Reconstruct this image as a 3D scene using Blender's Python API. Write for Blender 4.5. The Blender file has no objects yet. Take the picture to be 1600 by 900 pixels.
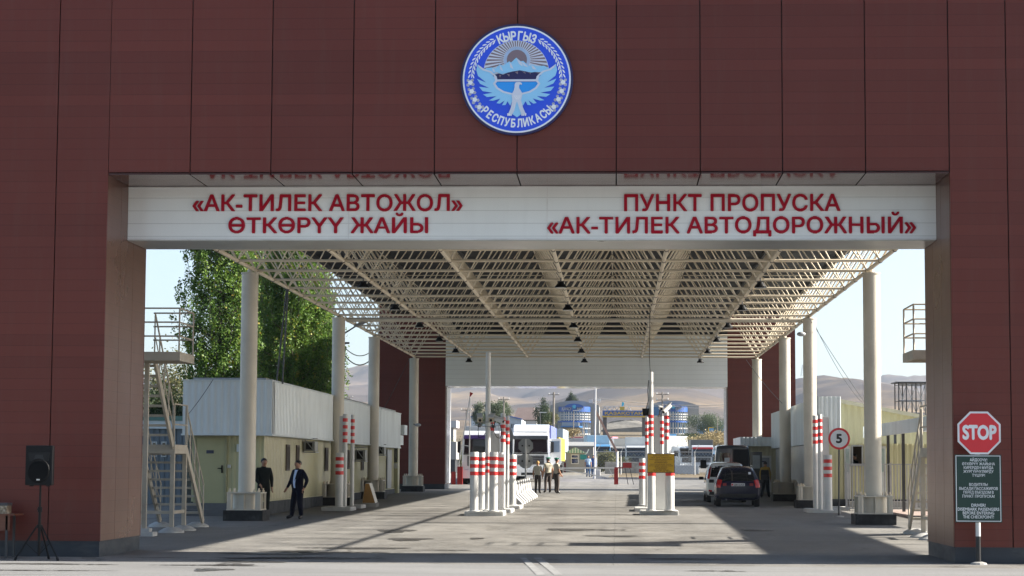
import bpy, bmesh, math, random
import numpy as np
from mathutils import Vector, Matrix, noise
from mathutils.bvhtree import BVHTree
from math import radians as R_, sin, cos, pi
random.seed(7)
SC = bpy.context.scene
COL = SC.collection

# ------------------------------------------------------------------ camera (solved from the photograph)
F, YAW, PIT, ROL, EYE = 3225.8, .0511, .086, .0051, 1.937
_cy, _sy, _cp, _sp = cos(YAW), sin(YAW), cos(PIT), sin(PIT)
FW = Vector((-_sy*_cp, _cy*_cp, _sp)); _R0 = Vector((_cy, _sy, 0)); _U0 = _R0.cross(FW)
RV = cos(ROL)*_R0 + sin(ROL)*_U0; UV = -sin(ROL)*_R0 + cos(ROL)*_U0
cam = bpy.data.cameras.new('camera'); camo = bpy.data.objects.new('camera', cam); COL.objects.link(camo)
m = Matrix.Identity(4)
for i, v in enumerate((RV, UV, -FW)):
    for j in range(3): m[j][i] = v[j]
m[2][3] = EYE
camo.matrix_world = m
cam.sensor_width = 36; cam.lens = F/1600*36; cam.clip_start = .5; cam.clip_end = 20000
SC.camera = camo

# ------------------------------------------------------------------ sky, sun, exposure
SUNV = Vector((1.76, .15, 1.0)).normalized()          # direction TO the sun
EL = math.asin(SUNV.z); AZ = math.atan2(SUNV.x, SUNV.y)  # clockwise from +Y
w = bpy.data.worlds.new('World'); SC.world = w; w.use_nodes = True
nt = w.node_tree; nt.nodes.clear()
sky = nt.nodes.new('ShaderNodeTexSky'); sky.sky_type = 'NISHITA'; sky.sun_disc = False
sky.sun_elevation = EL; sky.sun_rotation = AZ; sky.altitude = 700; sky.dust_density = 2.2; sky.air_density = 1.0; sky.ozone_density = 1.2
bg = nt.nodes.new('ShaderNodeBackground'); bg.inputs[1].default_value = .063
wo = nt.nodes.new('ShaderNodeOutputWorld')
nt.links.new(sky.outputs[0], bg.inputs[0]); nt.links.new(bg.outputs[0], wo.inputs[0])
sl = bpy.data.lights.new('sun', 'SUN'); sl.energy = 5.0; sl.angle = R_(.5); sl.color = (1, .93, .82)
so = bpy.data.objects.new('sun', sl); COL.objects.link(so)
so.rotation_euler = SUNV.to_track_quat('Z', 'Y').to_euler(); so.location = (60, 10, 40)
SC.view_settings.view_transform = 'Standard'; SC.view_settings.look = 'None'
SC.view_settings.exposure = 1.78; SC.view_settings.gamma = 1; SC.view_settings.use_curve_mapping = False
SC.cycles.max_bounces = 6; SC.cycles.diffuse_bounces = 3; SC.cycles.glossy_bounces = 3
SC.cycles.transparent_max_bounces = 6; SC.cycles.use_denoising = True

# ------------------------------------------------------------------ geometry of the place
KY = [-50, 0, 116, 153, 183, 260, 350, 450, 700, 1500, 7000]; KZ = [-.265, 0, .615, 1.04, 1.40, 1.48, 2.6, 8.6, 14, 25, 40]
def gz(Y): return float(np.interp(Y, KY, KZ))
def ray(px, py): return FW*F + RV*(px-800) - UV*(py-450)
def P(px, py, Y):
    d = ray(px, py); t = Y/d.y
    return Vector((d.x*t, Y, EYE+d.z*t))
def G(px, py, h=0.0):
    d = ray(px, py); lo, hi = 5., 3000.
    for _ in range(50):
        mid = (lo+hi)/2
        if EYE+d.z*mid/d.y > gz(mid)+h: lo = mid
        else: hi = mid
    return P(px, py, lo)

# ------------------------------------------------------------------ materials
def nodes(name):
    m = bpy.data.materials.new(name); m.use_nodes = True
    nt = m.node_tree; b = nt.nodes['Principled BSDF']
    return m, nt, b
def N(nt, t, **kw):
    n = nt.nodes.new(t)
    for k, v in kw.items():
        if k.startswith('i_'): n.inputs[k[2:].replace('_', ' ')].default_value = v
        else: setattr(n, k, v)
    return n
def ramp(nt, fac, stops):
    r = nt.nodes.new('ShaderNodeValToRGB'); e = r.color_ramp.elements
    while len(e) < len(stops): e.new(.5)
    for el, (p, c) in zip(e, stops):
        el.position = p; el.color = (c[0], c[1], c[2], 1) if hasattr(c, '__len__') else (c, c, c, 1)
    nt.links.new(fac, r.inputs[0]); return r.outputs[0]
def noise_n(nt, scale, detail=4, rough=.55, vec=None, dist=0, coord='Object', sc3=None):
    tc = nt.nodes.new('ShaderNodeTexCoord'); mp = nt.nodes.new('ShaderNodeMapping')
    if sc3: mp.inputs['Scale'].default_value = sc3
    nt.links.new(tc.outputs[coord], mp.inputs[0])
    n = nt.nodes.new('ShaderNodeTexNoise'); n.inputs['Scale'].default_value = scale
    n.inputs['Detail'].default_value = detail; n.inputs['Roughness'].default_value = rough; n.inputs['Distortion'].default_value = dist
    nt.links.new(mp.outputs[0], n.inputs['Vector']); return n.outputs[0]
def mixc(nt, fac, a, b, mode='MIX'):
    x = nt.nodes.new('ShaderNodeMix'); x.data_type = 'RGBA'; x.blend_type = mode
    if hasattr(fac, 'node'): nt.links.new(fac, x.inputs[0])
    else: x.inputs[0].default_value = fac
    for v, s in ((a, x.inputs[6]), (b, x.inputs[7])):
        if hasattr(v, 'node'): nt.links.new(v, s)
        else: s.default_value = (v[0], v[1], v[2], 1)
    return x.outputs[2]
def bump(nt, b, h, strength=.2, dist=.02):
    n = nt.nodes.new('ShaderNodeBump'); n.inputs['Strength'].default_value = strength; n.inputs['Distance'].default_value = dist
    nt.links.new(h, n.inputs['Height']); nt.links.new(n.outputs[0], b.inputs['Normal'])
MATS = {}
def M(name, col, rough=.5, metal=0, var=.18, scale=2.0, bmp=.0, dirt=None, coat=0, spec=.5, sc3=None):
    if name in MATS: return MATS[name]
    m, nt, b = nodes(name)
    b.inputs['Roughness'].default_value = rough; b.inputs['Metallic'].default_value = metal
    b.inputs['Specular IOR Level'].default_value = spec; b.inputs['Coat Weight'].default_value = coat
    n = noise_n(nt, scale, 5, .6, sc3=sc3)
    c0 = [x*(1-var) for x in col]; c1 = [min(1, x*(1+var*.6)) for x in col]
    c = ramp(nt, n, [(.3, c0), (.7, c1)])
    if dirt:
        n2 = noise_n(nt, scale*.6, 6, .7, sc3=sc3)
        c = mixc(nt, ramp(nt, n2, [(.52, 0), (.75, dirt[1])]), c, dirt[0])
    nt.links.new(c, b.inputs['Base Color'])
    r = ramp(nt, n, [(.3, min(1, rough*1.15)), (.7, rough*.9)]); nt.links.new(r, b.inputs['Roughness'])
    if bmp: bump(nt, b, noise_n(nt, scale*12, 4), bmp, .01)
    MATS[name] = m; return m

def cladding_mat(name, rough, axis, period, base, glossbump, cell=.09, seam=.55, metal=0, phase=0):
    m, nt, b = nodes(name)
    b.inputs['Specular IOR Level'].default_value = .28 if cell > .02 else .5
    tc = N(nt, 'ShaderNodeTexCoord'); sp = N(nt, 'ShaderNodeSeparateXYZ'); nt.links.new(tc.outputs['Object'], sp.inputs[0])
    d = N(nt, 'ShaderNodeMath', operation='DIVIDE'); nt.links.new(sp.outputs[axis], d.inputs[0]); d.inputs[1].default_value = period
    b.inputs['Metallic'].default_value = metal
    d0 = N(nt, 'ShaderNodeMath', operation='ADD'); nt.links.new(d.outputs[0], d0.inputs[0]); d0.inputs[1].default_value = phase; d = d0
    f = N(nt, 'ShaderNodeMath', operation='FRACT'); nt.links.new(d.outputs[0], f.inputs[0])
    g = ramp(nt, f.outputs[0], [(0, seam), (.05, 1), (.96, 1), (1, seam)])
    # each board reflects and weathers a little differently
    fl = N(nt, 'ShaderNodeMath', operation='FLOOR'); nt.links.new(d.outputs[0], fl.inputs[0])
    dx = N(nt, 'ShaderNodeMath', operation='DIVIDE'); nt.links.new(sp.outputs[0], dx.inputs[0]); dx.inputs[1].default_value = 400
    fx = N(nt, 'ShaderNodeMath', operation='FLOOR'); nt.links.new(dx.outputs[0], fx.inputs[0])
    cb = N(nt, 'ShaderNodeCombineXYZ'); nt.links.new(fl.outputs[0], cb.inputs[0]); nt.links.new(fx.outputs[0], cb.inputs[1])
    wn = N(nt, 'ShaderNodeTexWhiteNoise'); nt.links.new(cb.outputs[0], wn.inputs[0])
    c = ramp(nt, wn.outputs[0], [(0, [x*(1-cell) for x in base]), (1, [min(1,x*(1+cell)) for x in base])])
    n = noise_n(nt, .35, 4); c = mixc(nt, ramp(nt, n, [(.35, 0), (.7, .35)]), c, [x*.8 for x in base])
    dz = noise_n(nt, 1.5, 6, .7, sc3=(3, 3, .25)); c = mixc(nt, ramp(nt, dz, [(.5, 0), (.8, .12 if cell > .02 else .05)]), c, (.16, .12, .10))
    gi = N(nt, 'ShaderNodeNewGeometry'); c = mixc(nt, 1.0, c, ramp(nt, gi.outputs['Random Per Island'], [(0, .87), (1, 1.0)]) if cell > .02 else (1, 1, 1), 'MULTIPLY')
    c = mixc(nt, g, [x*.25 for x in base], c)
    nt.links.new(c, b.inputs['Base Color'])
    nt.links.new(ramp(nt, n, [(.3, rough*.85), (.7, rough*1.2)]), b.inputs['Roughness'])
    s = N(nt, 'ShaderNodeMath', operation='MULTIPLY'); s.inputs[1].default_value = 1.0; nt.links.new(g, s.inputs[0])
    wv = noise_n(nt, 1.1, 2, sc3=(1, 1, 3))
    ad = N(nt, 'ShaderNodeMath', operation='MULTIPLY_ADD'); nt.links.new(wv, ad.inputs[0]); ad.inputs[1].default_value = glossbump; nt.links.new(s.outputs[0], ad.inputs[2])
    bump(nt, b, ad.outputs[0], .35, .006)
    return m
BR = (.138, .031, .022)
CLAD = cladding_mat('brown_cladding', .38, 2, .208, BR, 2.5)
CLADS = cladding_mat('brown_cladding_soffit', .1, 1, .208, (.10, .036, .03), .5)
BEAMW = cladding_mat('white_beam_panels', .14, 2, .253, (.84, .86, .86), .5, .012, .62, 0, .45)
DARKGAP = M('joint_black', (.012, .010, .010), .8)
PLINTH = M('plinth_graphite', (.020, .026, .036), .5, .0, .2, 1.5, dirt=((.12, .11, .10), .5), sc3=(1, 1, 3))
CREAM = M('cream_paint', (.60, .55, .46), .42, 0, .1, 1.2, dirt=((.34, .30, .25), .35))
CREAM2 = M('cream_steel_tube', (.74, .64, .49), .45, 0, .14, .6, dirt=((.30, .25, .2), .4))
WHITEP = M('white_paint', (.60, .60, .58), .42, 0, .10, 2.5, dirt=((.34, .33, .30), .5))
WHITEC = M('white_concrete', (.50, .50, .485), .8, 0, .12, 4, bmp=.4, dirt=((.32, .31, .29), .7))
REDR = M('red_reflective', (.62, .03, .03), .3, 0, .1, 5)
BLACKP = M('black_plastic', (.005, .005, .006), .5, 0, .2, 6, spec=.22)
BLACKC = M('black_painted_concrete', (.014, .014, .015), .7, 0, .5, 6, bmp=.4, dirt=((.10, .10, .10), .5))
STEEL = M('grey_steel', (.30, .31, .32), .4, .6, .15, 3)
DSTEEL = M('dark_steel', (.06, .062, .066), .5, .4, .2, 3)
GLASSD = M('dark_glass', (.012, .016, .022), .05, 0, .1, 1, spec=.9)
GREYP = M('grey_paint', (.36, .37, .38), .5, 0, .1, 2)
CONC = M('concrete', (.33, .32, .30), .85, 0, .18, 3, bmp=.4, dirt=((.16, .15, .14), .6))
LEATHER = M('dark_shoe', (.012, .011, .011), .35)
SIDING = M('blue_white_siding', (.62, .67, .69), .35, .15, .1, 1.2, dirt=((.28, .30, .31), .35), sc3=(1, 1, .3))
YELLOW = M('pale_yellow_siding', (.50, .475, .27), .3, 0, .1, 1.1, dirt=((.36, .33, .2), .4), sc3=(1, 1, .25))
YELLOW2 = M('yellow_siding', (.56, .52, .31), .38, 0, .1, 1.1, dirt=((.42, .38, .2), .4), sc3=(1, 1, .25))
DECK = M('deck_zinc', (.035,.036,.038), .8, 0, .25, .7)
SKIN = M('skin', (.36, .19, .12), .5, 0, .1, 8)
RUST = M('bronze_frame', (.12, .08, .055), .5, .2)
BASEG = M('dark_foundation', (.055, .06, .065), .8, 0, .3, 3, bmp=.3)

# ------------------------------------------------------------------ mesh builder
class MB:
    def __init__(s): s.v = []; s.f = []; s.mi = []; s.cur = 0
    def add(s, vs, fs):
        o = len(s.v); s.v += [tuple(v) for v in vs]; s.f += [tuple(i+o for i in f) for f in fs]; s.mi += [s.cur]*len(fs); return s
    def box(s, x0, x1, y0, y1, z0, z1):
        return s.add([(x0,y0,z0),(x1,y0,z0),(x1,y1,z0),(x0,y1,z0),(x0,y0,z1),(x1,y0,z1),(x1,y1,z1),(x0,y1,z1)],
                     [(0,3,2,1),(4,5,6,7),(0,1,5,4),(1,2,6,5),(2,3,7,6),(3,0,4,7)])
    def cbox(s, c, d, rz=0, rx=0, ry=0):
        m = Matrix.Rotation(rz,3,'Z') @ Matrix.Rotation(ry,3,'Y') @ Matrix.Rotation(rx,3,'X'); c = Vector(c)
        vs = [c + m @ Vector((sx*d[0]/2, sy*d[1]/2, sz*d[2]/2)) for sz in (-1,1) for sx,sy in ((-1,-1),(1,-1),(1,1),(-1,1))]
        return s.add(vs, [(0,3,2,1),(4,5,6,7),(0,1,5,4),(1,2,6,5),(2,3,7,6),(3,0,4,7)])
    def bar(s, a, b, wx, wy):     # rectangular bar between two points
        a, b = Vector(a), Vector(b); d = (b-a).normalized()
        x = d.cross(Vector((0,0,1))) if abs(d.z) < .99 else Vector((1,0,0)); x.normalize(); y = d.cross(x)
        vs = [p + x*sx*wx/2 + y*sy*wy/2 for p in (a,b) for sx,sy in ((-1,-1),(1,-1),(1,1),(-1,1))]
        return s.add(vs, [(0,3,2,1),(4,5,6,7),(0,1,5,4),(1,2,6,5),(2,3,7,6),(3,0,4,7)])
    def tube(s, a, b, r, r2=None, n=8, cap=True):
        a, b = Vector(a), Vector(b); r2 = r if r2 is None else r2; d = (b-a).normalized()
        x = d.orthogonal().normalized(); y = d.cross(x)
        vs = [p + (x*cos(t*2*pi/n) + y*sin(t*2*pi/n))*q for p,q in ((a,r),(b,r2)) for t in range(n)]
        fs = [(i,(i+1)%n,n+(i+1)%n,n+i) for i in range(n)]
        if cap: fs += [tuple(range(n-1,-1,-1)), tuple(range(n,2*n))]
        return s.add(vs, fs)
    def path(s, pts, r, n=6):
        for a, b in zip(pts, pts[1:]): s.tube(a, b, r, n=n)
        return s
    def lathe(s, prof, c=(0,0,0), n=24):   # prof [(r,z)]
        c = Vector(c); k = len(prof)
        vs = [c + Vector((r*cos(t*2*pi/n), r*sin(t*2*pi/n), z)) for r,z in prof for t in range(n)]
        fs = [(j*n+i, j*n+(i+1)%n, (j+1)*n+(i+1)%n, (j+1)*n+i) for j in range(k-1) for i in range(n)]
        fs += [tuple(range(n-1,-1,-1)), tuple(range((k-1)*n, k*n))]
        return s.add(vs, fs)
    def prism(s, poly, f0, f1):   # poly of 2D pts; f0/f1 map (u,v) to 3D for the two caps
        n = len(poly); ar = sum(poly[i][0]*poly[(i+1)%n][1]-poly[(i+1)%n][0]*poly[i][1] for i in range(n))
        if ar < 0: poly = poly[::-1]
        vs = [f0(*p) for p in poly] + [f1(*p) for p in poly]
        return s.add(vs, [tuple(range(n)), tuple(range(2*n-1, n-1, -1))] + [(i, n+i, n+(i+1)%n, (i+1)%n) for i in range(n)])
    def ball(s, c, r, n=10, k=7):
        c = Vector(c); rr = r if hasattr(r,'__len__') else (r,r,r)
        vs = [c+Vector((0,0,-rr[2]))]
        for j in range(1,k):
            a = -pi/2+pi*j/k
            vs += [c+Vector((rr[0]*cos(a)*cos(t*2*pi/n), rr[1]*cos(a)*sin(t*2*pi/n), rr[2]*sin(a))) for t in range(n)]
        vs.append(c+Vector((0,0,rr[2])))
        fs = [(0,1+(i+1)%n,1+i) for i in range(n)]
        for j in range(k-2): fs += [(1+j*n+i,1+j*n+(i+1)%n,1+(j+1)*n+(i+1)%n,1+(j+1)*n+i) for i in range(n)]
        fs += [(1+(k-2)*n+i,1+(k-2)*n+(i+1)%n,len(vs)-1) for i in range(n)]
        return s.add(vs, fs)
    def ribbed(s, x0, x1, z0, z1, at, pitch=.2, depth=.03, axis='x'):
        """trapezoid-profile sheet: runs along x (axis x, at = y, ribs towards -y) or along y (axis y, at = x, ribs towards sign(depth))"""
        pr = []; u = x0
        while u < x1-1e-6:
            for du, d in ((0,0),(.35,0),(.45,1),(.85,1),(1.0,0)):
                uu = min(u+du*pitch, x1)
                if not pr or uu > pr[-1][0]+1e-5: pr.append((uu, d*depth))
            u += pitch
        vs = []
        for u, d in pr:
            for z in (z0, z1): vs.append((u, at-d, z) if axis == 'x' else (at+d, u, z))
        fs = [(2*i,2*i+2,2*i+3,2*i+1) for i in range(len(pr)-1)]
        if axis == 'y': pass
        return s.add(vs, fs)
    def mesh(s, name, mats, smooth=False, origin=None, bevel=0):
        me = bpy.data.meshes.new(name)
        vs = s.v if origin is None else [(a-origin[0], b-origin[1], c-origin[2]) for a,b,c in s.v]
        me.from_pydata(vs, [], s.f)
        if not hasattr(mats, '__len__'): mats = [mats]
        for m in mats: me.materials.append(m)
        me.polygons.foreach_set('material_index', s.mi)
        if bevel:
            bm = bmesh.new(); bm.from_mesh(me); bmesh.ops.remove_doubles(bm, verts=bm.verts, dist=1e-5)
            ed = [e for e in bm.edges if len(e.link_faces) == 2 and e.calc_face_angle(0) > .6]
            bmesh.ops.bevel(bm, geom=ed, offset=bevel, segments=2, affect='EDGES', profile=.7); bm.to_mesh(me); bm.free()
        me.update()
        if smooth:
            me.polygons.foreach_set('use_smooth', [True]*len(me.polygons))
            try: me.set_sharp_from_angle(angle=R_(38))
            except Exception: pass
        return me

LABELS = set()
def tag(o, label=None, cat=None, group=None, kind=None):
    if label: o['label'] = label
    if cat: o['category'] = cat
    if group: o['group'] = group
    if kind: o['kind'] = kind
    return o
def thing(name, label, cat, loc=(0,0,0), rz=0, group=None):
    o = bpy.data.objects.new(name, None); COL.objects.link(o); o.location = loc; o.rotation_euler = (0,0,rz)
    o.empty_display_size = .2
    return tag(o, label, cat, group)
def part(name, mb, mats, parent, world=False, smooth=False, bevel=0, label=None, loc=None):
    """child mesh; world=True when mb is in world coordinates (parent chain unrotated)"""
    org = None
    if world:
        org = Vector((0,0,0)); p = parent
        while p is not None: org += p.location; p = p.parent
    me = mb.mesh(name, mats, smooth, org, bevel)
    o = bpy.data.objects.new(name, me); COL.objects.link(o); o.parent = parent
    if loc is not None: o.location = loc
    if label: o['label'] = label
    return o
def single(name, mb, mats, label, cat, loc=(0,0,0), group=None, smooth=False, bevel=0, world=True):
    me = mb.mesh(name, mats, smooth, loc if world else None, bevel)
    o = bpy.data.objects.new(name, me); COL.objects.link(o); o.location = loc
    return tag(o, label, cat, group)
def struct(name, mb, mats, kind='structure', smooth=False):
    o = bpy.data.objects.new(name, mb.mesh(name, mats, smooth)); COL.objects.link(o); o['kind'] = kind; return o
def copy_tree(o, parent=None):
    c = o.copy(); COL.objects.link(c); c.parent = parent
    for ch in [x for x in o.children]: copy_tree(ch, c)
    return c
def dup(o, loc, rz=None, label=None, group=None):
    c = copy_tree(o); c.location = loc
    if rz is not None: c.rotation_euler = (0,0,rz)
    if label: c['label'] = label
    if group: c['group'] = group
    return c

TXT = {}
def glyph_curves(body):
    """closed outlines (lists of 2D points) of a line of text in the built-in font"""
    if body not in TXT:
        c = bpy.data.curves.new('t', 'FONT'); c.body = body
        o = bpy.data.objects.new('t', c); COL.objects.link(o); bpy.context.view_layer.update()
        dg = bpy.context.evaluated_depsgraph_get(); cu = o.evaluated_get(dg).to_curve(dg); out = []
        for sp in cu.splines:
            bp = sp.bezier_points; pts = []
            for i in range(len(bp)):
                a, b = bp[i], bp[(i+1) % len(bp)]
                for k in range(5):
                    t = k/5; m_ = 1-t
                    p = a.co*m_**3+a.handle_right*3*m_*m_*t+b.handle_left*3*m_*t*t+b.co*t**3; pts.append((p.x, p.y))
            out.append(np.array(pts))
        o.evaluated_get(dg).to_curve_clear(); bpy.data.objects.remove(o); bpy.data.curves.remove(c); TXT[body] = out
    return TXT[body]
def spans(cs, y):
    """filled intervals at height y (non-zero winding)"""
    ev = []
    for P_ in cs:
        Q = np.roll(P_, -1, 0); y0, y1 = P_[:,1], Q[:,1]
        for m_, d in (((y0 <= y) & (y1 > y), 1), ((y1 <= y) & (y0 > y), -1)):
            for i in np.nonzero(m_)[0]: ev.append((P_[i,0]+(y-y0[i])/(y1[i]-y0[i])*(Q[i,0]-P_[i,0]), d))
    ev.sort(); out = []; w_ = 0
    for x, d in ev:
        if w_ == 0: st = x
        w_ += d
        if w_ == 0: out.append((st, x))
    return out
def bold_spans(cs, y, e):
    iv = []
    for dx, dy in (((0, 0),) if e < 1e-4 else ((0,0),(0,1),(0,-1),(.7,.7),(.7,-.7))):
        for a, b in spans(cs, y-dy*e): iv.append((a-max(dx, .05 if dy else 1)*e, b+max(dx, .05 if dy else 1)*e))
    iv.sort(); out = []
    for a, b in iv:
        if out and a <= out[-1][1]: out[-1][1] = max(out[-1][1], b)
        else: out.append([a, b])
    return out
def glyph_cells(body, e, rows):
    cs = glyph_curves(body); ys = np.concatenate([c[:,1] for c in cs]); y0, y1 = ys.min()-e, ys.max()+e; out = []
    eps = (y1-y0)*1e-4; h = (y1-y0)/rows
    for r in range(rows):
        a, b = y0+r*h, y0+(r+1)*h; A, B, C = bold_spans(cs, a+eps, e), bold_spans(cs, b-eps, e), bold_spans(cs, (a+b)/2, e)
        if len(A) == len(B) and len(A) == len(C) and all(abs(p[0]-q[0]) < h*6 and abs(p[1]-q[1]) < h*6 for p, q in zip(A, B)):
            for p, q in zip(A, B): out.append((a, b, p[0], p[1], q[0], q[1]))
        else:
            for p in C: out.append((a, b, p[0], p[1], p[0], p[1]))
    return out
CAPH = .73
def cells_to(mb, cells, f):
    """f(u, v, d): d=0 back, 1 front"""
    for a, b, p0, p1, q0, q1 in cells:
        mb.add([f(p0,a,0), f(p1,a,0), f(q1,b,0), f(q0,b,0), f(p0,a,1), f(p1,a,1), f(q1,b,1), f(q0,b,1)],
               [(0,3,2,1),(4,5,6,7),(0,1,5,4),(1,2,6,5),(2,3,7,6),(3,0,4,7)])
def text_to(mb, body, x0, x1, zb, cap, f, depth=.02, offset=.022):
    """text baseline at zb, x from x0 to x1, capital height cap; f(u, v, d) -> 3D (d: towards the reader)"""
    rows = 40 if cap > .2 else 16; hcap = .68 if body.isascii() else CAPH
    cells = glyph_cells(body, offset, rows); xa = min(min(c[2], c[4]) for c in cells); xb = max(max(c[3], c[5]) for c in cells)
    sx = (x1-x0)/(xb-xa); sy = cap/(hcap+offset*2)
    cells_to(mb, cells, lambda u, v, d: f(x0+(u-xa)*sx, zb+(v+offset)*sy, d*depth))
def facing_cam(Y): return lambda u, v, d: (u, Y-d, v)

# =================================================================== SETTING: ground
def ground_mat():
    m, nt, b = nodes('worn_concrete_road')
    b.inputs['Roughness'].default_value = .82; b.inputs['Specular IOR Level'].default_value = .35
    big = noise_n(nt, .16, 5, .6, sc3=(1, .45, 1)); mid = noise_n(nt, 1.1, 6, .65, sc3=(1, .6, 1)); fine = noise_n(nt, 26, 5, .7)
    c = ramp(nt, big, [(.3, (.165, .158, .145)), (.5, (.225, .217, .20)), (.68, (.30, .287, .262))])
    c = mixc(nt, ramp(nt, mid, [(.38, .5), (.56, 0)]), c, (.115, .109, .10))
    c = mixc(nt, ramp(nt, noise_n(nt, .55, 5, .6, sc3=(.25, 2.2, 1)), [(.55, 0), (.72, .6)]), c, (.30, .288, .262))
    c = mixc(nt, ramp(nt, fine, [(.35, .6), (.6, 0)]), c, (.085, .08, .075))
    st = noise_n(nt, .33, 3, .5, sc3=(1.4, .35, 1)); c = mixc(nt, ramp(nt, st, [(.62, 0), (.70, .45)]), c, (.075, .07, .065))
    # tyre-darkened lanes run along the road
    tr = noise_n(nt, .7, 3, .4, sc3=(1.6, .035, 1)); c = mixc(nt, ramp(nt, tr, [(.5, 0), (.66, .35)]), c, (.105, .10, .095))
    # slab joints and cracks
    tc = N(nt, 'ShaderNodeTexCoord'); sp = N(nt, 'ShaderNodeSeparateXYZ'); 
    wob = N(nt, 'ShaderNodeTexNoise'); wob.inputs['Scale'].default_value = .8; nt.links.new(tc.outputs['Object'], wob.inputs['Vector'])
    vm = N(nt, 'ShaderNodeVectorMath', operation='MULTIPLY_ADD'); nt.links.new(wob.outputs[1], vm.inputs[0]); vm.inputs[1].default_value = (.12, .12, 0); nt.links.new(tc.outputs['Object'], vm.inputs[2])
    nt.links.new(vm.outputs[0], sp.inputs[0])
    def joint(ax, per, wid):
        a = N(nt, 'ShaderNodeMath', operation='PINGPONG'); nt.links.new(sp.outputs[ax], a.inputs[0]); a.inputs[1].default_value = per/2
        return ramp(nt, a.outputs[0], [(0, 1), (wid, 0)])
    j = mixc(nt, 1.0, joint(1, 6.0, .05), joint(0, 7.1, .012), 'LIGHTEN')
    jn = mixc(nt, 1.0, j, ramp(nt, mid, [(.35, 0), (.55, .75)]), 'MULTIPLY')
    c = mixc(nt, jn, c, (.035, .033, .03))
    vo = N(nt, 'ShaderNodeTexVoronoi', feature='DISTANCE_TO_EDGE'); vo.inputs['Scale'].default_value = .32
    vd = N(nt, 'ShaderNodeTexNoise'); vd.inputs['Scale'].default_value = 1.6; vd.inputs['Detail'].default_value = 6; nt.links.new(tc.outputs['Object'], vd.inputs['Vector'])
    vv = N(nt, 'ShaderNodeVectorMath', operation='MULTIPLY_ADD'); nt.links.new(vd.outputs[1], vv.inputs[0]); vv.inputs[1].default_value = (1.1, 1.1, 0); nt.links.new(tc.outputs['Object'], vv.inputs[2])
    nt.links.new(vv.outputs[0], vo.inputs['Vector'])
    cr = ramp(nt, vo.outputs['Distance'], [(0, .8), (.012, 0)])
    cr = mixc(nt, 1.0, cr, ramp(nt, noise_n(nt, .3, 2), [(.45, 0), (.58, 1)]), 'MULTIPLY')
    c = mixc(nt, cr, c, (.06, .056, .05))
    nt.links.new(c, b.inputs['Base Color'])
    nt.links.new(ramp(nt, mid, [(.35, .6), (.6, .88)]), b.inputs['Roughness'])
    hh = mixc(nt, .5, fine, mid); bump(nt, b, hh, .55, .03)
    return m
GM = ground_mat()
mb = MB(); ys = [-60, -20, 0, 20, 36, 60, 116, 153, 183, 220, 260, 320, 350, 380, 450, 560, 700, 1000, 1500, 3000, 7000]
xs = [-6000, -800, -120, -30, 30, 120, 800, 6000]
for y in ys:
    for x in xs: mb.v.append((x, y, gz(y)))
for j in range(len(ys)-1):
    for i in range(len(xs)-1):
        if ys[j+1] <= 380 and 2 <= i <= 4:
            mb.f.append((j*8+i, j*8+i+1, j*8+9+i, j*8+8+i)); mb.mi.append(0)
        else:
            mb.f.append((j*8+i, j*8+i+1, j*8+9+i, j*8+8+i)); mb.mi.append(1)
def dry_mat(name, a, b_, g, s1=.02, s2=.3):
    m, nt, b = nodes(name); b.inputs['Roughness'].default_value = .95; b.inputs['Specular IOR Level'].default_value = .1
    c = ramp(nt, noise_n(nt, s1, 8, .62), [(.36, a), (.52, b_), (.66, g)])
    c = mixc(nt, ramp(nt, noise_n(nt, s2, 6, .7), [(.4, .45), (.6, 0)]), c, [x*.6 for x in a])
    nt.links.new(c, b.inputs['Base Color']); return m
DRY = dry_mat('dry_ground', (.13, .11, .075), (.18, .145, .10), (.25, .20, .125), .03, .6)
struct('ground', mb, [GM, DRY])

# smoother asphalt strip in front of the gate, 4 mm above the slab road, with faded crossing bars
mb = MB(); y0, y1 = -20, 36.75
mb.add([(-40,y0,gz(y0)+.004),(40,y0,gz(y0)+.004),(40,y1,gz(y1)+.004),(-40,y1,gz(y1)+.004)], [(0,1,2,3)])
ASP, nt, b = nodes('grey_asphalt'); b.inputs['Roughness'].default_value = .8
c = ramp(nt, noise_n(nt, .3, 6, .6, sc3=(.5, 1.5, 1)), [(.35, (.185, .185, .182)), (.65, (.25, .25, .244))])
c = mixc(nt, ramp(nt, noise_n(nt, 60, 3, .8), [(.35, .6), (.6, 0)]), c, (.09, .09, .09))
c = mixc(nt, ramp(nt, noise_n(nt, 1.2, 5, .6, sc3=(.3, 2.5, 1)), [(.55, 0), (.7, .5)]), c, (.10, .098, .094))
nt.links.new(c, b.inputs['Base Color']); bump(nt, b, noise_n(nt, 60, 3, .8), .4, .01)
struct('asphalt_apron', mb, ASP)
FADED, nt, b = nodes('faded_marking'); b.inputs['Roughness'].default_value = .85
c = ramp(nt, noise_n(nt, 9, 6, .7), [(.42, (.20, .20, .195)), (.62, (.31, .31, .30))]); nt.links.new(c, b.inputs['Base Color'])
mb = MB()
def gquad(mb, pts, dz):
    q = [G(*p) for p in pts]; mb.add([(p.x, p.y, gz(p.y)+dz) for p in q], [(0,1,2,3)])
for a, b_, c_, d_ in (((812,872),(822,872),(853,899),(838,899)), ((833,872),(846,872),(880,899),(866,899))):
    gquad(mb, (d_, c_, b_, a), .009)
struct('road_marking', mb, FADED)
DAMP, nt, b = nodes('damp_stain'); b.inputs['Base Color'].default_value = (.06, .056, .052, 1)
nt.links.new(ramp(nt, noise_n(nt, 1.5, 5), [(.4, .35), (.6, .8)]), b.inputs['Roughness'])
nt.links.new(ramp(nt, noise_n(nt, 7, 6, .7, sc3=(1, .4, 1)), [(.36, .1), (.50, .95)]), b.inputs['Alpha'])
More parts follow.
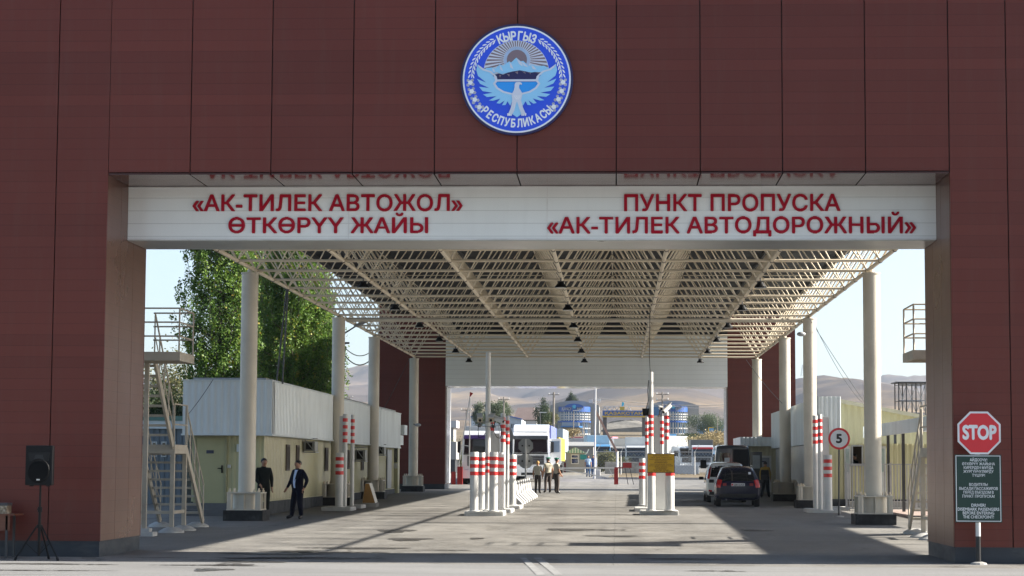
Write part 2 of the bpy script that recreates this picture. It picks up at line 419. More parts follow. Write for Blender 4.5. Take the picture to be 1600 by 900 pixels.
def stain(cx, cy, wx, wy, seed, dz=.013):
    c = G(cx, cy); rnd = random.Random(seed); n = 26; pts = []
    for i in range(n):
        t = i*2*pi/n; k = .72+.28*rnd.random()+.2*sin(3*t+seed)
        y = c.y+wy*k*sin(t); pts.append((c.x+wx*k*cos(t), y, gz(y)+dz))
    return MB().add(pts, [tuple(range(n))])
for i, a in enumerate([(640,843,.55,.9),(745,842,.18,.5),(470,873,1.5,.35),(1070,874,1.0,.22),(330,884,1.1,.18),(560,857,1.3,.35),(620,830,.5,1.2),(1180,829,.5,.5),(905,828,1.2,.8),(70,882,1.4,.2),(1120,893,.5,.15),(840,875,.6,.1),(430,866,1.2,.35),(500,863,1.6,.22),(400,873,1.0,.2),(520,872,.9,.16),(350,876,.7,.12),(690,860,.8,.12),(960,838,.7,.5),(240,872,.8,.1),(330,891,.35,.5),(360,883,.45,.45),(400,878,.55,.4),(440,872,.6,.4),(465,862,.5,.5),(60,892,1.3,.12)]):
    struct('oil_stain', stain(*a, i), DAMP)
# hills
HILL1 = dry_mat('hill_far', (.080, .062, .055), (.125, .098, .080), (.27, .195, .115), .0022, .010)
HILL2 = dry_mat('hill_near', (.068, .054, .048), (.10, .08, .067), (.28, .20, .11), .003, .018)
def ridge(prof, Yc, depth, ybase, amp, seed, name, mat):
    """hill range whose crest stands at distance Yc; prof = crest heights sampled along x"""
    pxs = [p[0] for p in prof]; pys = [p[1] for p in prof]
    nx, ny = 220, 46; mb = MB()
    for j in range(ny):
        t = j/(ny-1)*1.6-1          # -1 near foot, 0 crest, .6 back slope
        Y = Yc+t*depth
        for i in range(nx):
            px = pxs[0]+(pxs[-1]-pxs[0])*i/(nx-1)
            c = P(px, float(np.interp(px, pxs, pys)), Yc); X = c.x
            h0 = gz(Y)-3; sh = (1-abs(t)**1.35) if t < 0 else (1-(t/.9)**2)
            nn = noise.fractal(Vector((X/520+seed, Y/420, seed*3.1)), 1.0, 2.1, 7) 
            ng = noise.ridged_multi_fractal(Vector((X/260+seed, Y/700, 2.2)), .9, 2.0, 5, 1.0, 2.0)-1.2
            fade = min(1, abs(t)*5+.12)
            z = h0+(c.z-h0)*sh+amp*nn*fade*(1-abs(t)*.4)-amp*.35*ng*fade*sh
            mb.v.append((X, Y, z))
    for j in range(ny-1):
        for i in range(nx-1):
            k = j*nx+i; mb.f.append((k, k+1, k+nx+1, k+nx)); mb.mi.append(0)
    struct(name, mb, mat, smooth=True)
ridge([(-300,560),(100,590),(350,612),(480,607),(500,600),(520,588),(545,579),(575,577),(600,580),(660,586),(760,590),(900,580),(1050,585),(1180,600),(1300,612),(1370,614),(1400,606),(1441,597),(1520,588),(1900,570)], 4600, 1900, 0, 75, 3.3, 'hills', HILL1)
ridge([(-300,660),(500,622),(560,630),(700,640),(790,640),(900,628),(960,612),(1010,606),(1060,612),(1120,632),(1165,628),(1200,603),(1243,590),(1285,585),(1312,590),(1340,602),(1370,618),(1400,630),(1441,642),(1560,650),(1900,640)], 2600, 1100, 0, 26, 8.1, 'hills', HILL2)

# =================================================================== THE NEAR GATE
XL, XR, YF, YB, ZS, ZT = -9.65, 6.165, 38.4, 41.7, 7.40, 11.25
XO0, XO1 = -13.45, 9.95
def build_gate(label, yf, yb, gnd, beam_z0, beam_z1, beam_y0, beam_y1, facade_beam, seams):
    g = thing('border_gate', label, 'gate', (-1.75, yf, gnd))
    cl = MB(); gap = .02
    zp = gnd+.30
    S = sorted(seams)
    S = [XO0] + [s for s in S if XO0+.4 < s < XO1-.4] + [XO1]
    for side, y in ((0, yf), (1, yb)):
        for a, b_ in zip(S, S[1:]):
            d = (y, y+.05) if side == 0 else (y-.05, y)
            mid_ = (a+b_)/2
            if XL < mid_ < XR:
                cl.box(a+gap/2, b_-gap/2, *d, ZS+.03, ZT)
            else:
                cl.box(a+(gap/2 if a > XO0 else 0), b_-(gap/2 if b_ < XO1 and abs(b_-XL) > .1 else 0), *d, zp, ZT)
    core = MB()
    core.box(XO0+.06, XL-.06, yf+.06, yb-.06, gnd-.3, ZT-.05); core.box(XR+.06, XO1-.06, yf+.06, yb-.06, gnd-.3, ZT-.05)
    core.box(XL-.1, XR+.1, yf+.06, yb-.06, ZS+.09, ZT-.05)
    part('core', core, DARKGAP, g, world=True)
    # jambs and outer ends: three cassettes deep
    n = 3; dy = (yb-yf-.1)/n
    for x, s in ((XL, -1), (XR, 1), (XO0, 1), (XO1, -1)):
        jm = MB()
        for k in range(n):
            a, b_ = yf+.05+k*dy, yf+.05+(k+1)*dy-.014
            top = ZS+.03 if x in (XL, XR) else ZT
            jm.box(min(x, x+s*.05), max(x, x+s*.05), a, b_, zp, top)
        part('jamb_panels', jm, CLADJ, g, world=True)
    # soffit panels follow the facade seams
    sf = MB()
    T = [XL+.0]+[s for s in S if XL+.3 < s < XR-.3]+[XR]
    for a, b_ in zip(T, T[1:]): sf.box(a+.012, b_-.012, yf, yb, ZS, ZS+.05)
    part('soffit', sf, CLADS, g, world=True)
    rf = MB(); rf.box(XO0-.03, XO1+.03, yf-.03, yb+.03, ZT, ZT+.08)
    part('coping', rf, M('brown_coping', BR, .4), g, world=True)
    c = part('cladding', cl, CLAD, g, world=True)
    for a, b_ in ((XO0, XL), (XR, XO1)):
        pl = MB(); pl.box(a+.015, b_-.015, yf+.015, yb-.015, gnd-.25, zp-.012)
        pl.box(a-.004, b_+.004, yf-.006, yb+.006, zp-.012, zp)
        part('plinth', pl, PLINTH, g, world=True)
    bm_ = MB(); bm_.box(XL+.003, XR-.003, beam_y0, beam_y1, beam_z0, beam_z1)
    beam = part('white_beam', bm_, BEAMW, g, world=True)
    return g, beam
CLADJ = cladding_mat('brown_cladding_jamb', .30, 2, .208, (.175, .070, .043), 2.0, .06, .62, .45)
seams = [-11.17, -10.64, -9.65, -8.08, -6.54, -4.99, -3.44, -1.883, -.02, 1.55, 3.08, 4.62, 6.165, 7.23, 8.7]
seams = [s for s in seams if s != -11.17]
gate, beam = build_gate('brown panelled border gate in front with red lettering on its white beam', YF, YB, .2, 6.335, ZS-.004, 40.05, YB-.02, True, seams)
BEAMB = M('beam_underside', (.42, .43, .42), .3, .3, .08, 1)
mb = MB()
for i in range(10): mb.box(XL+.01, XR-.01, 40.07+i*.16, 40.07+i*.16+.15, 6.322, 6.334)
part('beam_underside', mb, BEAMB, gate, world=True)
mb = MB()
for x0, x1, z0, z1 in ((XL+.004, XR-.004, 6.335, 6.36), (XL+.004, XR-.004, ZS-.03, ZS-.006)): mb.box(x0, x1, 40.035, 40.05, z0, z1)
for x in (P(545,330,40.05).x, P(855,330,40.05).x, P(1190,330,40.05).x): mb.box(x-.006, x+.006, 40.044, 40.05, 6.36, ZS-.03)
part('edge_trim', mb, M('trim_white', (.72,.72,.72), .35), beam, world=True)
LRED = M('letter_crimson', (.40, .003, .022), .5, 0, .05, 3, spec=.15)
for body, x0, x1, yb_, yt in (('«АК-ТИЛЕК АВТОЖОЛ»', 301, 723, 330.3, 304), ('ӨТКӨРҮҮ ЖАЙЫ', 357, 669, 364.3, 339.5),
                              ('ПУНКТ ПРОПУСКА', 975, 1313, 330.3, 303.5), ('«АК-ТИЛЕК АВТОДОРОЖНЫЙ»', 855, 1431, 364.5, 338.5)):
    a, b_ = P(x0, yb_, 40.05), P(x1, yb_, 40.05); t = P((x0+x1)/2, yt, 40.05); bb = P((x0+x1)/2, yb_, 40.05)
    mb = MB(); text_to(mb, body, a.x, b_.x, (a.z+b_.z)/2, t.z-bb.z, facing_cam(40.045), .03, .020)
    part('lettering', mb, LRED, beam, world=True)

# ------------------------------------------------------------------ emblem roundel
E_ = P(807.5, 124.5, YF-.06); es = 1/347.
def ec(x, y): return ((x-461)*es, (450-y)*es)     # drawing coordinates to metres
em = thing('emblem', 'round blue state emblem with eagle, mountains and sun high on the front gate', 'emblem', (E_.x, YF-.003, E_.z))
EBLUE = M('emblem_blue', (.018, .085, .80), .3, 0, .04); ENAVY = M('emblem_navy', (.012, .010, .09), .35)
EWHITE = M('emblem_white', (.86, .90, .95), .4, 0, .04); ELIGHT = M('emblem_light_blue', (.30, .66, .98), .35, 0, .04)
EMID = M('emblem_azure', (.02, .34, .95), .3, 0, .04); EMAUVE = M('emblem_mauve', (.22, .165, .20), .4, 0, .04); EPALE = M('emblem_pale', (.66, .72, .86), .4, 0, .04)
def lay(d0, d1): return (lambda u, v: (u, -d1, v), lambda u, v: (u, -d0, v))
def disc(r, d0, d1, n=96, c=(0, 0)):
    return MB().prism([(c[0]+r*cos(2*pi*i/n), c[1]+r*sin(2*pi*i/n)) for i in range(n)], *lay(d0, d1))
part('rim', disc(368*es, 0, .09), ENAVY, em)
part('white_ring', disc(353*es, .09, .096), EWHITE, em)
part('blue_field', disc(342*es, .096, .102), EBLUE, em)
# sun dome
cx0, cy0 = ec(458, 408); rr = 214*es; dome = [(cx0+rr*cos(R_(a)), cy0+rr*sin(R_(a))) for a in range(-4, 185, 4)]
rays = part('sunburst', MB().prism(dome, *lay(.102, .106)), EPALE, em)
mb = MB(); sx_, sy_ = ec(462, 322)
nr = 26
for i in range(nr*2+3):
    a0 = R_(-14)+i*R_(208)/(nr*2+2)
    if i % 2: continue
    a1 = a0+R_(208)/(nr*2+2)*.95
    q = []
    for a in (a0, a1):
        dx, dy = cos(a), sin(a); ox, oy = sx_-cx0, sy_-cy0
        bq = ox*dx+oy*dy; cq = ox*ox+oy*oy-(rr*.985)**2; t = -bq+math.sqrt(max(0, bq*bq-cq)); q.append((sx_+dx*t, sy_+dy*t))
    i0 = (sx_+88*es*cos(a0), sy_+88*es*sin(a0)); i1 = (sx_+88*es*cos(a1), sy_+88*es*sin(a1))
    if min(q[0][1], q[1][1]) < cy0-.02: continue
    mb.prism([i0, q[0], q[1], i1], *lay(.106, .109))
part('ray', mb, EMAUVE, rays)
part('sun_ring', disc(86*es, .106, .110, 40, (sx_, sy_)), M('emblem_sky', (.40,.55,.80), .4), rays)
part('sun', disc(66*es, .110, .113, 40, (sx_, sy_)), EMAUVE, rays)
mt = [(236,392),(262,376),(300,372),(322,380),(350,352),(372,362),(412,332),(424,340),(458,308),(486,332),(504,330),(540,366),(556,354),(600,366),(640,362),(672,380),(684,392),(640,410),(600,404),(560,410),(520,398),(480,402),(440,396),(400,408),(360,416),(330,402),(300,420)]
mount = part('mountains', MB().prism([ec(*p) for p in mt], *lay(.113, .117)), ELIGHT, em)
mb = MB()
for tri in (((458,312),(478,352),(502,366),(490,338)), ((412,336),(420,372),(440,384),(426,350)), ((350,356),(354,384),(372,398),(360,368)), ((556,358),(566,384),(590,388),(572,366)), ((486,334),(512,364),(536,372),(512,346)), ((300,376),(306,398),(322,404),(312,382))):
    mb.prism([ec(*p) for p in tri], *lay(.117, .119))
part('snow_facet', mb, EPALE, mount)
dk = [(305,424),(345,412),(372,420),(400,408),(440,400),(480,392),(520,400),(548,408),(580,404),(626,406),(596,436),(590,450),(325,450),(318,436)]
part('foothills', MB().prism([ec(*p) for p in dk], *lay(.117, .121)), ENAVY, em)
mb = MB()
for tri in (((345,420),(352,440),(360,424)), ((395,414),(412,434),(416,420)), ((450,404),(468,418),(470,398)), ((495,400),(520,416),(516,402)), ((540,404),(552,420),(552,406)), ((585,408),(606,414),(620,404))):
    mb.prism([ec(*p) for p in tri], *lay(.121, .123))
part('foothill_facet', mb, EMAUVE, mount)
lk = [(312,468),(610,468),(622,480),(600,510),(560,536),(500,545),(420,545),(365,534),(325,506),(306,484)]
part('lake', MB().prism([ec(*p) for p in lk], *lay(.106, .112)), EMID, em)
wing = [(206,348),(212,372),(240,392),(292,412),(318,440),(324,462),(306,478),(330,508),(372,534),(424,546),(446,560),(436,590),(420,626),(402,596),(390,620),(366,622),(384,590),(352,612),(330,608),(356,578),(308,592),(280,590),(330,562),(268,568),(242,550),(306,540),(238,528),(216,500),(282,508),(222,480),(202,448),(262,472),(208,428),(197,390)]
wl = [ec(*p) for p in wing]; wr = [(-p[0]-ec(922,0)[0]+ec(920,0)[0]+.000, p[1]) for p in wl]
eagle = part('eagle_wings', MB().prism(wl, *lay(.112, .120)).prism([(-x, y) for x, y in wl], *lay(.112, .120)), ELIGHT, em)
hl = [(206,352),(214,372),(250,396),(292,412),(318,440),(326,462),(310,484),(332,510),(372,536),(430,550),(430,542),(380,526),(344,504),(326,480),(342,466),(580,466),(576,452),(340,452),(326,428),(294,400),(252,386),(220,366)]
hl2 = [ec(*p) for p in hl]
hw = MB(); sh = [(206,352),(214,372),(240,392),(282,404),(312,428),(322,458),(306,480),(328,512),(372,540),(440,556),(440,545),(380,530),(340,506),(322,480),(338,462),(330,432),(296,398),(250,384)]
hw.prism([ec(*p) for p in sh], *lay(.120, .124)).prism([(-ec(*p)[0], ec(*p)[1]) for p in sh], *lay(.120, .124))
hw.prism([ec(*p) for p in ((322,452),(600,452),(604,466),(318,466))], *lay(.1205, .1235))
part('wing_edge', hw, EPALE, eagle)
body = [(462,470),(482,470),(496,478),(494,490),(484,484),(478,492),(478,510),(490,530),(500,548),(496,566),(490,590),(504,640),(520,676),(500,690),(484,660),(472,620),(464,598),(456,620),(446,660),(428,690),(410,674),(424,640),(434,590),(430,566),(430,548),(442,528),(448,505),(448,486),(454,474)]
part('eagle_body', MB().prism([ec(*p) for p in body], *lay(.124, .130)), EPALE, eagle)
tail = [(452,580),(474,580),(484,640),(498,678),(464,702),(432,680),(444,640)]
part('eagle_tail', MB().prism([ec(*p) for p in tail], *lay(.1205, .1235)), ELIGHT, eagle)
mb = MB()
for dx in (-56, -46, -36, 36, 46, 58): mb.prism([ec(462+dx-6,676), ec(462+dx+6,676), ec(462+dx+4,692), ec(462+dx-4,692)], *lay(.120, .126))
for r_ in range(3):
    for q in range(4-r_): mb.prism([ec(442+q*12+r_*6,560+r_*9), ec(452+q*12+r_*6,560+r_*9), ec(447+q*12+r_*6,568+r_*9)], *lay(.130, .132))
part('talons', mb, EWHITE, eagle)
def arc_text(body, rad, a_mid, step, size, out, wx=1.0):
    mb = MB(); n = len(body)
    for i, ch in enumerate(body):
        a = a_mid+(i-(n-1)/2)*step*(-1 if out else 1)
        ca, sa = cos(R_(a)), sin(R_(a)); c = (rad*ca, rad*sa)
        rot = R_(a-90) if out else R_(a+90)
        cells = glyph_cells(ch, .04, 26); xa = min(q[2] for q in cells); xb = max(q[3] for q in cells); s_ = size/.8; mx = (xa+xb)/2
        def ff(u, v, d):
            u = (u-mx)*s_*wx; q = (v-.36)*s_
            return (c[0]+u*cos(rot)-q*sin(rot), -(.102+d*.008), c[1]+u*sin(rot)+q*cos(rot))
        cells_to(mb, cells, ff)
    return mb
part('inscription', arc_text('КЫРГЫЗ', 288*es, 90, 8.9, 62*es, True, .78), EWHITE, em)
part('inscription', arc_text('РЕСПУБЛИКАСЫ', 290*es, -90, 8.2, 58*es, False, .72), EWHITE, em)
mb = MB(); mc = MB()
for s in (1, -1):
    for k in range(11):        # wheat ears
        a = R_(122+k*5.4); 
        for off in (-1, 1):
            r0 = (298+off*13)*es; c = (r0*cos(a), r0*sin(a)); an = a+pi/2-off*.45
            pts = [(10*es*cos(t)*(1.5), 4.6*es*sin(t)) for t in [i*2*pi/8 for i in range(8)]]
            mb.prism([(s*(c[0]+p[0]*cos(an)-p[1]*sin(an)), c[1]+p[0]*sin(an)+p[1]*cos(an)) for p in pts], *lay(.102, .108))
    mb.prism([(s*(298*es*cos(R_(a))), 298*es*sin(R_(a))) for a in range(118, 182, 4)]+[(s*(293*es*cos(R_(a))), 293*es*sin(R_(a))) for a in range(178, 114, -4)], *lay(.102, .105))
    for k in range(4):        # cotton bolls
        a = R_(184+k*11)
        for da, dr, q in ((0, 0, 15), (.045, 16, 11), (.045, -16, 11), (-.05, 14, 10), (-.05, -14, 10)):
            c = ((304+dr)*es*cos(a+da), (304+dr)*es*sin(a+da))
            (mb if dr == 0 else mc).prism([(s*(c[0]+q*es*cos(t)*(1+.15*cos(5*t))), c[1]+q*es*sin(t)*(1+.15*cos(5*t))) for t in [i*2*pi/14 for i in range(14)]], *lay(.102, .107+(.003 if dr == 0 else 0)))
part('wheat_and_cotton', mb, EWHITE, em); part('leaf', mc, M('emblem_leaf', (.45,.48,.62), .4), em)

# =================================================================== FAR GATE
seams2 = [-11.6, -9.65, -8.1, -6.5, -4.95, -3.4, -1.85, -.3, 1.25, 2.8, 4.35, 6.165, 8.0]
fgate, fbeam = build_gate('far brown panelled gate at the rear of the canopy with a deep blank white beam', 116.0, 119.3, .615, 6.40, 9.25, 115.94, 118.9, False, seams2)
part('shade_sheet', MB().box(XL+.02, XR-.02, 115.6, 115.93, 9.26, 10.6), M('shade_black', (.012,.010,.010), .8), fgate, world=True)  # black sheet stands in for the shade above the far beam
part('jamb_reflection', MB().box(XL+.002, XL+.05, 116.35, 119.2, .95, 6.39).box(XR-.05, XR-.002, 116.35, 119.2, .95, 6.39), M('jamb_reflection_white', (.55,.56,.58), .25), fgate, world=True)  # pale sheets put the grazing reflection on the jambs into colour

# =================================================================== CANOPY
CX, Y1, ZC, HT = -10.7, 60.5, 7.67, 2.5
can = thing('canopy', 'large cream steel space-frame canopy on eight round columns over the checkpoint lanes', 'canopy', (-1.7, Y1, gz(Y1)))
bn = lambda i, j: Vector((CX+3*i, Y1+3*j, ZC)); tn = lambda i, j: Vector((CX-1.5+3*i, Y1-1.5+3*j, ZC+HT))
J0, J1 = -6, 16
lower = MB(); upper = MB(); web = MB(); ball = MB()
for i in range(7):
    for j in range(J0, J1): lower.tube(bn(i,j), bn(i,j+1), .058, n=7, cap=False)
for j in range(J0, J1+1):
    for i in range(6): lower.tube(bn(i,j), bn(i+1,j), .042, n=7, cap=False)
for i in range(8):
    for j in range(J0, J1+1): upper.tube(tn(i,j), tn(i,j+1), .020, n=6, cap=False)
for j in range(J0, J1+2, 2):
    for i in range(7): upper.tube(tn(i,j), tn(i+1,j), .020, n=6, cap=False)
for i in range(7):
    for j in range(J0, J1+1):
        b0 = bn(i, j)
        for a, c in ((0,0),(1,0),(0,1),(1,1)): web.tube(b0, tn(i+a, j+c), .0225, n=6, cap=False)
        ball.ball(b0, .075, 7, 5)
for i in range(8):
    for j in range(J0, J1+2): ball.ball(tn(i,j), .06, 6, 4)
part('lower_chords', lower, CREAM2, can, world=True, smooth=True)
part('upper_chords', upper, CREAM2, can, world=True, smooth=True)
part('web_struts', web, CREAM2, can, world=True, smooth=True)
part('node_balls', ball, M('node_steel', (.12,.11,.10), .5, .3), can, world=True, smooth=True)
dk = MB(); y0, y1 = YB+.4, 115.0; x0, x1 = CX-1.85, CX+19.85; zz = ZC+HT+.22
n = int((y1-y0)/.25); vs = []
for k in range(n+1):
    y = y0+(y1-y0)*k/n; z = zz+(.045 if k % 2 else 0)
    vs += [(x0, y, z), (x1, y, z), (x0, y, z+.05), (x1, y, z+.05)]
fs = []
for k in range(n): a = 4*k; fs += [(a, a+1, a+5, a+4), (a+2, a+6, a+7, a+3), (a, a+4, a+6, a+2), (a+1, a+3, a+7, a+5)]
dk.add(vs, fs); part('roof_deck', dk, DECK, can, world=True)
pu = MB()
for i in range(8): pu.box(CX-1.55+i*3.0, CX-1.45+i*3.0, y0, y1, zz-.12, zz-.005)
part('purlins', pu, M('purlin_grey', (.05,.05,.05), .7), can, world=True)
# wall-side service pipe along the second column line
pp = MB(); pp.tube((CX+.3, Y1+18.3, ZC-.16), (CX+17.7, Y1+18.3, ZC-.16), .085, n=10)
for k in range(9): pp.tube((CX+1+k*2, Y1+18.3, ZC-.16), (CX+1.06+k*2, Y1+18.3, ZC-.16), .11, n=10)
part('service_pipe', pp, CREAM, can, world=True, smooth=True)
def column(x, y, black=True):
    g = gz(y); zb = g+.30
    c = MB(); c.lathe([(.245, zb+.52), (.245, ZC-.14), (.27, ZC-.14), (.27, ZC-.10), (.08, ZC-.09), (.08, ZC)], (x, y, 0), 28)
    for zz_ in (zb+2.6, zb+4.9): c.lathe([(.247, zz_), (.2475, zz_+.02)], (x, y, 0), 28)
    col = part('column', c, CREAM, can, world=True, smooth=True)
    b_ = MB(); b_.box(x-.5, x+.5, y-.5, y+.5, zb, zb+.035); b_.box(x-.5, x+.5, y-.5, y+.5, zb+.485, zb+.52)
    b_.box(x-.012, x+.012, y-.48, y+.48, zb+.035, zb+.485); b_.box(x-.48, x+.48, y-.012, y+.012, zb+.035, zb+.485)
    b_.tube((x, y, zb+.03), (x, y, zb+.49), .40, n=28, cap=False)
    for sx in (-1, 1):
        for sy in (-1, 1):
            b_.box(x+sx*.46-.03, x+sx*.46+.03, y+sy*.46-.03, y+sy*.46+.03, zb+.035, zb+.485)
    for sx in (-1,1): b_.tube((x+sx*.4, y-.42, zb+.035), (x+sx*.4, y-.42, zb+.485), .07, n=10)
    part('base_collar', b_, CREAM, col, world=True, smooth=True)
    bt = MB()
    for sx in (-1, 1):
        for t in (.42, .30):
            for sy in (-.4, .4): bt.tube((x+sx*t, y+sy, zb+.52), (x+sx*t, y+sy, zb+.63), .022, n=6)
            bt.tube((x+sx*t, y-.4, zb+.53), (x+sx*t, y-.4, zb+.57), .045, n=6); bt.tube((x+sx*t, y+.4, zb+.53), (x+sx*t, y+.4, zb+.57), .045, n=6)
    part('anchor_bolts', bt, CREAM2, col, world=True)
    f = MB(); f.box(x-.58, x+.58, y-.58, y+.58, g-.3, zb)
    part('footing', f, BLACKC, col, world=True, bevel=.02)
    return col
for j in (0, 6, 10, 16):
    e = .1 if j == 0 else (-.03 if j == 6 else 0); column(CX-e, Y1+3*j-e*4); column(CX+18+e*.6, Y1+3*j-e*4)
# hanging tie cables of the canopy edge
FL = thing('floodlight', '', 'floodlight', (0,0,0), 0, 'floodlights hung under the canopy chords')
f1 = MB(); f1.tube((0,0,0), (0,0,-.1), .02, n=6); f1.box(-.1,.1,-.03,.03,-.16,-.1)
part('bracket', f1, DSTEEL, FL)
f2 = MB(); f2.lathe([(.08,-.13),(.10,-.17),(.18,-.27),(.185,-.30)], (0,0,0), 16); part('lamp_shade', f2, BLACKP, FL, smooth=True)
f3 = MB(); f3.lathe([(.05,-.302),(.16,-.302),(.16,-.312),(.05,-.32)], (0,0,0), 16); part('diffuser', f3, M('lamp_glass', (.5,.5,.48), .2), FL)
rown = {1: 'left', 3: 'middle', 5: 'right'}; ordn = ['nearest', 'second', 'third', 'fourth', 'fifth', 'sixth', 'rearmost']
first = True
for i in (1, 3, 5):
    for k in range(7):
        loc = (CX+3*i, Y1+1.6-9+9*k if k else Y1-5.6, ZC-.06)
        if k == 0: continue
        lab = f'black bell-shaped floodlight under the {rown[i]} canopy chord, {["","nearest","second","third","fourth","fifth","rearmost"][k]} of the {rown[i]} row'
        if first: FL.location = loc; FL['label'] = lab; first = False
        else: dup(FL, loc, label=lab)

# added roof, unseen outside the frame to the right, casting the lane's shadow strip
mb = MB(); zz = 7.25
mb.box(15.75, 18.4, 41.5, 100, zz, zz+.25)
nc = thing('added_shade_roof', 'flat grey roof on slim posts, added out of view to shade the right lane', 'canopy', (17, 41.5, .2))
part('roof', mb, GREYP, nc, world=True)
for k in range(7):
    y = 44+k*9; part('post', MB().tube((17.1, y, gz(y)-.2), (17.1, y, zz), .07, n=8), GREYP, nc, world=True)

# =================================================================== STAIR TOWERS behind the gate piers
def stair(xi, xo, sgn, foot, label):
    """xi: side of the stair next to the roadway; xo: other side; flights climb towards the gate"""
    a, b_ = min(xi, xo), max(xi, xo)
    ZL, ZP = 2.42, 4.50; yl0, yl1 = foot-3.9, foot-2.4; yp0, yp1 = foot-7.7, foot-6.1
    g = thing('steel_staircase', label, 'staircase', ((a+b_)/2, foot-4, gz(foot)))
    inner = xi
    wing = (min(xi-sgn*.9, xo), max(xi+sgn*0, xo)) 
    pl = MB(); px0, px1 = (b_, a) if sgn < 0 else (a, b_)
    xin = xi+.95*(-sgn) if False else xi
    ext = .92     # the top platform sticks out further towards the roadway
    X0, X1 = (a, b_+ext) if sgn < 0 else (a-ext, b_)
    pl.box(X0, X1, yp0, yp1, ZP-.03, ZP)
    for y in (yp0, yp1-.05): pl.box(X0, X1, y, y+.05, ZP-.2, ZP-.03)
    for x in (X0, X1-.05): pl.box(x, x+.05, yp0+.05, yp1-.05, ZP-.2, ZP-.03)
    part('top_platform', pl, STAIRP, g, world=True)
    ld = MB(); ld.box(a-.02, b_+.02, yl0, yl1, ZL-.03, ZL)
    for y in (yl0, yl1-.05): ld.box(a-.02, b_+.02, y, y+.05, ZL-.22, ZL-.03)
    for x in (a-.02, b_-.03): ld.box(x, x+.05, yl0+.05, yl1-.05, ZL-.22, ZL-.03)
    part('landing', ld, STAIRP, g, world=True)
    zf = gz(foot)+.12
    for (ya, za, yb2, zb) in ((foot, zf, yl1, ZL-.05), (yl0, ZL-.05, yp1, ZP-.05)):
        for x in (a+.03, b_-.03):
            part('stringer', MB().bar((x, ya, za), (x, yb2, zb), .055, .2), STAIRP, g, world=True)
        n = 9; 
        for k in range(1, n):
            t = k/n; y = ya+(yb2-ya)*t; z = za+(zb-za)*t
            part('tread', MB().box(a+.06, b_-.06, y-.15, y+.15, z+.02, z+.075), STAIRP, g, world=True)
        for x in (a+.03, b_-.03):
            r = MB(); H_ = 1.0
            r.tube((x, ya, za+H_), (x, yb2, zb+H_+.05), .022, n=6); r.tube((x, ya, za+.5), (x, yb2, zb+.55), .015, n=6)
            for t in (0, .25, .5, .75, 1): r.tube((x, ya+(yb2-ya)*t, za+(zb-za)*t), (x, ya+(yb2-ya)*t, za+(zb-za)*t+H_), .02, n=6)
            part('handrail', r, STAIRP, g, world=True)
    for x in (a, b_):
        r = MB()
        for h in (.5, 1.0): r.tube((x, yl0, ZL+h), (x, yl1, ZL+h), .02, n=6)
        for y in (yl0, yl1): r.tube((x, y, ZL), (x, y, ZL+1), .022, n=6)
        part('handrail', r, STAIRP, g, world=True)
    r = MB()
    for x in (X0+.03, X1-.03):
        for y in (yp0+.03, yp1-.03): r.tube((x, y, ZP), (x, y, ZP+1.0), .022, n=6)
    xm = (X1-ext*.9) if sgn < 0 else (X0+ext*.9)
    for h in (.36, .68, 1.0):
        r.tube((X0+.03, yp0+.03, ZP+h), (X1-.03, yp0+.03, ZP+h), .019, n=6)
        xr = X1-.03 if sgn < 0 else X0+.03
        r.tube((xr, yp0+.03, ZP+h), (xr, yp1-.03, ZP+h), .019, n=6)
        r.tube((xr, yp1-.03, ZP+h), (xr-.95*(1 if sgn < 0 else -1), yp1-.03, ZP+h), .019, n=6)
    part('guard_rail', r, STAIRP, g, world=True)
    for x in (a+.03, b_-.03):
        for y in (yl0+.04, yl1-.04):
            l = part('leg', MB().box(x-.05, x+.05, y-.05, y+.05, gz(y)+.1, ZL-.22), STAIRP, g, world=True)
            f = MB(); f.lathe([(.34,-.1),(.32,.03),(.2,.1),(.12,.13)], (x, y, gz(y)), 14); part('footing', f, WHITEC, l, world=True, smooth=True)
    for x in ((a+.03, b_-.18) if sgn < 0 else (a+.18, b_-.03)):
        f = MB(); f.lathe([(.34,-.1),(.3,.05),(.14,.13)], (x, foot, gz(foot)), 14); part('footing', f, WHITEC, g, world=True, smooth=True)
        l = part('leg', MB().box(x-.05, x+.05, yp1-.12, yp1-.02, gz(yp1), ZP-.2), STAIRP, g, world=True); part('footing', MB().box(x-.2, x+.26, yp1-.3, yp1+.2, gz(yp1)-.1, gz(yp1)+.1).box(x-.1, x+.16, yp1-.2, yp1+.1, gz(yp1)+.1, gz(yp1)+.18), WHITEC, l, world=True, bevel=.02)
    br = MB(); br.box(a, b_, yl0+.02, yl0+.08, gz(yl0)+.45, gz(yl0)+.53); br.box(b_-.06 if sgn < 0 else a, b_ if sgn < 0 else a+.06, yl0, yl1, gz(yl0)+.45, gz(yl0)+.53)
    part('tie_beam', br, STAIRP, g, world=True)
STAIRP = M('stair_beige_paint', (.45, .40, .325), .5, 0, .15, 2, dirt=((.2, .16, .12), .5))
stair(-10.9, -12.1, -1, 54.4, 'beige steel staircase with railed platform rising behind the left gate pier')
stair(7.35, 8.55, 1, 53.0, 'beige steel staircase with railed platform rising behind the right gate pier')

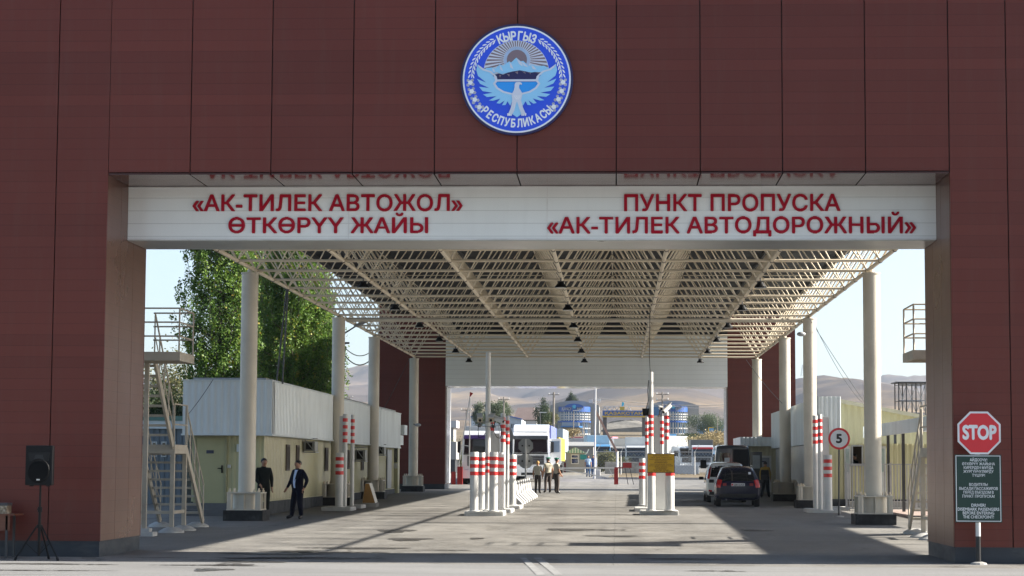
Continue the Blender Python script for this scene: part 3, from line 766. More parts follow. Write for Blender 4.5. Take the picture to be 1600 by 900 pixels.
# =================================================================== LEFT OFFICE BUILDING
yb0, yb1 = 65.0, 103.5; gl = gz(yb0)
wx0, wx1 = -13.45, -11.15
lb = thing('office_building', 'low pale yellow modular office with grey-white ribbed parapet left of the canopy columns', 'building', (-13, yb0, gl))
wl_ = MB(); wl_.ribbed(wx0, wx1, gl+.42, 3.2, yb0, .2, .012); wl_.box(wx0, wx1-.03, yb0+.02, yb1, gl, 4.6)
part('front_wall', wl_, YELLOW, lb, world=True)
ws = MB(); ws.ribbed(yb0, yb1, gl+.45, 3.2, wx1-.03, .3, .02, axis='y'); part('side_wall', ws, YELLOWG := M('glossy_yellow_panels', (.50,.475,.30), .16, 0, .08, .8, dirt=((.36,.33,.22), .3)), lb, world=True)
fb = MB(); fb.box(wx0, wx1+.03, yb0-.05, yb1, gl-.3, gl+.42); part('foundation', fb, BASEG, lb, world=True)
st = MB(); st.box(wx0, wx1-.15, yb0-1.1, yb0-.05, gl-.2, gl+.2); st.box(wx0, wx1-.3, yb0-.6, yb0-.05, gl+.2, gl+.38); part('doorstep', st, M('grey_step', (.13,.135,.14), .8, 0, .2), lb, world=True)
PZ0, PZ1 = P(424, 678.5, 64.8).z, P(424, 596, 64.8).z
pf = MB(); px1 = P(424.5, 640, 64.3).x; px0 = P(285.5, 640, 64.3).x
pf.ribbed(px0, px1, PZ0, PZ1, 64.3, .21, .012); pf.box(px0, px1-.01, 64.33, 65.0, PZ0, PZ1-.01); pf.box(px0-.03, px1+.03, 64.24, 64.4, PZ0-.05, PZ0); pf.box(px0-.03, px1+.03, 64.24, 65, PZ1, PZ1+.03)
part('front_parapet', pf, SIDING, lb, world=True)
for a, b_, dz in ((64.36, 79.3, 0), (79.55, 94.2, -.04), (94.5, 103.2, -.06)):
    s_ = MB(); s_.ribbed(a, b_, PZ0+dz, PZ1+dz, px1-.03, .3, .02, axis='y'); s_.box(px1-.3, px1-.035, a, b_, PZ0+dz, PZ1+dz); s_.box(px1-.3, px1+.02, a, b_, PZ0+dz-.05, PZ0+dz-.003)
    s_.box(px1-.3, px1+.02, a, b_, PZ1+dz+.002, PZ1+dz+.03)
    part('side_parapet', s_, SIDING, lb, world=True)
for z0, z1, xx in ((664, 679, 632), (680, 695, 626)):
    q0, q1 = P(617, z1, 103.2), P(xx, z0, 103.2)
    part('end_canopy', MB().box(q0.x, q1.x, 103.2, 104.6, q0.z, q1.z), SIDING, lb, world=True)
dm = MB(); d0, d1 = P(306, 786, yb0-.03), P(351.5, 685, yb0-.03); dm.box(d0.x, d1.x, yb0-.07, yb0-.02, d0.z, d1.z)
door = part('door', dm, M('door_yellow', (.42,.405,.22), .35, 0, .06), lb, world=True)
fr = MB()
for a in ((d0.x-.08, d0.x-.006, d0.z, d1.z), (d1.x+.006, d1.x+.08, d0.z, d1.z), (d0.x-.08, d1.x+.08, d1.z+.006, d1.z+.08)): fr.box(a[0], a[1], yb0-.09, yb0-.01, a[2], a[3])
part('frame', fr, M('door_frame_yellow', (.34,.33,.19), .4), door, world=True)
q0, q1 = P(322.5, 708.5, yb0-.08), P(334, 703.5, yb0-.08); part('sign_plate', MB().box(q0.x, q1.x, yb0-.085, yb0-.072, q0.z, q1.z), M('navy_plate', (.02,.025,.07), .3), door, world=True)
h = P(346, 732, yb0-.08); part('handle', MB().box(h.x-.11, h.x+.03, yb0-.14, yb0-.11, h.z-.012, h.z+.02).box(h.x, h.x+.04, yb0-.115, yb0-.07, h.z-.14, h.z+.1), BLACKP, door, world=True)
for y_ in (700, 770): h = P(304.5, y_, yb0-.08); part('hinge', MB().tube((h.x, yb0-.09, h.z-.07), (h.x, yb0-.09, h.z+.07), .015, n=6), DSTEEL, door, world=True)
h = P(358.5, 728.5, yb0); part('switch_box', MB().box(h.x-.05, h.x+.05, yb0-.07, yb0-.02, h.z-.05, h.z+.05), WHITEP, lb, world=True)
h = P(374.5, 700, yb0); part('meter_box', MB().box(h.x-.07, h.x+.07, yb0-.14, yb0-.02, h.z-.12, h.z+.12), SIDING, lb, world=True)
part('roof', MB().box(wx0, px1-.31, yb0, yb1, 4.6, 4.68), GREYP, lb, world=True)
WINF = M('window_frame_bronze', (.09,.065,.045), .6)
def side_y(px): # distance at which the side wall shows at pixel column px
    lo, hi = 60., 130.
    for _ in range(40):
        mid = (lo+hi)/2
        if P(px, 720, mid).x < wx1: lo, hi = (mid, hi) if False else (lo, mid)
        else: lo, hi = (mid, hi)
    return lo
def side_y2(px, X, lo=40., hi=140.):
    f = lambda Y: P(px, 720, Y).x-X; s = f(lo) > 0
    for _ in range(50):
        mid = (lo+hi)/2
        if (f(mid) > 0) == s: lo = mid
        else: hi = mid
    return lo
for pa, pb, z0, z1 in ((446.5, 452, 735.5, 694.5), (462.5, 466.8, 736, 695.5), (507.5, 512, 736, 699.5), (543.5,546,733,703), (564, 568, 735, 712)):
    ya, yb_ = side_y2(pa, wx1), side_y2(pb, wx1); za, zb = P(pa, z0, ya).z, P(pa, z1, ya).z
    wf = part('window', MB().box(wx1-.02, wx1+.03, ya, yb_, za, zb), WINF, lb, world=True)
    part('pane', MB().box(wx1+.03, wx1+.034, ya+.07, yb_-.07, za+.07, zb-.07), M('window_brown_glass', (.05,.035,.025), .6, spec=.2), wf, world=True)
for pa, pb, z0, z1 in ((472.5, 492, 704.5, 689.5), (553, 570.5, 719, 703), (588.5, 597, 710, 698)):
    ya = side_y2(pa, wx1); q = P(pb, z0, ya); za, zb = P(pa, z0, ya).z, P(pa, z1, ya).z; xo = max(q.x, wx1+.35)
    ac = part('air_conditioner', MB().box(wx1+.04, xo, ya+.02, ya+.75, za, zb), M('ac_grey', (.30,.30,.28), .5), lb, world=True, bevel=.02)
    part('fan_grille', MB().box(wx1+.12, xo-.1, ya, ya+.018, za+.05, zb-.05), BLACKP, ac, world=True)
    bk = MB(); bk.bar((wx1+.02, ya-.05, zb+.15), (xo, ya-.05, za-.04), .03, .03).box(wx1+.02, xo+.03, ya-.06, ya+.8, za-.06, za-.025).bar((wx1+.02, ya-.05, zb+.1),(xo+.1, ya-.05, zb+.1), .03,.03)
    part('bracket', bk, STEEL, ac, world=True)
# entrance at the far end of the side wall
dy0, dy1 = side_y2(603, wx1), side_y2(606.5, wx1)
for nm, pa, pb, z0, z1, mm in (('end_door', 604, 606.8, 770, 702, GREYP), ('end_frame', 606.8, 622, 770, 698, WHITEP)):
    if nm == 'end_door':
        ya, yb_ = side_y2(pa, wx1), side_y2(pb, wx1)
        part('door', MB().box(wx1, wx1+.05, ya, yb_+1, gz(ya)+.3, 2.7), mm, lb, world=True)
q0 = P(610, 771, 103.6); q1 = P(622, 697, 103.6)
ps = part('entrance_porch', MB().box(q0.x, q1.x, 103.6, 104.4, gz(104), q1.z), YELLOW, lb, world=True)
a, b_ = P(614.5, 722, 103.58), P(621, 699, 103.58); part('window', MB().box(a.x, b_.x, 103.56, 103.6, a.z, b_.z), GLASSD, ps, world=True)
a, b_ = P(614.5, 732, 103.58), P(621, 724, 103.58); part('window', MB().box(a.x, b_.x, 103.56, 103.6, a.z, b_.z), WHITEP, ps, world=True)

# modular cabin beside it, seen between the stairs
a, b_ = P(226, 790, 79), P(291, 670, 79)
mc_ = thing('modular_cabin', 'blue grey ribbed cabin with pale roof band behind the left staircase', 'cabin', (a.x, 79, gz(79)))
BLUEG = M('blue_grey_siding', (.17,.20,.23), .5, 0, .12)
w_ = MB(); w_.ribbed(-22, b_.x, gz(79), b_.z, 79, .22, .035); w_.box(-22, b_.x, 79.01, 84, gz(79), b_.z); part('wall', w_, BLUEG, mc_, world=True)
z1 = P(250, 650, 79).z; part('roof_band', MB().box(-22, b_.x+.1, 78.85, 84.1, b_.z, z1-.18), SIDING, mc_, world=True); part('roof', MB().box(-22, b_.x+.1, 78.8, 84.1, z1-.18, z1), M('green_roof', (.12,.24,.2), .5), mc_, world=True)
for px_ in (237, 252, 266):
    a, b2 = P(px_, 714, 79), P(px_+9, 690, 79); wn = part('window', MB().box(a.x, b2.x, 78.93, 78.96, a.z, b2.z), WHITEP, mc_, world=True)
    part('pane', MB().box(a.x+.05, b2.x-.05, 78.915, 78.93, a.z+.05, b2.z-.05), GLASSD, wn, world=True)

# =================================================================== RIGHT OFFICE BUILDING
rb = thing('office_building', 'yellow office with tall ribbed white parapet and wide awning right of the speed limit sign', 'building', (10.5, 80, gz(80)))
g8 = gz(80); RX = 8.02
z0, z1 = P(1240, 692, 80).z, P(1296, 619.5, 80).z
fx1 = P(1313.6, 620, 80).x; fx0 = P(1279, 620, 80).x
s_ = MB(); s_.ribbed(fx0, fx1, z0, z1, 80, .17, .015); s_.box(fx0+.02, fx1, 80.01, 80.6, z0, z1-.01); part('front_parapet', s_, SIDING, rb, world=True)
for a, b_ in ((80.03, 92.2), (92.4, 104.6)):
    s_ = MB(); s_.ribbed(a, b_, z0, z1-.03, fx0+.03, .3, -.03, axis='y'); s_.box(fx0+.035, fx0+.3, a, b_, z0, z1-.03); part('side_parapet', s_, SIDING, rb, world=True)
s_ = MB(); s_.box(fx0+.25, 14, 83.0, 105, g8, z0); s_.box(fx0+.25, fx0+.33, 81.03, 82.99, g8, z0-.09); s_.box(fx0+.25, 14, 81.03, 82.99, z0-.08, z0-.004); part('side_wall', s_, M('white_grey_panels', (.42,.43,.42), .3, 0, .1), rb, world=True)
wa_, wb_ = P(1333, 725.5, 80.9), P(1346.5, 697.5, 80.9)
s_ = MB(); s_.ribbed(fx0+.25, wa_.x, g8+.3, z0-.003, 81.0, .2, .02); s_.ribbed(wb_.x, 14, g8+.3, z0-.003, 81.0, .2, .02); s_.ribbed(wa_.x, wb_.x, g8+.3, wa_.z, 81.0, .2, .02); s_.ribbed(wa_.x, wb_.x, wb_.z, z0-.003, 81.0, .2, .02); part('front_wall', s_, YELLOW2, rb, world=True)
s_ = MB(); s_.box(fx0+.22, 14.02, 80.9, 105, g8-.3, g8+.3); part('foundation', s_, BASEG, rb, world=True)
# booth window and door
a, b_ = P(1333, 725.5, 80.9), P(1346.5, 697.5, 80.9)
wn = part('booth_window_frame', MB().box(a.x-.06, a.x, 80.9, 81.02, a.z-.06, b_.z+.06).box(b_.x, b_.x+.06, 80.9, 81.02, a.z-.06, b_.z+.06).box(a.x, b_.x, 80.9, 81.02, b_.z, b_.z+.06).box(a.x-.1, b_.x+.1, 80.8, 81.02, a.z-.06, a.z), GREYP, rb, world=True)
part('interior_panel', MB().box(a.x-.6, b_.x+.6, 82.9, 82.95, g8+.2, z0-.1), M('dim_interior', (.10,.06,.04), .5), rb, world=True)
for pa, pb in ((1320, 1329), (1376, 1384)):
    a, b_ = P(pa, 790, 80.9), P(pb, 697, 80.9); d_ = part('door', MB().box(a.x, b_.x, 80.9, 80.96, g8+.3, b_.z), WHITEP, rb, world=True)
    part('pane', MB().box(a.x+.05, b_.x-.05, 80.88, 80.9, a.z+1.3, b_.z-.1), M('milky_glass', (.35,.42,.4), .2), d_, world=True)
# taller yellow gable hall behind
hall = thing('gable_hall', 'pale yellow ribbed hall with a low sloping roof behind the office awning', 'building', (12, 96, gz(96)))
A_, B_ = P(1314, 629, 96), P(1470, 660, 96)
hm = MB(); zz0 = gz(96)
pr = []; u = A_.x
vs = []; k = 0
while u < B_.x:
    t = (u-A_.x)/(B_.x-A_.x); d_ = .04 if k % 4 in (1, 2) else 0
    vs += [(u, 96-d_, zz0), (u, 96-d_, A_.z+(B_.z-A_.z)*t)]; k += 1; u += (.03, .12, .03, .12)[k % 4]
hm.add(vs, [(2*i, 2*i+2, 2*i+3, 2*i+1) for i in range(len(vs)//2-1)]); part('front_wall', hm, YELLOW2, hall, world=True)
hb = MB(); hb.prism([(A_.x+.02, zz0), (B_.x, zz0), (B_.x, B_.z-.02), (A_.x+.02, A_.z-.02)], lambda u, v: (u, 96.01, v), lambda u, v: (u, 110, v)); part('side_wall', hb, YELLOW2, hall, world=True)
rr_ = MB(); rr_.prism([(A_.x-.2, A_.z+.0), (B_.x+.1, B_.z+.0), (B_.x+.1, B_.z+.16), (A_.x-.2, A_.z+.18)], lambda u, v: (u, 95.7, v), lambda u, v: (u, 110.2, v)); part('roof', rr_, M('cream_roof_edge', (.62,.58,.42), .4), hall, world=True)
# awning of the right office
az0, az1 = 3.09, 3.53; aX = 9.55
ya, yb_ = side_y2(1441, aX), 80.85
aw = MB(); aw.ribbed(ya-8, yb_, az0, az1, aX, .25, -.02, axis='y'); aw.box(aX+.01, aX+.08, ya-8, yb_, az0, az1); aw.box(aX+.085, aX+3.6, ya-8, yb_, az0+.25, az0+.31)
part('awning', aw, SIDING, rb, world=True)
for px_, off in ((1388, .25), (1399, 1.6), (1411.5, .25), (1368, 1.6)):
    yy = side_y2(px_, aX+off); part('awning_post', MB().box(aX+off-.05, aX+off+.05, yy-.05, yy+.05, gz(yy)-.2, az0+.25), DSTEEL, rb, world=True)
# low step in front
part('step', MB().box(8.9, 12.5, 80.2, 80.88, g8-.2, g8+.22), CONC, rb, world=True)
# small guard hut with flat canopy by the far gate
hut = thing('guard_hut', 'small cream guard hut with ribbed flat canopy and grey door beside the far right pier', 'hut', (7.6, 106.5, gz(106)))
a, b_ = P(1165, 774, 106.5), P(1213, 697, 106.5)
s_ = MB(); s_.ribbed(a.x, b_.x+.5, gz(106), b_.z, 106.5, .2, .02); s_.box(a.x, b_.x+.5, 106.51, 112, gz(106)-.3, b_.z); part('wall', s_, M('cream_siding', (.52,.48,.33), .45), hut, world=True)
a, b_ = P(1157, 697, 105.6), P(1212, 683, 105.6)
s_ = MB(); s_.ribbed(a.x, b_.x+.4, a.z, b_.z, 105.6, .2, .03); s_.box(a.x, b_.x+.4, 105.61, 112.2, a.z, b_.z); part('canopy_band', s_, SIDING, hut, world=True)
a, b_ = P(1184, 772, 106.4), P(1205, 712, 106.4)
d_ = part('door', MB().box(a.x+.09, b_.x-.09, 106.40, 106.46, gz(106)+.12, b_.z-.1), M('door_grey', (.26,.28,.31), .4), hut, world=True)
part('frame', MB().box(a.x, a.x+.085, 106.38, 106.47, gz(106), b_.z).box(b_.x-.085, b_.x, 106.38, 106.47, gz(106), b_.z).box(a.x+.086, b_.x-.086, 106.38, 106.47, b_.z-.095, b_.z), WHITEP, d_, world=True)
q = P(1192, 721, 106.38); part('name_plate', MB().box(q.x-.1, q.x+.14, 106.375, 106.395, q.z-.04, q.z+.03), M('navy_plate', (0,0,0)), d_, world=True)
part('step', MB().box(a.x-.1, b_.x+.3, 105.7, 106.36, gz(106)-.2, gz(106)+.1), CONC, hut, world=True)

# kit along the right side wall: grey cabinet and hose reel
cb = thing('utility_cabinet', 'dark grey wall cabinet with hoses beside the right canopy columns', 'cabinet', (8.1, 86, 1.6))
q = P(1253, 735, 86); part('box', MB().box(7.95, 8.25, 85.6, 86.4, q.z-.25, q.z+.35), DSTEEL, cb, world=True, bevel=.01)
part('pipe', MB().path([(8.0, 85.9, q.z-.25), (7.8, 84.2, .95), (7.75, 83.6, .6)], .03), DSTEEL, cb, world=True)

# bar fence under the awning
fy = 75.3; fg = gz(fy)
fx0, fx1 = P(1322, 795, fy).x, P(1475, 795, fy).x; zt = P(1380, 725.5, fy).z
fence = thing('bar_fence', 'grey vertical bar fence with gate behind the front right canopy column', 'fence', ((fx0+fx1)/2, fy, fg))
mb = MB(); x = fx0; k = 0
while x < fx1: mb.box(x-.02, x+.02, fy-.011, fy+.011, fg+.1, zt-(.0 if k%2 else .0)); x += .115; k += 1
part('bars', mb, GREYF := M('fence_grey', (.36,.37,.38), .45, .1), fence, world=True)
part('top_rail', MB().box(fx0, fx1, fy-.02, fy+.02, zt-.02, zt+.02), GREYF, fence, world=True); part('bottom_rail', MB().box(fx0, fx1, fy-.02, fy+.02, fg+.06, fg+.1), GREYF, fence, world=True)
for px_ in (1323, 1352, 1392, 1432): q = P(px_, 790, fy-.03); part('post', MB().box(q.x-.035, q.x+.035, fy-.06, fy+.01, fg-.2, zt+.06), GREYF, fence, world=True)
mb = MB(); c0 = MB()
PAV, nt, b = nodes('red_block_paving'); tc = N(nt,'ShaderNodeTexCoord'); bt = N(nt,'ShaderNodeTexBrick'); nt.links.new(tc.outputs['Object'], bt.inputs['Vector'])
bt.inputs['Scale'].default_value = 3; bt.inputs['Color1'].default_value = (.34,.22,.19,1); bt.inputs['Color2'].default_value = (.42,.36,.32,1); bt.inputs['Mortar'].default_value = (.2,.18,.17,1)
nt.links.new(bt.outputs[0], b.inputs['Base Color']); b.inputs['Roughness'].default_value = .85
mb.box(9.3, 16, 66, 75.1, gz(66)-.1, gz(75)+.05); struct('pavement', mb, PAV)

# =================================================================== BOLLARDS AND REFLECTIVE POSTS
def isl(label, px0, px1, pyf, depth, h=.15, rnd=.05, mat=None):
    a, b_ = G(px0, pyf), G(px1, pyf); y = (a.y+b_.y)/2
    mb = MB(); mb.box(a.x, b_.x, y, y+depth, gz(y)-.1, gz(y)+h)
    single('concrete_island', mb, mat or WHITEC, label, 'concrete island', ((a.x+b_.x)/2, y, gz(y)), bevel=rnd)
    return y
def post(kind, px, pyb, pyt, rpx, nb, label, bz=None, group=None, tilt=0, hb=.15, toplight=False, bandh=.118, gap=.235, first=.15):
    c = G(px, pyb, hb); s = F/c.y; r = rpx/s; ht = (pyb-pyt)/s
    T = thing('bollard' if kind == 's' else 'reflective_post', label, 'bollard' if kind == 's' else 'post', (c.x, c.y, c.z), 0, group)
    mb = MB(); mb.lathe([(r, 0), (r, ht-.02), (r*.9, ht), (.01, ht+.002)], (0,0,0), 20); part('shaft', mb, WHITEP, T, smooth=True)
    if kind == 's': part('base_plate', MB().lathe([(r*1.35, 0), (r*1.35, .02), (r*1.0, .03)], (0,0,0), 20), WHITEP, T)
    for k in range(nb):
        z = ht-first-k*gap; b2 = MB(); b2.lathe([(r+.004, z-bandh), (r+.004, z)], (0,0,0), 20); part('reflective_band', b2, REDR, T, smooth=True)
    return T
grp = 'white bollards with red bands on the lane islands'; grt = 'tall white posts with red bands on the lane islands'
# left-centre island
ia = isl('white front slab of the left lane island under the cluster of bollards', 725, 787, 806, 1.6)
isl('white middle slab of the left lane island behind the bollard cluster', 781.5, 799, 801.5, 2.2, .13)
isl('white rear slab of the left lane island beside the striped barriers', 790, 813, 795.5, 2.4, .12)
post('s', 740.8, 799, 706.8, 6.7, 3, 'stout white bollard at the left front corner of the left lane island', group=grp)
post('s', 752.6, 796.5, 707.8, 5.3, 3, 'white bollard just left of the thin camera mast on the left lane island', group=grp)
post('s', 770.9, 799, 706.8, 6.7, 3, 'stout white bollard at the right front of the left lane island', group=grp)
post('s', 782.1, 796, 708, 5.2, 3, 'slimmer white bollard at the right end of the left front slab', group=grp)
post('t', 785.4, 794, 646.6, 3.8, 4, 'tall banded post with camera arm rising behind the left lane bollards', group=grt)
post('t', 792.3, 792.5, 651, 3.0, 4, 'tall slim banded post immediately right of its taller twin on the left island', group=grt)
post('s', 800.6, 789.5, 711, 5.7, 3, 'lone white bollard next to the striped barriers at the rear slab', group=grp)
post('t', 768.6, 792, 651, 2.9, 4, 'tall banded post half hidden behind the camera mast', group=grt)
# centre-right island
isl('white front slab of the right lane island below the yellow notice', 1000, 1060.5, 805, 1.6)
isl('white rear slab of the right lane island sticking out to the left', 992, 1022, 799.5, 2.6, .13)
post('s', 1018, 798, 709, 6.2, 3, 'stout white bollard left of the flat panel under the yellow notice', group=grp)
post('s', 1046.8, 798, 709, 6.8, 3, 'stout white bollard right of the flat panel under the yellow notice', group=grp)
post('s', 1003.6, 789.5, 717, 5.2, 3, 'white bollard at the left edge of the right lane island', group=grp)
post('t', 1010.6, 792, 653, 2.6, 4, 'slim banded post left of the tallest mast on the right lane island', group=grt)
post('t', 1034.3, 792, 652, 2.8, 4, 'slim banded post right of the tall grey panel on the right island', group=grt)
post('t', 1041.8, 794, 644, 3.7, 4, 'thick banded post topped by a camera on the right lane island', group=grt)
# right kerb-side group
isl('rough white slab below the banded posts left of the speed limit sign', 1262, 1313, 801.5, 1.5, .14, .06)
isl('low white slab reaching behind the speed limit sign pole', 1280, 1328, 797.5, 1.6, .12, .06)
post('t', 1274.4, 795, 651, 3.8, 4, 'leftmost tall banded post by the speed limit sign', group=grt)
post('t', 1281.9, 795.8, 649.5, 3.6, 4, 'tall banded post between its twin and the short bollard by the speed limit sign', group=grt)
post('s', 1294, 798, 712, 6.5, 3, 'white bollard directly left of the speed limit sign', group=grp)
# left kerb-side group
isl('rounded white slab under the bollard near the second left column', 500, 549, 798.5, 1.5, .14, .07)
isl('rounded white slab under the two tall posts near the striped block', 545, 565, 794.5, 1.4, .13, .06)
post('s', 529.8, 792.5, 707.6, 6.4, 3, 'white bollard in front of the second left canopy column', group=grp)
post('t', 537.9, 791.5, 647, 3.8, 4, 'taller left one of the two banded posts by the left office', group=grt)
post('t', 549.7, 790.5, 648.5, 3.1, 4, 'slimmer right one of the two banded posts by the left office', group=grt)
# flat white panels (scanner housings) standing among the posts
def panel(px0, px1, pyt, pyb, label, dy=0):
    c = G((px0+px1)/2, pyb, .13); s = F/c.y; w_ = (px1-px0)/s; h = (pyb-pyt)/s
    T = thing('detector_panel', label, 'panel', (c.x, c.y, c.z))
    part('housing', MB().box(-w_/2, w_/2, -.05, .05, .03, h), WHITEP, T, bevel=.015)
    part('base', MB().box(-w_/2-.04, w_/2+.04, -.09, .09, 0, .03), WHITEC, T)
    part('side_channel', MB().box(-w_/2-.012, -w_/2-.001, -.06, .06, .03, h-.04).box(w_/2+.001, w_/2+.012, -.06, .06, .03, h-.04), WHITEP, T)
panel(765.5, 779.5, 678, 793, 'flat white detector panel behind the left lane bollards')
panel(1024.3, 1039.7, 712, 797.5, 'low flat white panel between the two stout bollards under the yellow notice')
panel(1020.8, 1030.5, 651, 794, 'tall flat grey-white panel behind the yellow notice')
panel(1286, 1295.5, 653, 794, 'tall flat white panel behind the bollard left of the speed limit sign')
panel(529.4, 534.8, 650, 790, 'narrow flat white panel behind the bollard near the left office')

# masts with cameras
def mast(px, pyb, pyt, rpx, label, bands=0, bz=()):
    c = G(px, pyb, .15); s = F/c.y; r = rpx/s; ht = (pyb-pyt)/s
    T = thing('camera_mast', label, 'mast', (c.x, c.y, c.z))
    part('pole', MB().lathe([(r*1.05,0),(r*1.0,ht*.5),(r*.92,ht),(.01,ht+.01)], (0,0,0), 18), WHITEP, T, smooth=True)
    part('base_plate', MB().lathe([(r*1.8,0),(r*1.8,.03),(r*1.1,.05)], (0,0,0), 18), WHITEP, T)
    for y_ in bz:
        z = (pyb-y_)/s; part('reflective_band', MB().lathe([(r+.005, z-.105), (r+.005, z)], (0,0,0), 18), REDR, T, smooth=True)
    return T, c, s
T1, c1, s1 = mast(761.6, 798, 551, 4.1, 'tall white camera mast rising from the left lane island', bz=(714, 724, 734))
cl_ = MB()
for z in ((798-668)/s1, (798-661)/s1): cl_.lathe([(.105,z),(.105,z+.03)], (0,0,0), 14); cl_.tube((-.05,0,z+.015), (-.42,0,z+.05), .015, n=6); cl_.tube((.05,0,z+.015), (.4,0,z+.05), .015, n=6)
part('clamp', cl_, STEEL, T1)
CAMM = M('camera_beige', (.42,.38,.30), .5, 0, .15)
def camera(px, py, Y, rz, label, body=(.14,.42,.13), pitch=.3, white=True):
    body = tuple(v*.78 for v in body)
    q = P(px, py, Y); T = thing('security_camera', label, 'camera', q, rz)
    b2 = MB(); b2.cbox((0,0,0), body, rx=pitch); part('housing', b2, CAMM if not white else WHITEP, T, bevel=.015)
    part('hood', MB().cbox((0,-.03,body[2]/2+.02), (body[0]+.03, body[1]+.08, .015), rx=pitch), WHITEP, T)
    part('lens', MB().tube((0,-body[1]/2*cos(pitch)-.005,-body[1]/2*sin(pitch)), (0,-body[1]/2*cos(pitch)-.03,-body[1]/2*sin(pitch)-.01), .045, n=10), BLACKP, T)
    part('mount', MB().tube((0,.05,-.06), (0,.1,-.22), .02, n=6).box(-.05,.05,.06,.14,-.28,-.22), DSTEEL, T)
camera(749.5, 654, c1.y, R_(10), 'beige security camera on the left arm of the mast', (.2,.3,.2), .5, False)
camera(776, 655, c1.y-.1, R_(65), 'long white security camera with cables on the right arm of the mast', (.16,.62,.16), .3)
camera(768.5, 654, c1.y-.05, R_(-10), 'beige security camera next to the mast on its right arm', (.2,.3,.2), .5, False)
def cable(label, pts, r=.012, mat=BLACKP, cat='cable', name='cable'):
    mb = MB(); mb.path(pts, r, 5); single(name, mb, mat, label, cat, tuple(pts[0]))
def cpath(Y, pp): return [P(x, y, Y) for x, y in pp]
cable('thin black cable looping below the camera on the mast', cpath(c1.y-.15, [(770,664),(772,675),(776,683),(781,685),(784,680),(784,672),(781,663),(777,658)]))
cable('thin cable hanging down from the left camera of the mast', cpath(c1.y-.15, [(748,662),(747,672),(748,684),(755,682),(759,676)]))
cable('thin cable hanging between camera and bollards', cpath(c1.y-.1, [(779,661),(780.5,680),(781,706)]), .014, STEEL)
T2, c2, s2 = mast(1017, 797, 583, 3.9, 'tall white mast with red bands above the yellow notice on the right lane island', bz=(649.5, 659, 668.5, 678))
q = P(1009, 644, c2.y-.05)
spk = thing('loudspeaker', 'small black horn loudspeaker on the tall mast above the yellow notice', 'loudspeaker', q)
part('housing', MB().prism([(-.09,-.12),(.07,-.12),(.12,.12),(-.12,.12)], lambda u,v:(u,-.12,v), lambda u,v:(u,.12,v)), BLACKP, spk, bevel=.01)
part('bracket', MB().tube((.05,0,.0),(.22,0,.02),.015,n=6), STEEL, spk)
cable('black cable running down the tall mast to the loudspeaker', cpath(c2.y-.1, [(1013.5,594),(1012,610),(1013,625),(1011,634),(1009,640)]), .014)
cable('thin wire dropping from the canopy to the tall mast', cpath(c2.y-.05, [(1015.5,483),(1015.2,520),(1014.5,556),(1016,582)]), .012)
camera(1042.5, 638.5, c2.y+.6, R_(-60), 'white bullet camera tilted on top of a thick banded post', (.13,.45,.13), .7)
camera(1032, 638, c2.y+.4, R_(20), 'small dark-mounted camera cluster on the slim banded post', (.1,.2,.1), .2)

# =================================================================== STRIPED JERSEY BARRIERS
def stripe_mat():
    m, nt, b = nodes('white_barrier_concrete'); b.inputs['Roughness'].default_value = .75
    tc = N(nt,'ShaderNodeTexCoord'); sp = N(nt,'ShaderNodeSeparateXYZ'); nt.links.new(tc.outputs['Object'], sp.inputs[0])
    a = N(nt,'ShaderNodeMath',operation='ABSOLUTE'); nt.links.new(sp.outputs[1], a.inputs[0])
    st = ramp(nt, a.outputs[0], [(.56, 0), (.58, 1)])
    c = mixc(nt, st, ramp(nt, noise_n(nt, 4, 5), [(.3, (.50,.50,.49)), (.7, (.60,.60,.58))]), (.03, .03, .034)); nt.links.new(c, b.inputs['Base Color']); return m
STRIPE = stripe_mat()
JP = [(-.30,0),(.44,0),(.44,.08),(.16,.36),(.09,.88),(-.09,.88),(-.14,.33),(-.30,.08)]
def jersey(L, mat): return MB().prism(JP, lambda u, v: (u, -L/2, v), lambda u, v: (u, L/2, v))
ja, jb = G(808, 783.5), G(833, 768.5)
jx0 = -4.1; js = None
for k in range(8):
    y = 80.6+k*2.05; x = jx0
    lab = 'white concrete barrier with black stripes, ' + ['nearest in', 'second in', 'third in', 'fourth in', 'fifth in', 'sixth in', 'seventh in', 'rearmost of'][k] + ' the row beside the road signs'
    if js is None:
        js = thing('jersey_barrier', lab, 'barrier', (x, y, gz(y)), 0, 'striped concrete barriers in a row')
        part('body', jersey(1.9, STRIPE), STRIPE, js, bevel=.015); part('end_face', MB().prism([(u*.98,v*.98+.01) for u,v in JP], lambda u,v:(u,-.965,v), lambda u,v:(u,-.952,v)), WHITEC, js); part('lifting_loop', MB().path([(0,-.1,.8),(0,-.08,.86),(0,.08,.86),(0,.1,.8)], .012), DSTEEL, js)
    else: dup(js, (x, y, gz(y)), label=lab)
q = G(567, 793)
jl = thing('jersey_barrier', 'single striped concrete barrier with yellow end by the left kerb posts', 'barrier', (q.x, q.y+1.0, gz(q.y)), R_(4))
jm_, nt, b = nodes('brown_white_stripes'); tc = N(nt,'ShaderNodeTexCoord'); sp = N(nt,'ShaderNodeSeparateXYZ'); nt.links.new(tc.outputs['Object'], sp.inputs[0])
a = N(nt,'ShaderNodeMath',operation='PINGPONG'); nt.links.new(sp.outputs[1], a.inputs[0]); a.inputs[1].default_value = .15
nt.links.new(ramp(nt, a.outputs[0], [(.45, (.55,.54,.50)), (.5, (.13,.10,.07))]), b.inputs['Base Color']); b.inputs['Roughness'].default_value = .7
part('body', MB().prism([(-.10,.16),(.38,.16),(.16,.88),(.0,.88)], lambda u,v:(u,-1.0,v), lambda u,v:(u,1.0,v)), jm_, jl, bevel=.01)
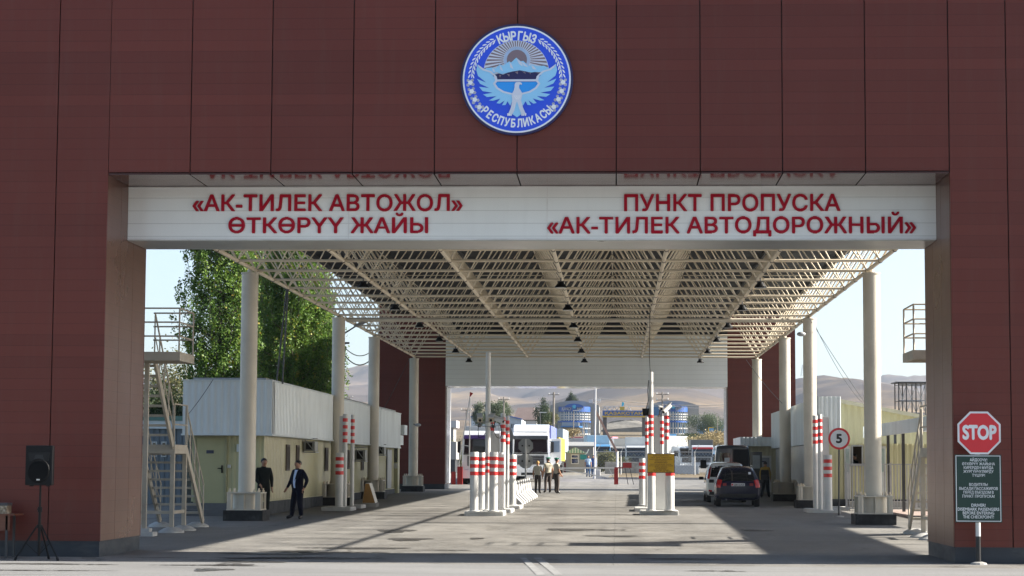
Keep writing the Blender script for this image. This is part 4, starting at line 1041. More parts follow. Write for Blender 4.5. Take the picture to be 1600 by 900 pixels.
part('end_plate', MB().prism([(-.09,.17),(.37,.17),(.15,.87),(.01,.87)], lambda u,v:(u,-1.02,v), lambda u,v:(u,-1.002,v)), M('ochre', (.26,.13,.02), .5), jl)
ft = MB(); 
for yy in (-.8,-.25,.3,.85): ft.box(-.14,.42,yy-.15,yy+.12,-.02,.155)
part('feet', ft, CONC, jl)

# =================================================================== SIGNS
WRET = M('sign_white', (.72,.74,.76), .35); SRED = M('sign_red', (.62,.018,.03), .32, 0, .06); SGREEN = M('sign_green', (.002,.030,.023), .35, 0, .1); SBLACK = M('sign_black', (.01,.01,.012), .4)
q = G(1529, 882); Ys = q.y; S = lambda x, y: P(x, y, Ys)
sg = thing('road_sign', 'red octagonal STOP sign above a dark green driver notice on a black and white pole', 'sign', (q.x, Ys, gz(Ys)))
pb = MB(); z0 = gz(Ys); zA, zB = S(1529, 838).z, S(1529, 645).z
part('pole', MB().tube((q.x, Ys, z0-.1), (q.x, Ys, zA), .045, n=14), SBLACK, sg, world=True, smooth=True)
part('upper_pole', MB().tube((q.x, Ys, zA), (q.x, Ys, zB-.1), .045, n=14), WHITEP, sg, world=True, smooth=True)
oc = S(1529, 676.5); orad = .395
def octo(r): return [(oc.x+r*cos(R_(22.5+45*i)), oc.z+r*sin(R_(22.5+45*i))) for i in range(8)]
cap = lambda d0, d1: (lambda u, v: (u, Ys-d1, v), lambda u, v: (u, Ys-d0, v))
op = part('stop_plate', MB().prism(octo(orad+.025), *cap(.05, .062)), WRET, sg, world=True)
part('red_face', MB().prism(octo(orad-.012), *cap(.062, .066)), SRED, op, world=True)
a, b_ = S(1503, 687), S(1556, 664.5); mb = MB(); text_to(mb, 'STOP', a.x, b_.x, a.z, b_.z-a.z, facing_cam(Ys-.066), .004, .045); part('lettering', mb, WRET, op, world=True)
a, b_ = S(1492, 816), S(1563.5, 710.5)
bd = part('notice_board', MB().box(a.x, b_.x, Ys-.062, Ys-.05, a.z, b_.z), SGREEN, sg, world=True)
fr = MB(); i1, i2 = .018, .03
for x0, x1, zz0, zz1 in ((a.x+i1,b_.x-i1,a.z+i1,a.z+i2),(a.x+i1,b_.x-i1,b_.z-i2,b_.z-i1),(a.x+i1,a.x+i2,a.z+i2,b_.z-i2),(b_.x-i2,b_.x-i1,a.z+i2,b_.z-i2)): fr.box(x0,x1,Ys-.065,Ys-.062,zz0,zz1)
part('border_line', fr, WRET, bd, world=True)
lines = [('АЙДООЧУ!',720.7,27),('ӨТКӨРҮҮ ЖАЙЫНА',726.8,51),('КИРЕРДЕН МУРДА',732.8,46),('ЖҮРГҮНЧҮЛӨРДҮ',738.8,47),('ТҮШҮР!',744.8,20),('ВОДИТЕЛЬ!',759.2,29),('ВЫСАДИ ПАССАЖИРОВ',765.3,60),('ПЕРЕД ВЪЕЗДОМ В',771.2,47),('ПУНКТ ПРОПУСКА!',777.3,50),('DRIVER!',791.5,22),('DISEMBARK PASSENGERS',797.6,65),('BEFORE ENTERING',803.6,49),('THE CHECKPOINT!',809.7,48)]
for t, y, wpx in lines:
    u, v = S(1528-wpx/2, y), S(1528+wpx/2, y); mb = MB(); text_to(mb, t, u.x, v.x, u.z, .052, facing_cam(Ys-.062), .003, .009)
    part('lettering', mb, WRET, bd, world=True)
part('clamp', MB().box(q.x-.09, q.x+.09, Ys-.05, Ys+.05, oc.z-.02, oc.z+.02).box(q.x-.09, q.x+.09, Ys-.05, Ys+.05, a.z+.6, a.z+.64), STEEL, sg, world=True)
part('ground_socket', MB().lathe([(.16,0),(.14,.03),(.07,.05)], (q.x, Ys, gz(Ys)), 12), CONC, sg, world=True)

q = G(1310.5, 808); Y5 = q.y; S5 = lambda x, y: P(x, y, Y5)
s5 = thing('road_sign', 'round white speed limit 5 sign with red rim on a thin dark pole', 'sign', (q.x, Y5, gz(Y5)))
oc = S5(1311, 685.5); r5 = 16.8/(F/Y5)
part('pole', MB().tube((q.x, Y5, gz(Y5)-.1), (oc.x, Y5, oc.z), .028, n=10), DSTEEL, s5, world=True, smooth=True)
circ = lambda r, n=40: [(oc.x+r*cos(2*pi*i/n), oc.z+r*sin(2*pi*i/n)) for i in range(n)]
cap5 = lambda d0, d1: (lambda u, v: (u, Y5-d1, v), lambda u, v: (u, Y5-d0, v))
d5 = part('sign_disc', MB().prism(circ(r5), *cap5(.03,.042)), SRED, s5, world=True)
part('white_face', MB().prism(circ(r5*.80), *cap5(.042,.045)), WRET, d5, world=True)
mb = MB(); u = S5(1306, 692.5); v = S5(1315.5, 678); text_to(mb, '5', u.x, v.x, u.z, v.z-u.z, facing_cam(Y5-.045), .003, .04); part('lettering', mb, SBLACK, d5, world=True)
part('base_pad', MB().lathe([(.17,0),(.16,.03),(.05,.05)], (q.x, Y5, gz(Y5)), 10), CONC, s5, world=True)

Yn = G(1030, 798, .15).y-.35; Sn = lambda x, y: P(x, y, Yn)
a, b_ = Sn(1011.3, 738.8), Sn(1054.3, 709)
ns = thing('notice_sign', 'ochre yellow notice with small dark lettering fixed across two bollards', 'sign', ((a.x+b_.x)/2, Yn, a.z))
YS = M('sign_ochre', (.56,.33,.012), .4, 0, .06)
part('frame', MB().box(a.x, b_.x, Yn-.02, Yn, a.z, b_.z), SBLACK, ns, world=True, bevel=.008)
pn = part('panel', MB().box(a.x+.02, b_.x-.02, Yn-.024, Yn-.0205, a.z+.02, b_.z-.02), YS, ns, world=True)
for t, y, wpx in (('КӨҢҮЛ БУРГУЛА!',713.2,25),('ЧЕК АРА АЙМАГЫ',715.9,32),('ӨТКӨРҮҮ ЖАЙЫНДА СҮРӨТКӨ ТАРТУУГА',718.5,36),('ТЫЮУ САЛЫНАТ',720.8,20),('ВНИМАНИЕ!',723.6,20),('ПОГРАНИЧНАЯ ЗОНА',726.2,33),('ФОТО И ВИДЕОСЪЁМКА В ПУНКТЕ',728.6,37),('ПРОПУСКА ЗАПРЕЩЕНА',730.8,20),('ATTENTION!',733.4,17),('FRONTIER ZONE',735.4,24),('NO PHOTO OR VIDEO',737.3,34)):
    u, v = Sn(1032.7-wpx/2, y), Sn(1032.7+wpx/2, y); mb = MB(); text_to(mb, t, u.x, v.x, u.z, .042 if y in (713.2,723.6,733.4) else .033, facing_cam(Yn-.024), .002, .015)
    part('lettering', mb, M('sign_brown_ink', (.09,.035,.005), .5), pn, world=True)

# signs seen from behind: octagon over a disc
q = G(821.5, 770); Yb = 96.0
Sb = lambda x, y: P(x, y, Yb)
bs = thing('road_sign', 'grey backs of an octagonal and a round sign on one post before the white truck', 'sign', (Sb(821.5, 760).x, Yb, gz(Yb)))
ox = Sb(821.3, 760).x
part('pole', MB().box(ox-.04, ox+.04, Yb-.09, Yb-.03, gz(Yb)-.1, Sb(821, 686).z), WHITEP, bs, world=True)
GB = M('sign_back_grey', (.30,.31,.31), .5, .2, .1)
o1 = Sb(821.5, 696.5); r1 = 12.2/(F/Yb)
capb = (lambda u, v: (u, Yb-.02, v), lambda u, v: (u, Yb, v))
e1 = part('octagon_plate', MB().prism([(o1.x+r1*cos(R_(22.5+45*i)), o1.z+r1*sin(R_(22.5+45*i))) for i in range(8)], *capb), GB, bs, world=True)
o2 = Sb(821.5, 720.5); r2 = 11.6/(F/Yb)
e2 = part('round_plate', MB().prism([(o2.x+r2*cos(2*pi*i/30), o2.z+r2*sin(2*pi*i/30)) for i in range(30)], *capb), GB, bs, world=True)
for e, o_ in ((e1, o1), (e2, o2)):
    for s_ in (-1, 1): part('bolt', MB().tube((o_.x+s_*.16, Yb-.02, o_.z), (o_.x+s_*.16, Yb-.05, o_.z), .04, n=8), BLACKP, e, world=True)
# triangular sign seen edge-on beside the tall posts
Yt = 92.; t0 = P(797, 690, Yt)
ts = thing('road_sign', 'grey back of a triangular sign with red edge behind the tall banded posts', 'sign', (t0.x+.1, Yt, gz(Yt)))
part('pole', MB().tube((t0.x+.1, Yt, gz(Yt)), (t0.x+.1, Yt, t0.z+.3), .03, n=8), STEEL, ts, world=True)
tr_ = [P(796,664,Yt), P(804,684,Yt), P(794,693,Yt)]
part('triangle_plate', MB().prism([(p.x, p.z) for p in tr_], lambda u,v:(u,Yt-.05,v), lambda u,v:(u,Yt-.03,v)), GB, ts, world=True)

# =================================================================== SPEAKER ON TRIPOD, TABLE
q = G(61, 871); Yp = q.y-1.05; px_m = lambda x, y: P(x, y, Yp)
g0 = gz(Yp); cx_ = px_m(60.5, 870).x
tp = thing('speaker_stand', 'black tripod speaker stand in front of the left pier', 'stand', (cx_, Yp, g0))
zt = px_m(60, 757).z
part('pole', MB().tube((cx_, Yp, g0+.08), (cx_, Yp, zt), .018, n=10).tube((cx_, Yp, g0+.08), (cx_, Yp, px_m(60,800).z), .026, n=10), BLACKP, tp, world=True)
part('collar', MB().tube((cx_, Yp, px_m(60,800).z), (cx_, Yp, px_m(60,792).z), .04, n=10).tube((cx_-.05, Yp, px_m(60,796).z),(cx_+.04, Yp, px_m(60,796).z), .014, n=6), BLACKP, tp, world=True)
hz = px_m(60, 822.5).z; part('hub', MB().tube((cx_, Yp, hz-.03), (cx_, Yp, hz+.03), .055, n=10), BLACKP, tp, world=True)
for an in (200, -20, 80):
    e = Vector((cx_+.42*cos(R_(an)), Yp+.42*sin(R_(an)), g0+.02)); s_ = Vector((cx_+.05*cos(R_(an)), Yp+.05*sin(R_(an)), hz))
    lg = part('leg', MB().tube(s_, e, .016, n=8), BLACKP, tp, world=True)
    part('rubber_foot', MB().tube(e+Vector((0,0,-.02)), e+(s_-e)*.06, .024, n=8), BLACKP, lg, world=True)
    md = s_.lerp(e, .5); part('brace', MB().tube(md, (cx_, Yp, g0+.1), .008, n=6), BLACKP, lg, world=True)
a, b_ = px_m(43, 759), px_m(87, 697)
sk = thing('loudspeaker', 'big black loudspeaker on the tripod stand in front of the left pier', 'loudspeaker', ((a.x+b_.x)/2, Yp, a.z+.01))
w2 = (b_.x-a.x)/2; hh = b_.z-a.z
part('cabinet', MB().prism([(-w2,.0),(w2,.0),(w2,hh),(-w2,hh)], lambda u,v:(u,-.18,v), lambda u,v:(u*.72,.2,v)), BLACKP, sk, bevel=.025)
part('woofer_grille', MB().lathe([(.195,0),(.195,.012),(.17,.02),(.01,.03)], (0,0,0), 32), M('grille_black', (.003,.003,.0035), .7, spec=.15), sk).matrix_local = Matrix.Translation((0,-.182,.235)) @ Matrix.Rotation(R_(90),4,'X')
part('horn', MB().prism([(-.17,.44),(.17,.44),(.2,.59),(-.2,.59)], lambda u,v:(u,-.19,v), lambda u,v:(u,-.178,v)), M('horn_black', (.008,.008,.009), .4, spec=.3), sk, bevel=.004)
part('horn_throat', MB().prism([(-.09,.47),(.09,.47),(.06,.55),(-.06,.55)], lambda u,v:(u,-.194,v), lambda u,v:(u,-.1905,v)), SBLACK, sk)
part('badge', MB().box(-.03,.03,-.212,-.204,.09,.115), WHITEP, sk)
for s_ in (-.15,.15): part('foot', MB().box(s_-.03,s_+.03,-.12,-.06,-.02,-.001), BLACKP, sk)
part('arch', MB().path([(.19*cos(t),-.195,.28+.19*sin(t)) for t in [i*pi/12 for i in range(13)]], .012), BLACKP, sk)

Yd = 37.6; a = P(0, 805, Yd); b_ = P(23, 803, Yd)
tb = thing('desk', 'reddish brown wooden desk at the left edge in front of the pier', 'desk', (a.x-.5, Yd+.3, gz(Yd)))
WOOD = M('reddish_wood', (.14,.045,.022), .4, 0, .25, 3, sc3=(1,1,8))
part('desktop', MB().box(b_.x-1.4, b_.x, Yd, Yd+.6, b_.z-.03, b_.z), WOOD, tb, world=True, bevel=.006)
z_ = P(10, 829, Yd).z; part('modesty_panel', MB().box(b_.x-1.3, b_.x-.1, Yd+.04, Yd+.06, z_, b_.z-.031), WOOD, tb, world=True)
for x in (b_.x-.16, b_.x-1.26):
    for y in (Yd+.06, Yd+.52): part('leg', MB().box(x-.02, x+.02, y-.02, y+.02, gz(Yd), b_.z-.03), DSTEEL, tb, world=True)
c_ = P(12, 786, Yd+.2); a0 = P(-6, 803, Yd+.15)
bx = thing('box', 'patterned brown cardboard box standing on the wooden desk', 'box', (c_.x-.1, Yd+.3, b_.z))
CARD, nt, b = nodes('patterned_card'); nt.links.new(ramp(nt, noise_n(nt, 14, 3, .6), [(.42, (.14,.10,.06)), (.55, (.30,.24,.16)), (.62, (.42,.38,.30))]), b.inputs['Base Color'])
part('carton', MB().box(c_.x-.3, c_.x, Yd+.15, Yd+.45, b_.z, c_.z-.05), CARD, bx, world=True)
part('lid', MB().box(c_.x-.31, c_.x+.01, Yd+.14, Yd+.46, c_.z-.049, c_.z), M('lid_dark', (.05,.05,.06), .5), bx, world=True)

# =================================================================== FOLIAGE
def leaf_mat(name, cols, trans=.35):
    m, nt, b = nodes(name); b.inputs['Roughness'].default_value = .55; b.inputs['Specular IOR Level'].default_value = .35
    gi = N(nt, 'ShaderNodeAttribute'); gi.attribute_name = 'tint'
    c = ramp(nt, gi.outputs['Fac'], [(i/(len(cols)-1), c_) for i, c_ in enumerate(cols)])
    nt.links.new(c, b.inputs['Base Color'])
    tr = N(nt, 'ShaderNodeBsdfTranslucent'); nt.links.new(c, tr.inputs[0]); mx = N(nt, 'ShaderNodeMixShader'); mx.inputs[0].default_value = trans
    out = nt.nodes['Material Output']; nt.links.new(b.outputs[0], mx.inputs[1]); nt.links.new(tr.outputs[0], mx.inputs[2]); nt.links.new(mx.outputs[0], out.inputs[0]); return m
POP = leaf_mat('poplar_leaves', [(.05,.10,.018),(.09,.17,.028),(.13,.22,.038),(.16,.25,.04),(.36,.28,.04)])
OLV = leaf_mat('olive_leaves', [(.06,.075,.035),(.11,.12,.055),(.17,.16,.07),(.30,.24,.06)])
DRK = leaf_mat('dark_leaves', [(.02,.035,.015),(.035,.06,.02),(.06,.09,.03)])
SAGE = leaf_mat('sage_leaves', [(.06,.085,.05),(.10,.13,.075),(.15,.175,.10)])
STRAW = leaf_mat('straw_stems', [(.20,.15,.07),(.32,.25,.12),(.42,.34,.18)], .1)
BARK = M('bark', (.10,.085,.065), .9, 0, .3, 6, bmp=.5)
def leaves(name, pts, size, mat, parent, seed, up=.2, tint=None, aspect=.7):
    """pts: Nx3 array local to parent; one mesh of small bent leaf faces"""
    rs = np.random.RandomState(seed); n = len(pts)
    a = rs.normal(size=(n,3)); a[:,2] += up; a /= np.linalg.norm(a,axis=1)[:,None]
    b = np.cross(a, rs.normal(size=(n,3))); b /= np.linalg.norm(b,axis=1)[:,None]
    s = size*(.6+.8*rs.rand(n))[:,None]
    V = np.stack([pts-a*s*.5, pts+b*s*aspect*.5, pts+a*s*.5, pts-b*s*aspect*.5], 1).reshape(-1,3)
    me = bpy.data.meshes.new(name); me.vertices.add(4*n); me.vertices.foreach_set('co', V.ravel())
    me.loops.add(4*n); me.loops.foreach_set('vertex_index', np.arange(4*n)); me.polygons.add(n)
    me.polygons.foreach_set('loop_start', np.arange(n)*4); me.polygons.foreach_set('loop_total', np.full(n,4))
    me.update(); at = me.attributes.new('tint', 'FLOAT', 'FACE')
    t = rs.rand(n)*.7 if tint is None else np.clip(tint+rs.normal(size=n)*.12, 0, 1)
    t[rs.rand(n) < .012] = 1.0; at.data.foreach_set('value', t.astype(np.float32)); me.materials.append(mat)
    o = bpy.data.objects.new(name, me); COL.objects.link(o); o.parent = parent; return o
def poplar(x, y, h, w, label, seed, mat=POP, nl=15000, size=.125, zb=2.0, lean=0, group='poplars beyond the left office'):
    rs = np.random.RandomState(seed); T = thing('poplar_tree', label, 'tree', (x, y, gz(y)), 0, group)
    tr = MB(); tr.tube((0,0,-.3), (lean*.5,0,h*.5), .22, .12, 9).tube((lean*.5,0,h*.5), (lean,0,h*.95), .12, .03, 8)
    P_ = []; TT = []; nb = 300
    for i in range(nb):
        z0 = zb+(h-zb)*.90*(i/nb)**1.0*rs.uniform(.92,1.05); an = rs.rand()*2*pi; f = min(1, (z0-zb)/(h-zb))
        rad = w/2*min(1, f*2.6+.45)*(1-f**1.6*.9)*rs.uniform(.55,1.18); L = rs.uniform(1.4,3.4)*(1-.35*f)
        p0 = np.array([lean*z0/h, 0, z0]); p1 = p0+np.array([cos(an)*rad, sin(an)*rad, L])
        pm = p0*.4+p1*.6+np.array([cos(an)*rad*.22, sin(an)*rad*.22, -L*.2])
        tr.tube(p0, pm, .035, .02, 5, False).tube(pm, p1, .02, .006, 4, False)
        k = int(nl/nb); tq = np.repeat(rs.rand(9)**.6, k//9+1)[:k]; q = np.where(tq[:,None] < .5, p0+(pm-p0)*tq[:,None]*2, pm+(p1-pm)*(tq[:,None]-.5)*2)
        cl = np.repeat(rs.normal(size=(9,3)), k//9+1, 0)[:k]*np.array([.16,.16,.26]); q = q+cl+rs.normal(size=(k,3))*np.array([.085,.085,.15]); P_.append(q); TT.append(np.repeat(.42+rs.normal(size=9)*.2, k//9+1)[:k])
    kc = int(nl*.35); zc = zb+(h-zb)*rs.rand(kc)**.9; fc = (zc-zb)/(h-zb); rc = w/2*np.minimum(1, fc*2.6+.45)*(1-fc**1.6*.9)*np.sqrt(rs.rand(kc))*.85; ac = rs.rand(kc)*2*pi
    P_.append(np.stack([lean*zc/h+rc*np.cos(ac), rc*np.sin(ac), zc+.8], 1)); TT.append(.3+.25*np.sin(zc*2.3+ac*2))
    part('trunk', tr, BARK, T); leaves('crown', np.concatenate(P_), size, mat, T, seed, .4, np.concatenate(TT)); return T
def bush(name, x, y, zb, w, d, h, label, seed, mat, nl=3000, size=.12, cat='tree', trunk=True, group=None, lobes=26):
    rs = np.random.RandomState(seed); T = thing(name, label, cat, (x, y, zb), 0, group)
    tr = MB(); P_ = []; TT = []
    for i in range(lobes):
        v = rs.normal(size=3); v /= np.linalg.norm(v); r = rs.rand()**.45
        c = np.array([v[0]*w/2*r*.85, v[1]*d/2*r*.85, h*(.55+.42*v[2]*r) if trunk else h*(.38+.5*abs(v[2])*r)])
        tr.tube((0,0,0), tuple(c*np.array([.4,.4,.55])), .03*h/3, .02*h/3, 5, False).tube(tuple(c*np.array([.4,.4,.55])), tuple(c), .02*h/3, .006, 4, False)
        k = nl//lobes; q = c+rs.normal(size=(k,3))*np.array([w,d,h])*.085; q[:,2] = np.maximum(q[:,2], .02); P_.append(q); TT.append(np.full(k, .4+rs.normal()*.17))
    part('branches' if not trunk else 'trunk', tr, BARK, T); leaves('foliage' if not trunk else 'crown', np.concatenate(P_), size, mat, T, seed, .3, np.concatenate(TT)); return T
def at(px, Y): p = P(px, 700, Y); return p.x
poplar(at(338,103), 103, 20, 4.3, 'leftmost bright poplar reaching above the left office roof', 1, nl=56000, zb=2.5)
poplar(at(402,124), 124, 21, 4.0, 'dark middle poplar standing behind the front left canopy column', 2, nl=44000, zb=2)
poplar(at(457,110), 110, 17, 5.0, 'rightmost poplar with loose yellowish leaves beside the second canopy column', 3, nl=60000, zb=2)
poplar(at(488,120), 120, 12.5, 4.4, 'lower poplar at the right end of the row, thinning towards the hills', 5, nl=38000, zb=2)
bush('olive_tree', at(262,128), 128, gz(128)+.5, 6.5, 5, 7.6, 'silvery olive tree with yellow tints behind the left stair platform', 11, OLV, 9000, .14)
bush('shrub', at(300,108), 108, gz(108), 6.0, 3.5, 5.8, 'dark green shrub under the poplars behind the office roof', 12, DRK, 8000, .14, cat='shrub', trunk=False)
bush('shrub', at(250,100), 100, gz(100), 5.2, 3.2, 5.6, 'dark shrub filling the gap behind the left staircase', 13, DRK, 8000, .14, cat='shrub', trunk=False)
# trees beyond the far gate
for i, (nm, px, Y, pt, pb, w, mat, lab) in enumerate([
    ('tree', 773, 300, 622, 662, 3.2, SAGE, 'grey green tree left of the mast above the shed roof'),
    ('tree', 785, 305, 625, 664, 3.4, SAGE, 'rounded grey green tree right of the thin mast above the shed'),
    ('tree', 750, 310, 632, 668, 3.0, SAGE, 'lower grey green tree on the left side of the shed'),
    ('tree', 847, 340, 622, 668, 3.0, DRK, 'dark tree right of the brown roofed house'),
    ('tree', 857, 345, 640, 672, 3.4, OLV, 'olive bush against the grey customs block wall'),
    ('tree', 893, 520, 612, 640, 3.0, DRK, 'small dark tree peeping over the left customs block'),
    ('pine_tree', 1104, 300, 640, 686, 6.8, SAGE, 'spreading grey green pine right of the right customs block'),
    ('shrub', 1083, 270, 676, 695, 6.0, DRK, 'dark green shrubs in front of the right customs block'),
    ('shrub', 1070, 262, 680, 697, 3.5, SAGE, 'small green shrub beside the blue box sign'),
    ('dry_bush', 1118, 250, 674, 704, 8.5, STRAW, 'big straw coloured dry bush beside the far right jamb'),
    ('dry_bush', 885, 330, 669, 686, 6.5, STRAW, 'straw coloured dry bush below the left customs entrance'),
    ('shrub', 715, 190, 678, 745, 4.2, OLV, 'greyish olive shrub beside the far left jamb'),
    ('shrub', 953, 196, 704, 742, 3.6, OLV, 'olive shrub growing through the mesh fence'),
    ('shrub', 936, 200, 716, 742, 2.4, OLV, 'low olive shrub left of the fence diagonal'),
    ('shrub', 975, 188, 725, 747, 3.0, STRAW, 'low dry shrub under the red counterweight'),
    ('dry_bush', 1080, 170, 741, 752, 6.5, STRAW, 'dry grass clump along the kerb behind the cars'),
    ('dry_bush', 1125, 172, 741, 753, 5.5, STRAW, 'dry grass clump along the kerb left of the van'),
]):
    a = P(px, pt, Y); b_ = P(px, pb, Y)
    bush(nm, a.x, Y, b_.z, w, w*.8, a.z-b_.z, lab, 30+i, mat, 7000, .15 if Y > 240 else .11, cat='shrub' if nm in ('shrub','dry_bush') else 'tree', trunk=nm in ('tree','pine_tree'), lobes=20)

# =================================================================== BACKGROUND BUILDINGS
BW = M('far_white_wall', (.46,.46,.45), .6, 0, .06, .4); BG_ = M('far_grey_wall', (.30,.295,.28), .7, 0, .07, .3); BBL = M('far_blue', (.03,.10,.36), .4, 0, .08, .6)
BGLASS = M('far_blue_glass', (.03,.13,.28), .15, 0, .3, .8); GOLD = M('gold_paint', (.55,.36,.03), .45); BRROOF = M('brown_roof', (.16,.12,.11), .7, 0, .15, .6)
def customs(px0, px1, bx0, bx1, text, side, label):
    Y = 450.; q = lambda x, y: P(x, y, Y); zb = gz(Y)
    T = thing('customs_building', label, 'building', (q((px0+px1)/2, 690).x, Y, zb))
    a, b_ = q(px0, 690), q(px1, 640); cxm = (px0+px1)/2
    n = 14; top = [(q(px0+(px1-px0)*i/n, 633-8*(1-abs((i/n-.5)*2)**2.2)).x, q(cxm, 633-8*(1-abs((i/n-.5)*2)**2.2)).z) for i in range(n+1)]
    part('main_block', MB().prism([(a.x, zb-2), (b_.x, zb-2)]+top[::-1], lambda u,v:(u,Y+4,v), lambda u,v:(u,Y+22,v)), BG_, T, world=True)
    # curved glazed bay
    cx_ = q((bx0+bx1)/2, 640).x; hw = (q(bx1,640).x-q(bx0,640).x)/2; dep = 3.2
    fn = lambda t: (cx_+hw*sin(t), Y+4-dep*cos(t))
    th = [R_(-78)+R_(156)*i/16 for i in range(17)]; sx_ = hw/(hw*sin(R_(78)))
    def band(z0, z1, off, mat, nm, parent=T):
        mb = MB(); vs = []
        for t in th:
            x, y = cx_+(hw*sx_+off)*sin(t), Y+4-(dep+off)*cos(t); vs += [(x,y,z0),(x,y,z1)]
        mb.add(vs, [(2*i,2*i+2,2*i+3,2*i+1) for i in range(16)])
        mb.add([(cx_+(hw*sx_+off)*sin(t), Y+4-(dep+off)*cos(t), z1) for t in th], [tuple(range(17))])
        return part(nm, mb, mat, parent, world=True)
    Z = lambda y: q((bx0+bx1)/2, y).z
    gl_ = band(Z(688), Z(643), 0, BGLASS, 'glass_bay')
    sb = band(Z(643), Z(635), .15, BBL, 'sign_band')
    fr = MB()
    for i, t in enumerate(th[::1]):
        x, y = cx_+(hw*sx_+.1)*sin(t), Y+4-(dep+.1)*cos(t); w_ = .07 if i % 2 else .15
        fr.box(x-w_, x+w_, y-.05, y+.1, Z(688), Z(643))
    part('mullions', fr, BW, gl_, world=True)
    for y_ in (647, 651, 655, 669, 678): band(Z(y_)-.13, Z(y_)+.13, .12, BW, 'transom', gl_)
    band(Z(660), Z(657.5), .3, BBL, 'blue_spandrel', gl_)
    arc = [(cx_+hw*.62*cos(R_(t)), Z(636.5)+ (Z(630.5)-Z(636.5))*sin(R_(t))) for t in range(0, 181, 15)]
    part('crest', MB().prism(arc, lambda u,v:(u,Y+4-dep-.45,v), lambda u,v:(u,Y+4,v)), BBL, sb, world=True)
    em_ = MB(); ec_ = (cx_, Z(635.5)); em_.prism([(ec_[0]+(.55 if i%2==0 else .3)*cos(2*pi*i/16), ec_[1]+(.55 if i%2==0 else .3)*sin(2*pi*i/16)) for i in range(16)], lambda u,v:(u,Y+4-dep-.55,v), lambda u,v:(u,Y+4-dep-.46,v))
    part('sun_emblem', em_, M('far_cyan', (.08,.42,.62), .4), sb, world=True)
    words = text.split(' '); spans = ((.80, .18), (.2, .62)) if len(words[0]) > 3 else ((.62, .2), (.18, .80))
    spans = [(-.80, -.18), (.2, .62)] if len(words[0]) > 3 else [(-.62, -.2), (.18, .80)]
    for wd, (u0, u1) in zip(words, spans):
        mb = MB(); text_to(mb, wd, cx_+hw*u0, cx_+hw*u1, Z(641.3), .75, facing_cam(Y+4-dep-.22), .08, .03); part('lettering', mb, BW, sb, world=True)
    if side == 0:
        part('entrance_canopy', MB().prism([(cx_-hw*.85, Y-3.5),(cx_+hw*.35, Y-3.5),(cx_+hw*.6, Y+2),(cx_-hw*.85, Y+2)], lambda u,v:(u,v,Z(668)), lambda u,v:(u,v,Z(666))), M('far_blue2', (.05,.17,.42), .4), T, world=True)
        part('entrance_wall', MB().box(cx_-hw*.8, cx_+hw*.3, Y-1, Y+1.5, zb-1, Z(660)), BG_, T, world=True)
    else:
        part('side_wing', MB().box(cx_-hw*1.55, cx_-hw*1.0, Y+1, Y+6, zb-1, Z(636)), BGLASS, T, world=True)
    return T
customs(858, 936, 873, 921, 'ҚАРАСУ БӨП', 0, 'grey customs block with curved blue glass bay left of the blue arch')
customs(1012, 1093, 1030, 1074, 'БӨП ҚАРАСУ', 1, 'grey customs block with curved blue glass bay right of the blue arch')
Y = 436.; q = lambda x, y: P(x, y, Y)
ar = thing('arch_gate', 'blue road arch with gold lettering and gold lower edge between the customs blocks', 'arch', (q(975,690).x, Y, gz(Y)))
a, b_ = q(941.5, 649.5), q(1007.5, 641.5); bb_ = part('blue_band', MB().box(a.x, b_.x, Y, Y+4, a.z, b_.z), BBL, ar, world=True)
part('gold_edge', MB().box(a.x-.1, b_.x+.1, Y-.1, Y+.2, a.z-.32, a.z-.002), GOLD, ar, world=True)
for x0, x1 in ((942, 948), (1003.5, 1008)):
    c0, c1_ = q(x0, 690), q(x1, 652); part('pillar', MB().box(c0.x, c1_.x, Y+.5, Y+3.5, gz(Y)-1, a.z-.33), M('far_dark_pillar', (.10,.09,.085), .7), ar, world=True)
u, v = q(945, 648.6), q(1004, 648.6); mb = MB(); text_to(mb, 'ҚАЗАҚСТАН', u.x, v.x, u.z+.1, .62, facing_cam(Y-.02), .08, .03); part('lettering', mb, GOLD, bb_, world=True)
tr = MB(); z0, z1 = b_.z, b_.z+.9
for i in range(6):
    x = a.x+i*1.0; tr.tube((x,Y+1,z0+.03),(x+.5,Y+1,z1-.1),.07,n=5).tube((x+.5,Y+1,z1-.1),(x+1,Y+1,z0+.03),.07,n=5)
tr.tube((a.x,Y+1,z1),(b_.x,Y+1,z1),.06,n=5); part('roof_truss', tr, BW, ar, world=True)
c0 = q(972, 641); part('gold_crest', MB().box(c0.x-.5, c0.x+.5, Y+.4, Y+.8, c0.z+.02, c0.z+.75).box(c0.x+.1, c0.x+.9, Y+.4, Y+.8, c0.z-.5, c0.z-.02), GOLD, ar, world=True)
fl = q(971.5, 633); fg_ = thing('flag', 'small turquoise flag above the blue road arch', 'flag', (fl.x, Y+2, b_.z))
part('pole', MB().tube((fl.x-.15,Y+2,b_.z+.2),(fl.x+.1,Y+2,fl.z+.9),.04,n=5), BW, fg_, world=True); part('cloth', MB().prism([(fl.x-.12,fl.z-.6),(fl.x+.15,fl.z-.75),(fl.x+.55,fl.z+.55),(fl.x+.1,fl.z+.75)], lambda u,v:(u,Y+1.98,v), lambda u,v:(u,Y+2.02,v)), M('turquoise', (.01,.45,.62), .6), fg_, world=True)
# pale slope behind the arch
SL = dry_mat('gravel_slope', (.20,.185,.16), (.25,.235,.205), (.30,.28,.245), .08, .8)
mb = MB(); pts = [(930,690),(936,672),(942,665),(948,661),(955,658),(962,657),(969,655.5),(977,656.5),(985,655),(993,656.5),(1000,657.5),(1006,661),(1014,666),(1024,690)]
mb.prism([(P(x,y,620).x, P(x,y,620).z-(6 if y == 690 else 0)) for x, y in pts], lambda u,v:(u,620 if v < 14 else 626,v), lambda u,v:(u,680,v)); struct('gravel_slope', mb, SL)
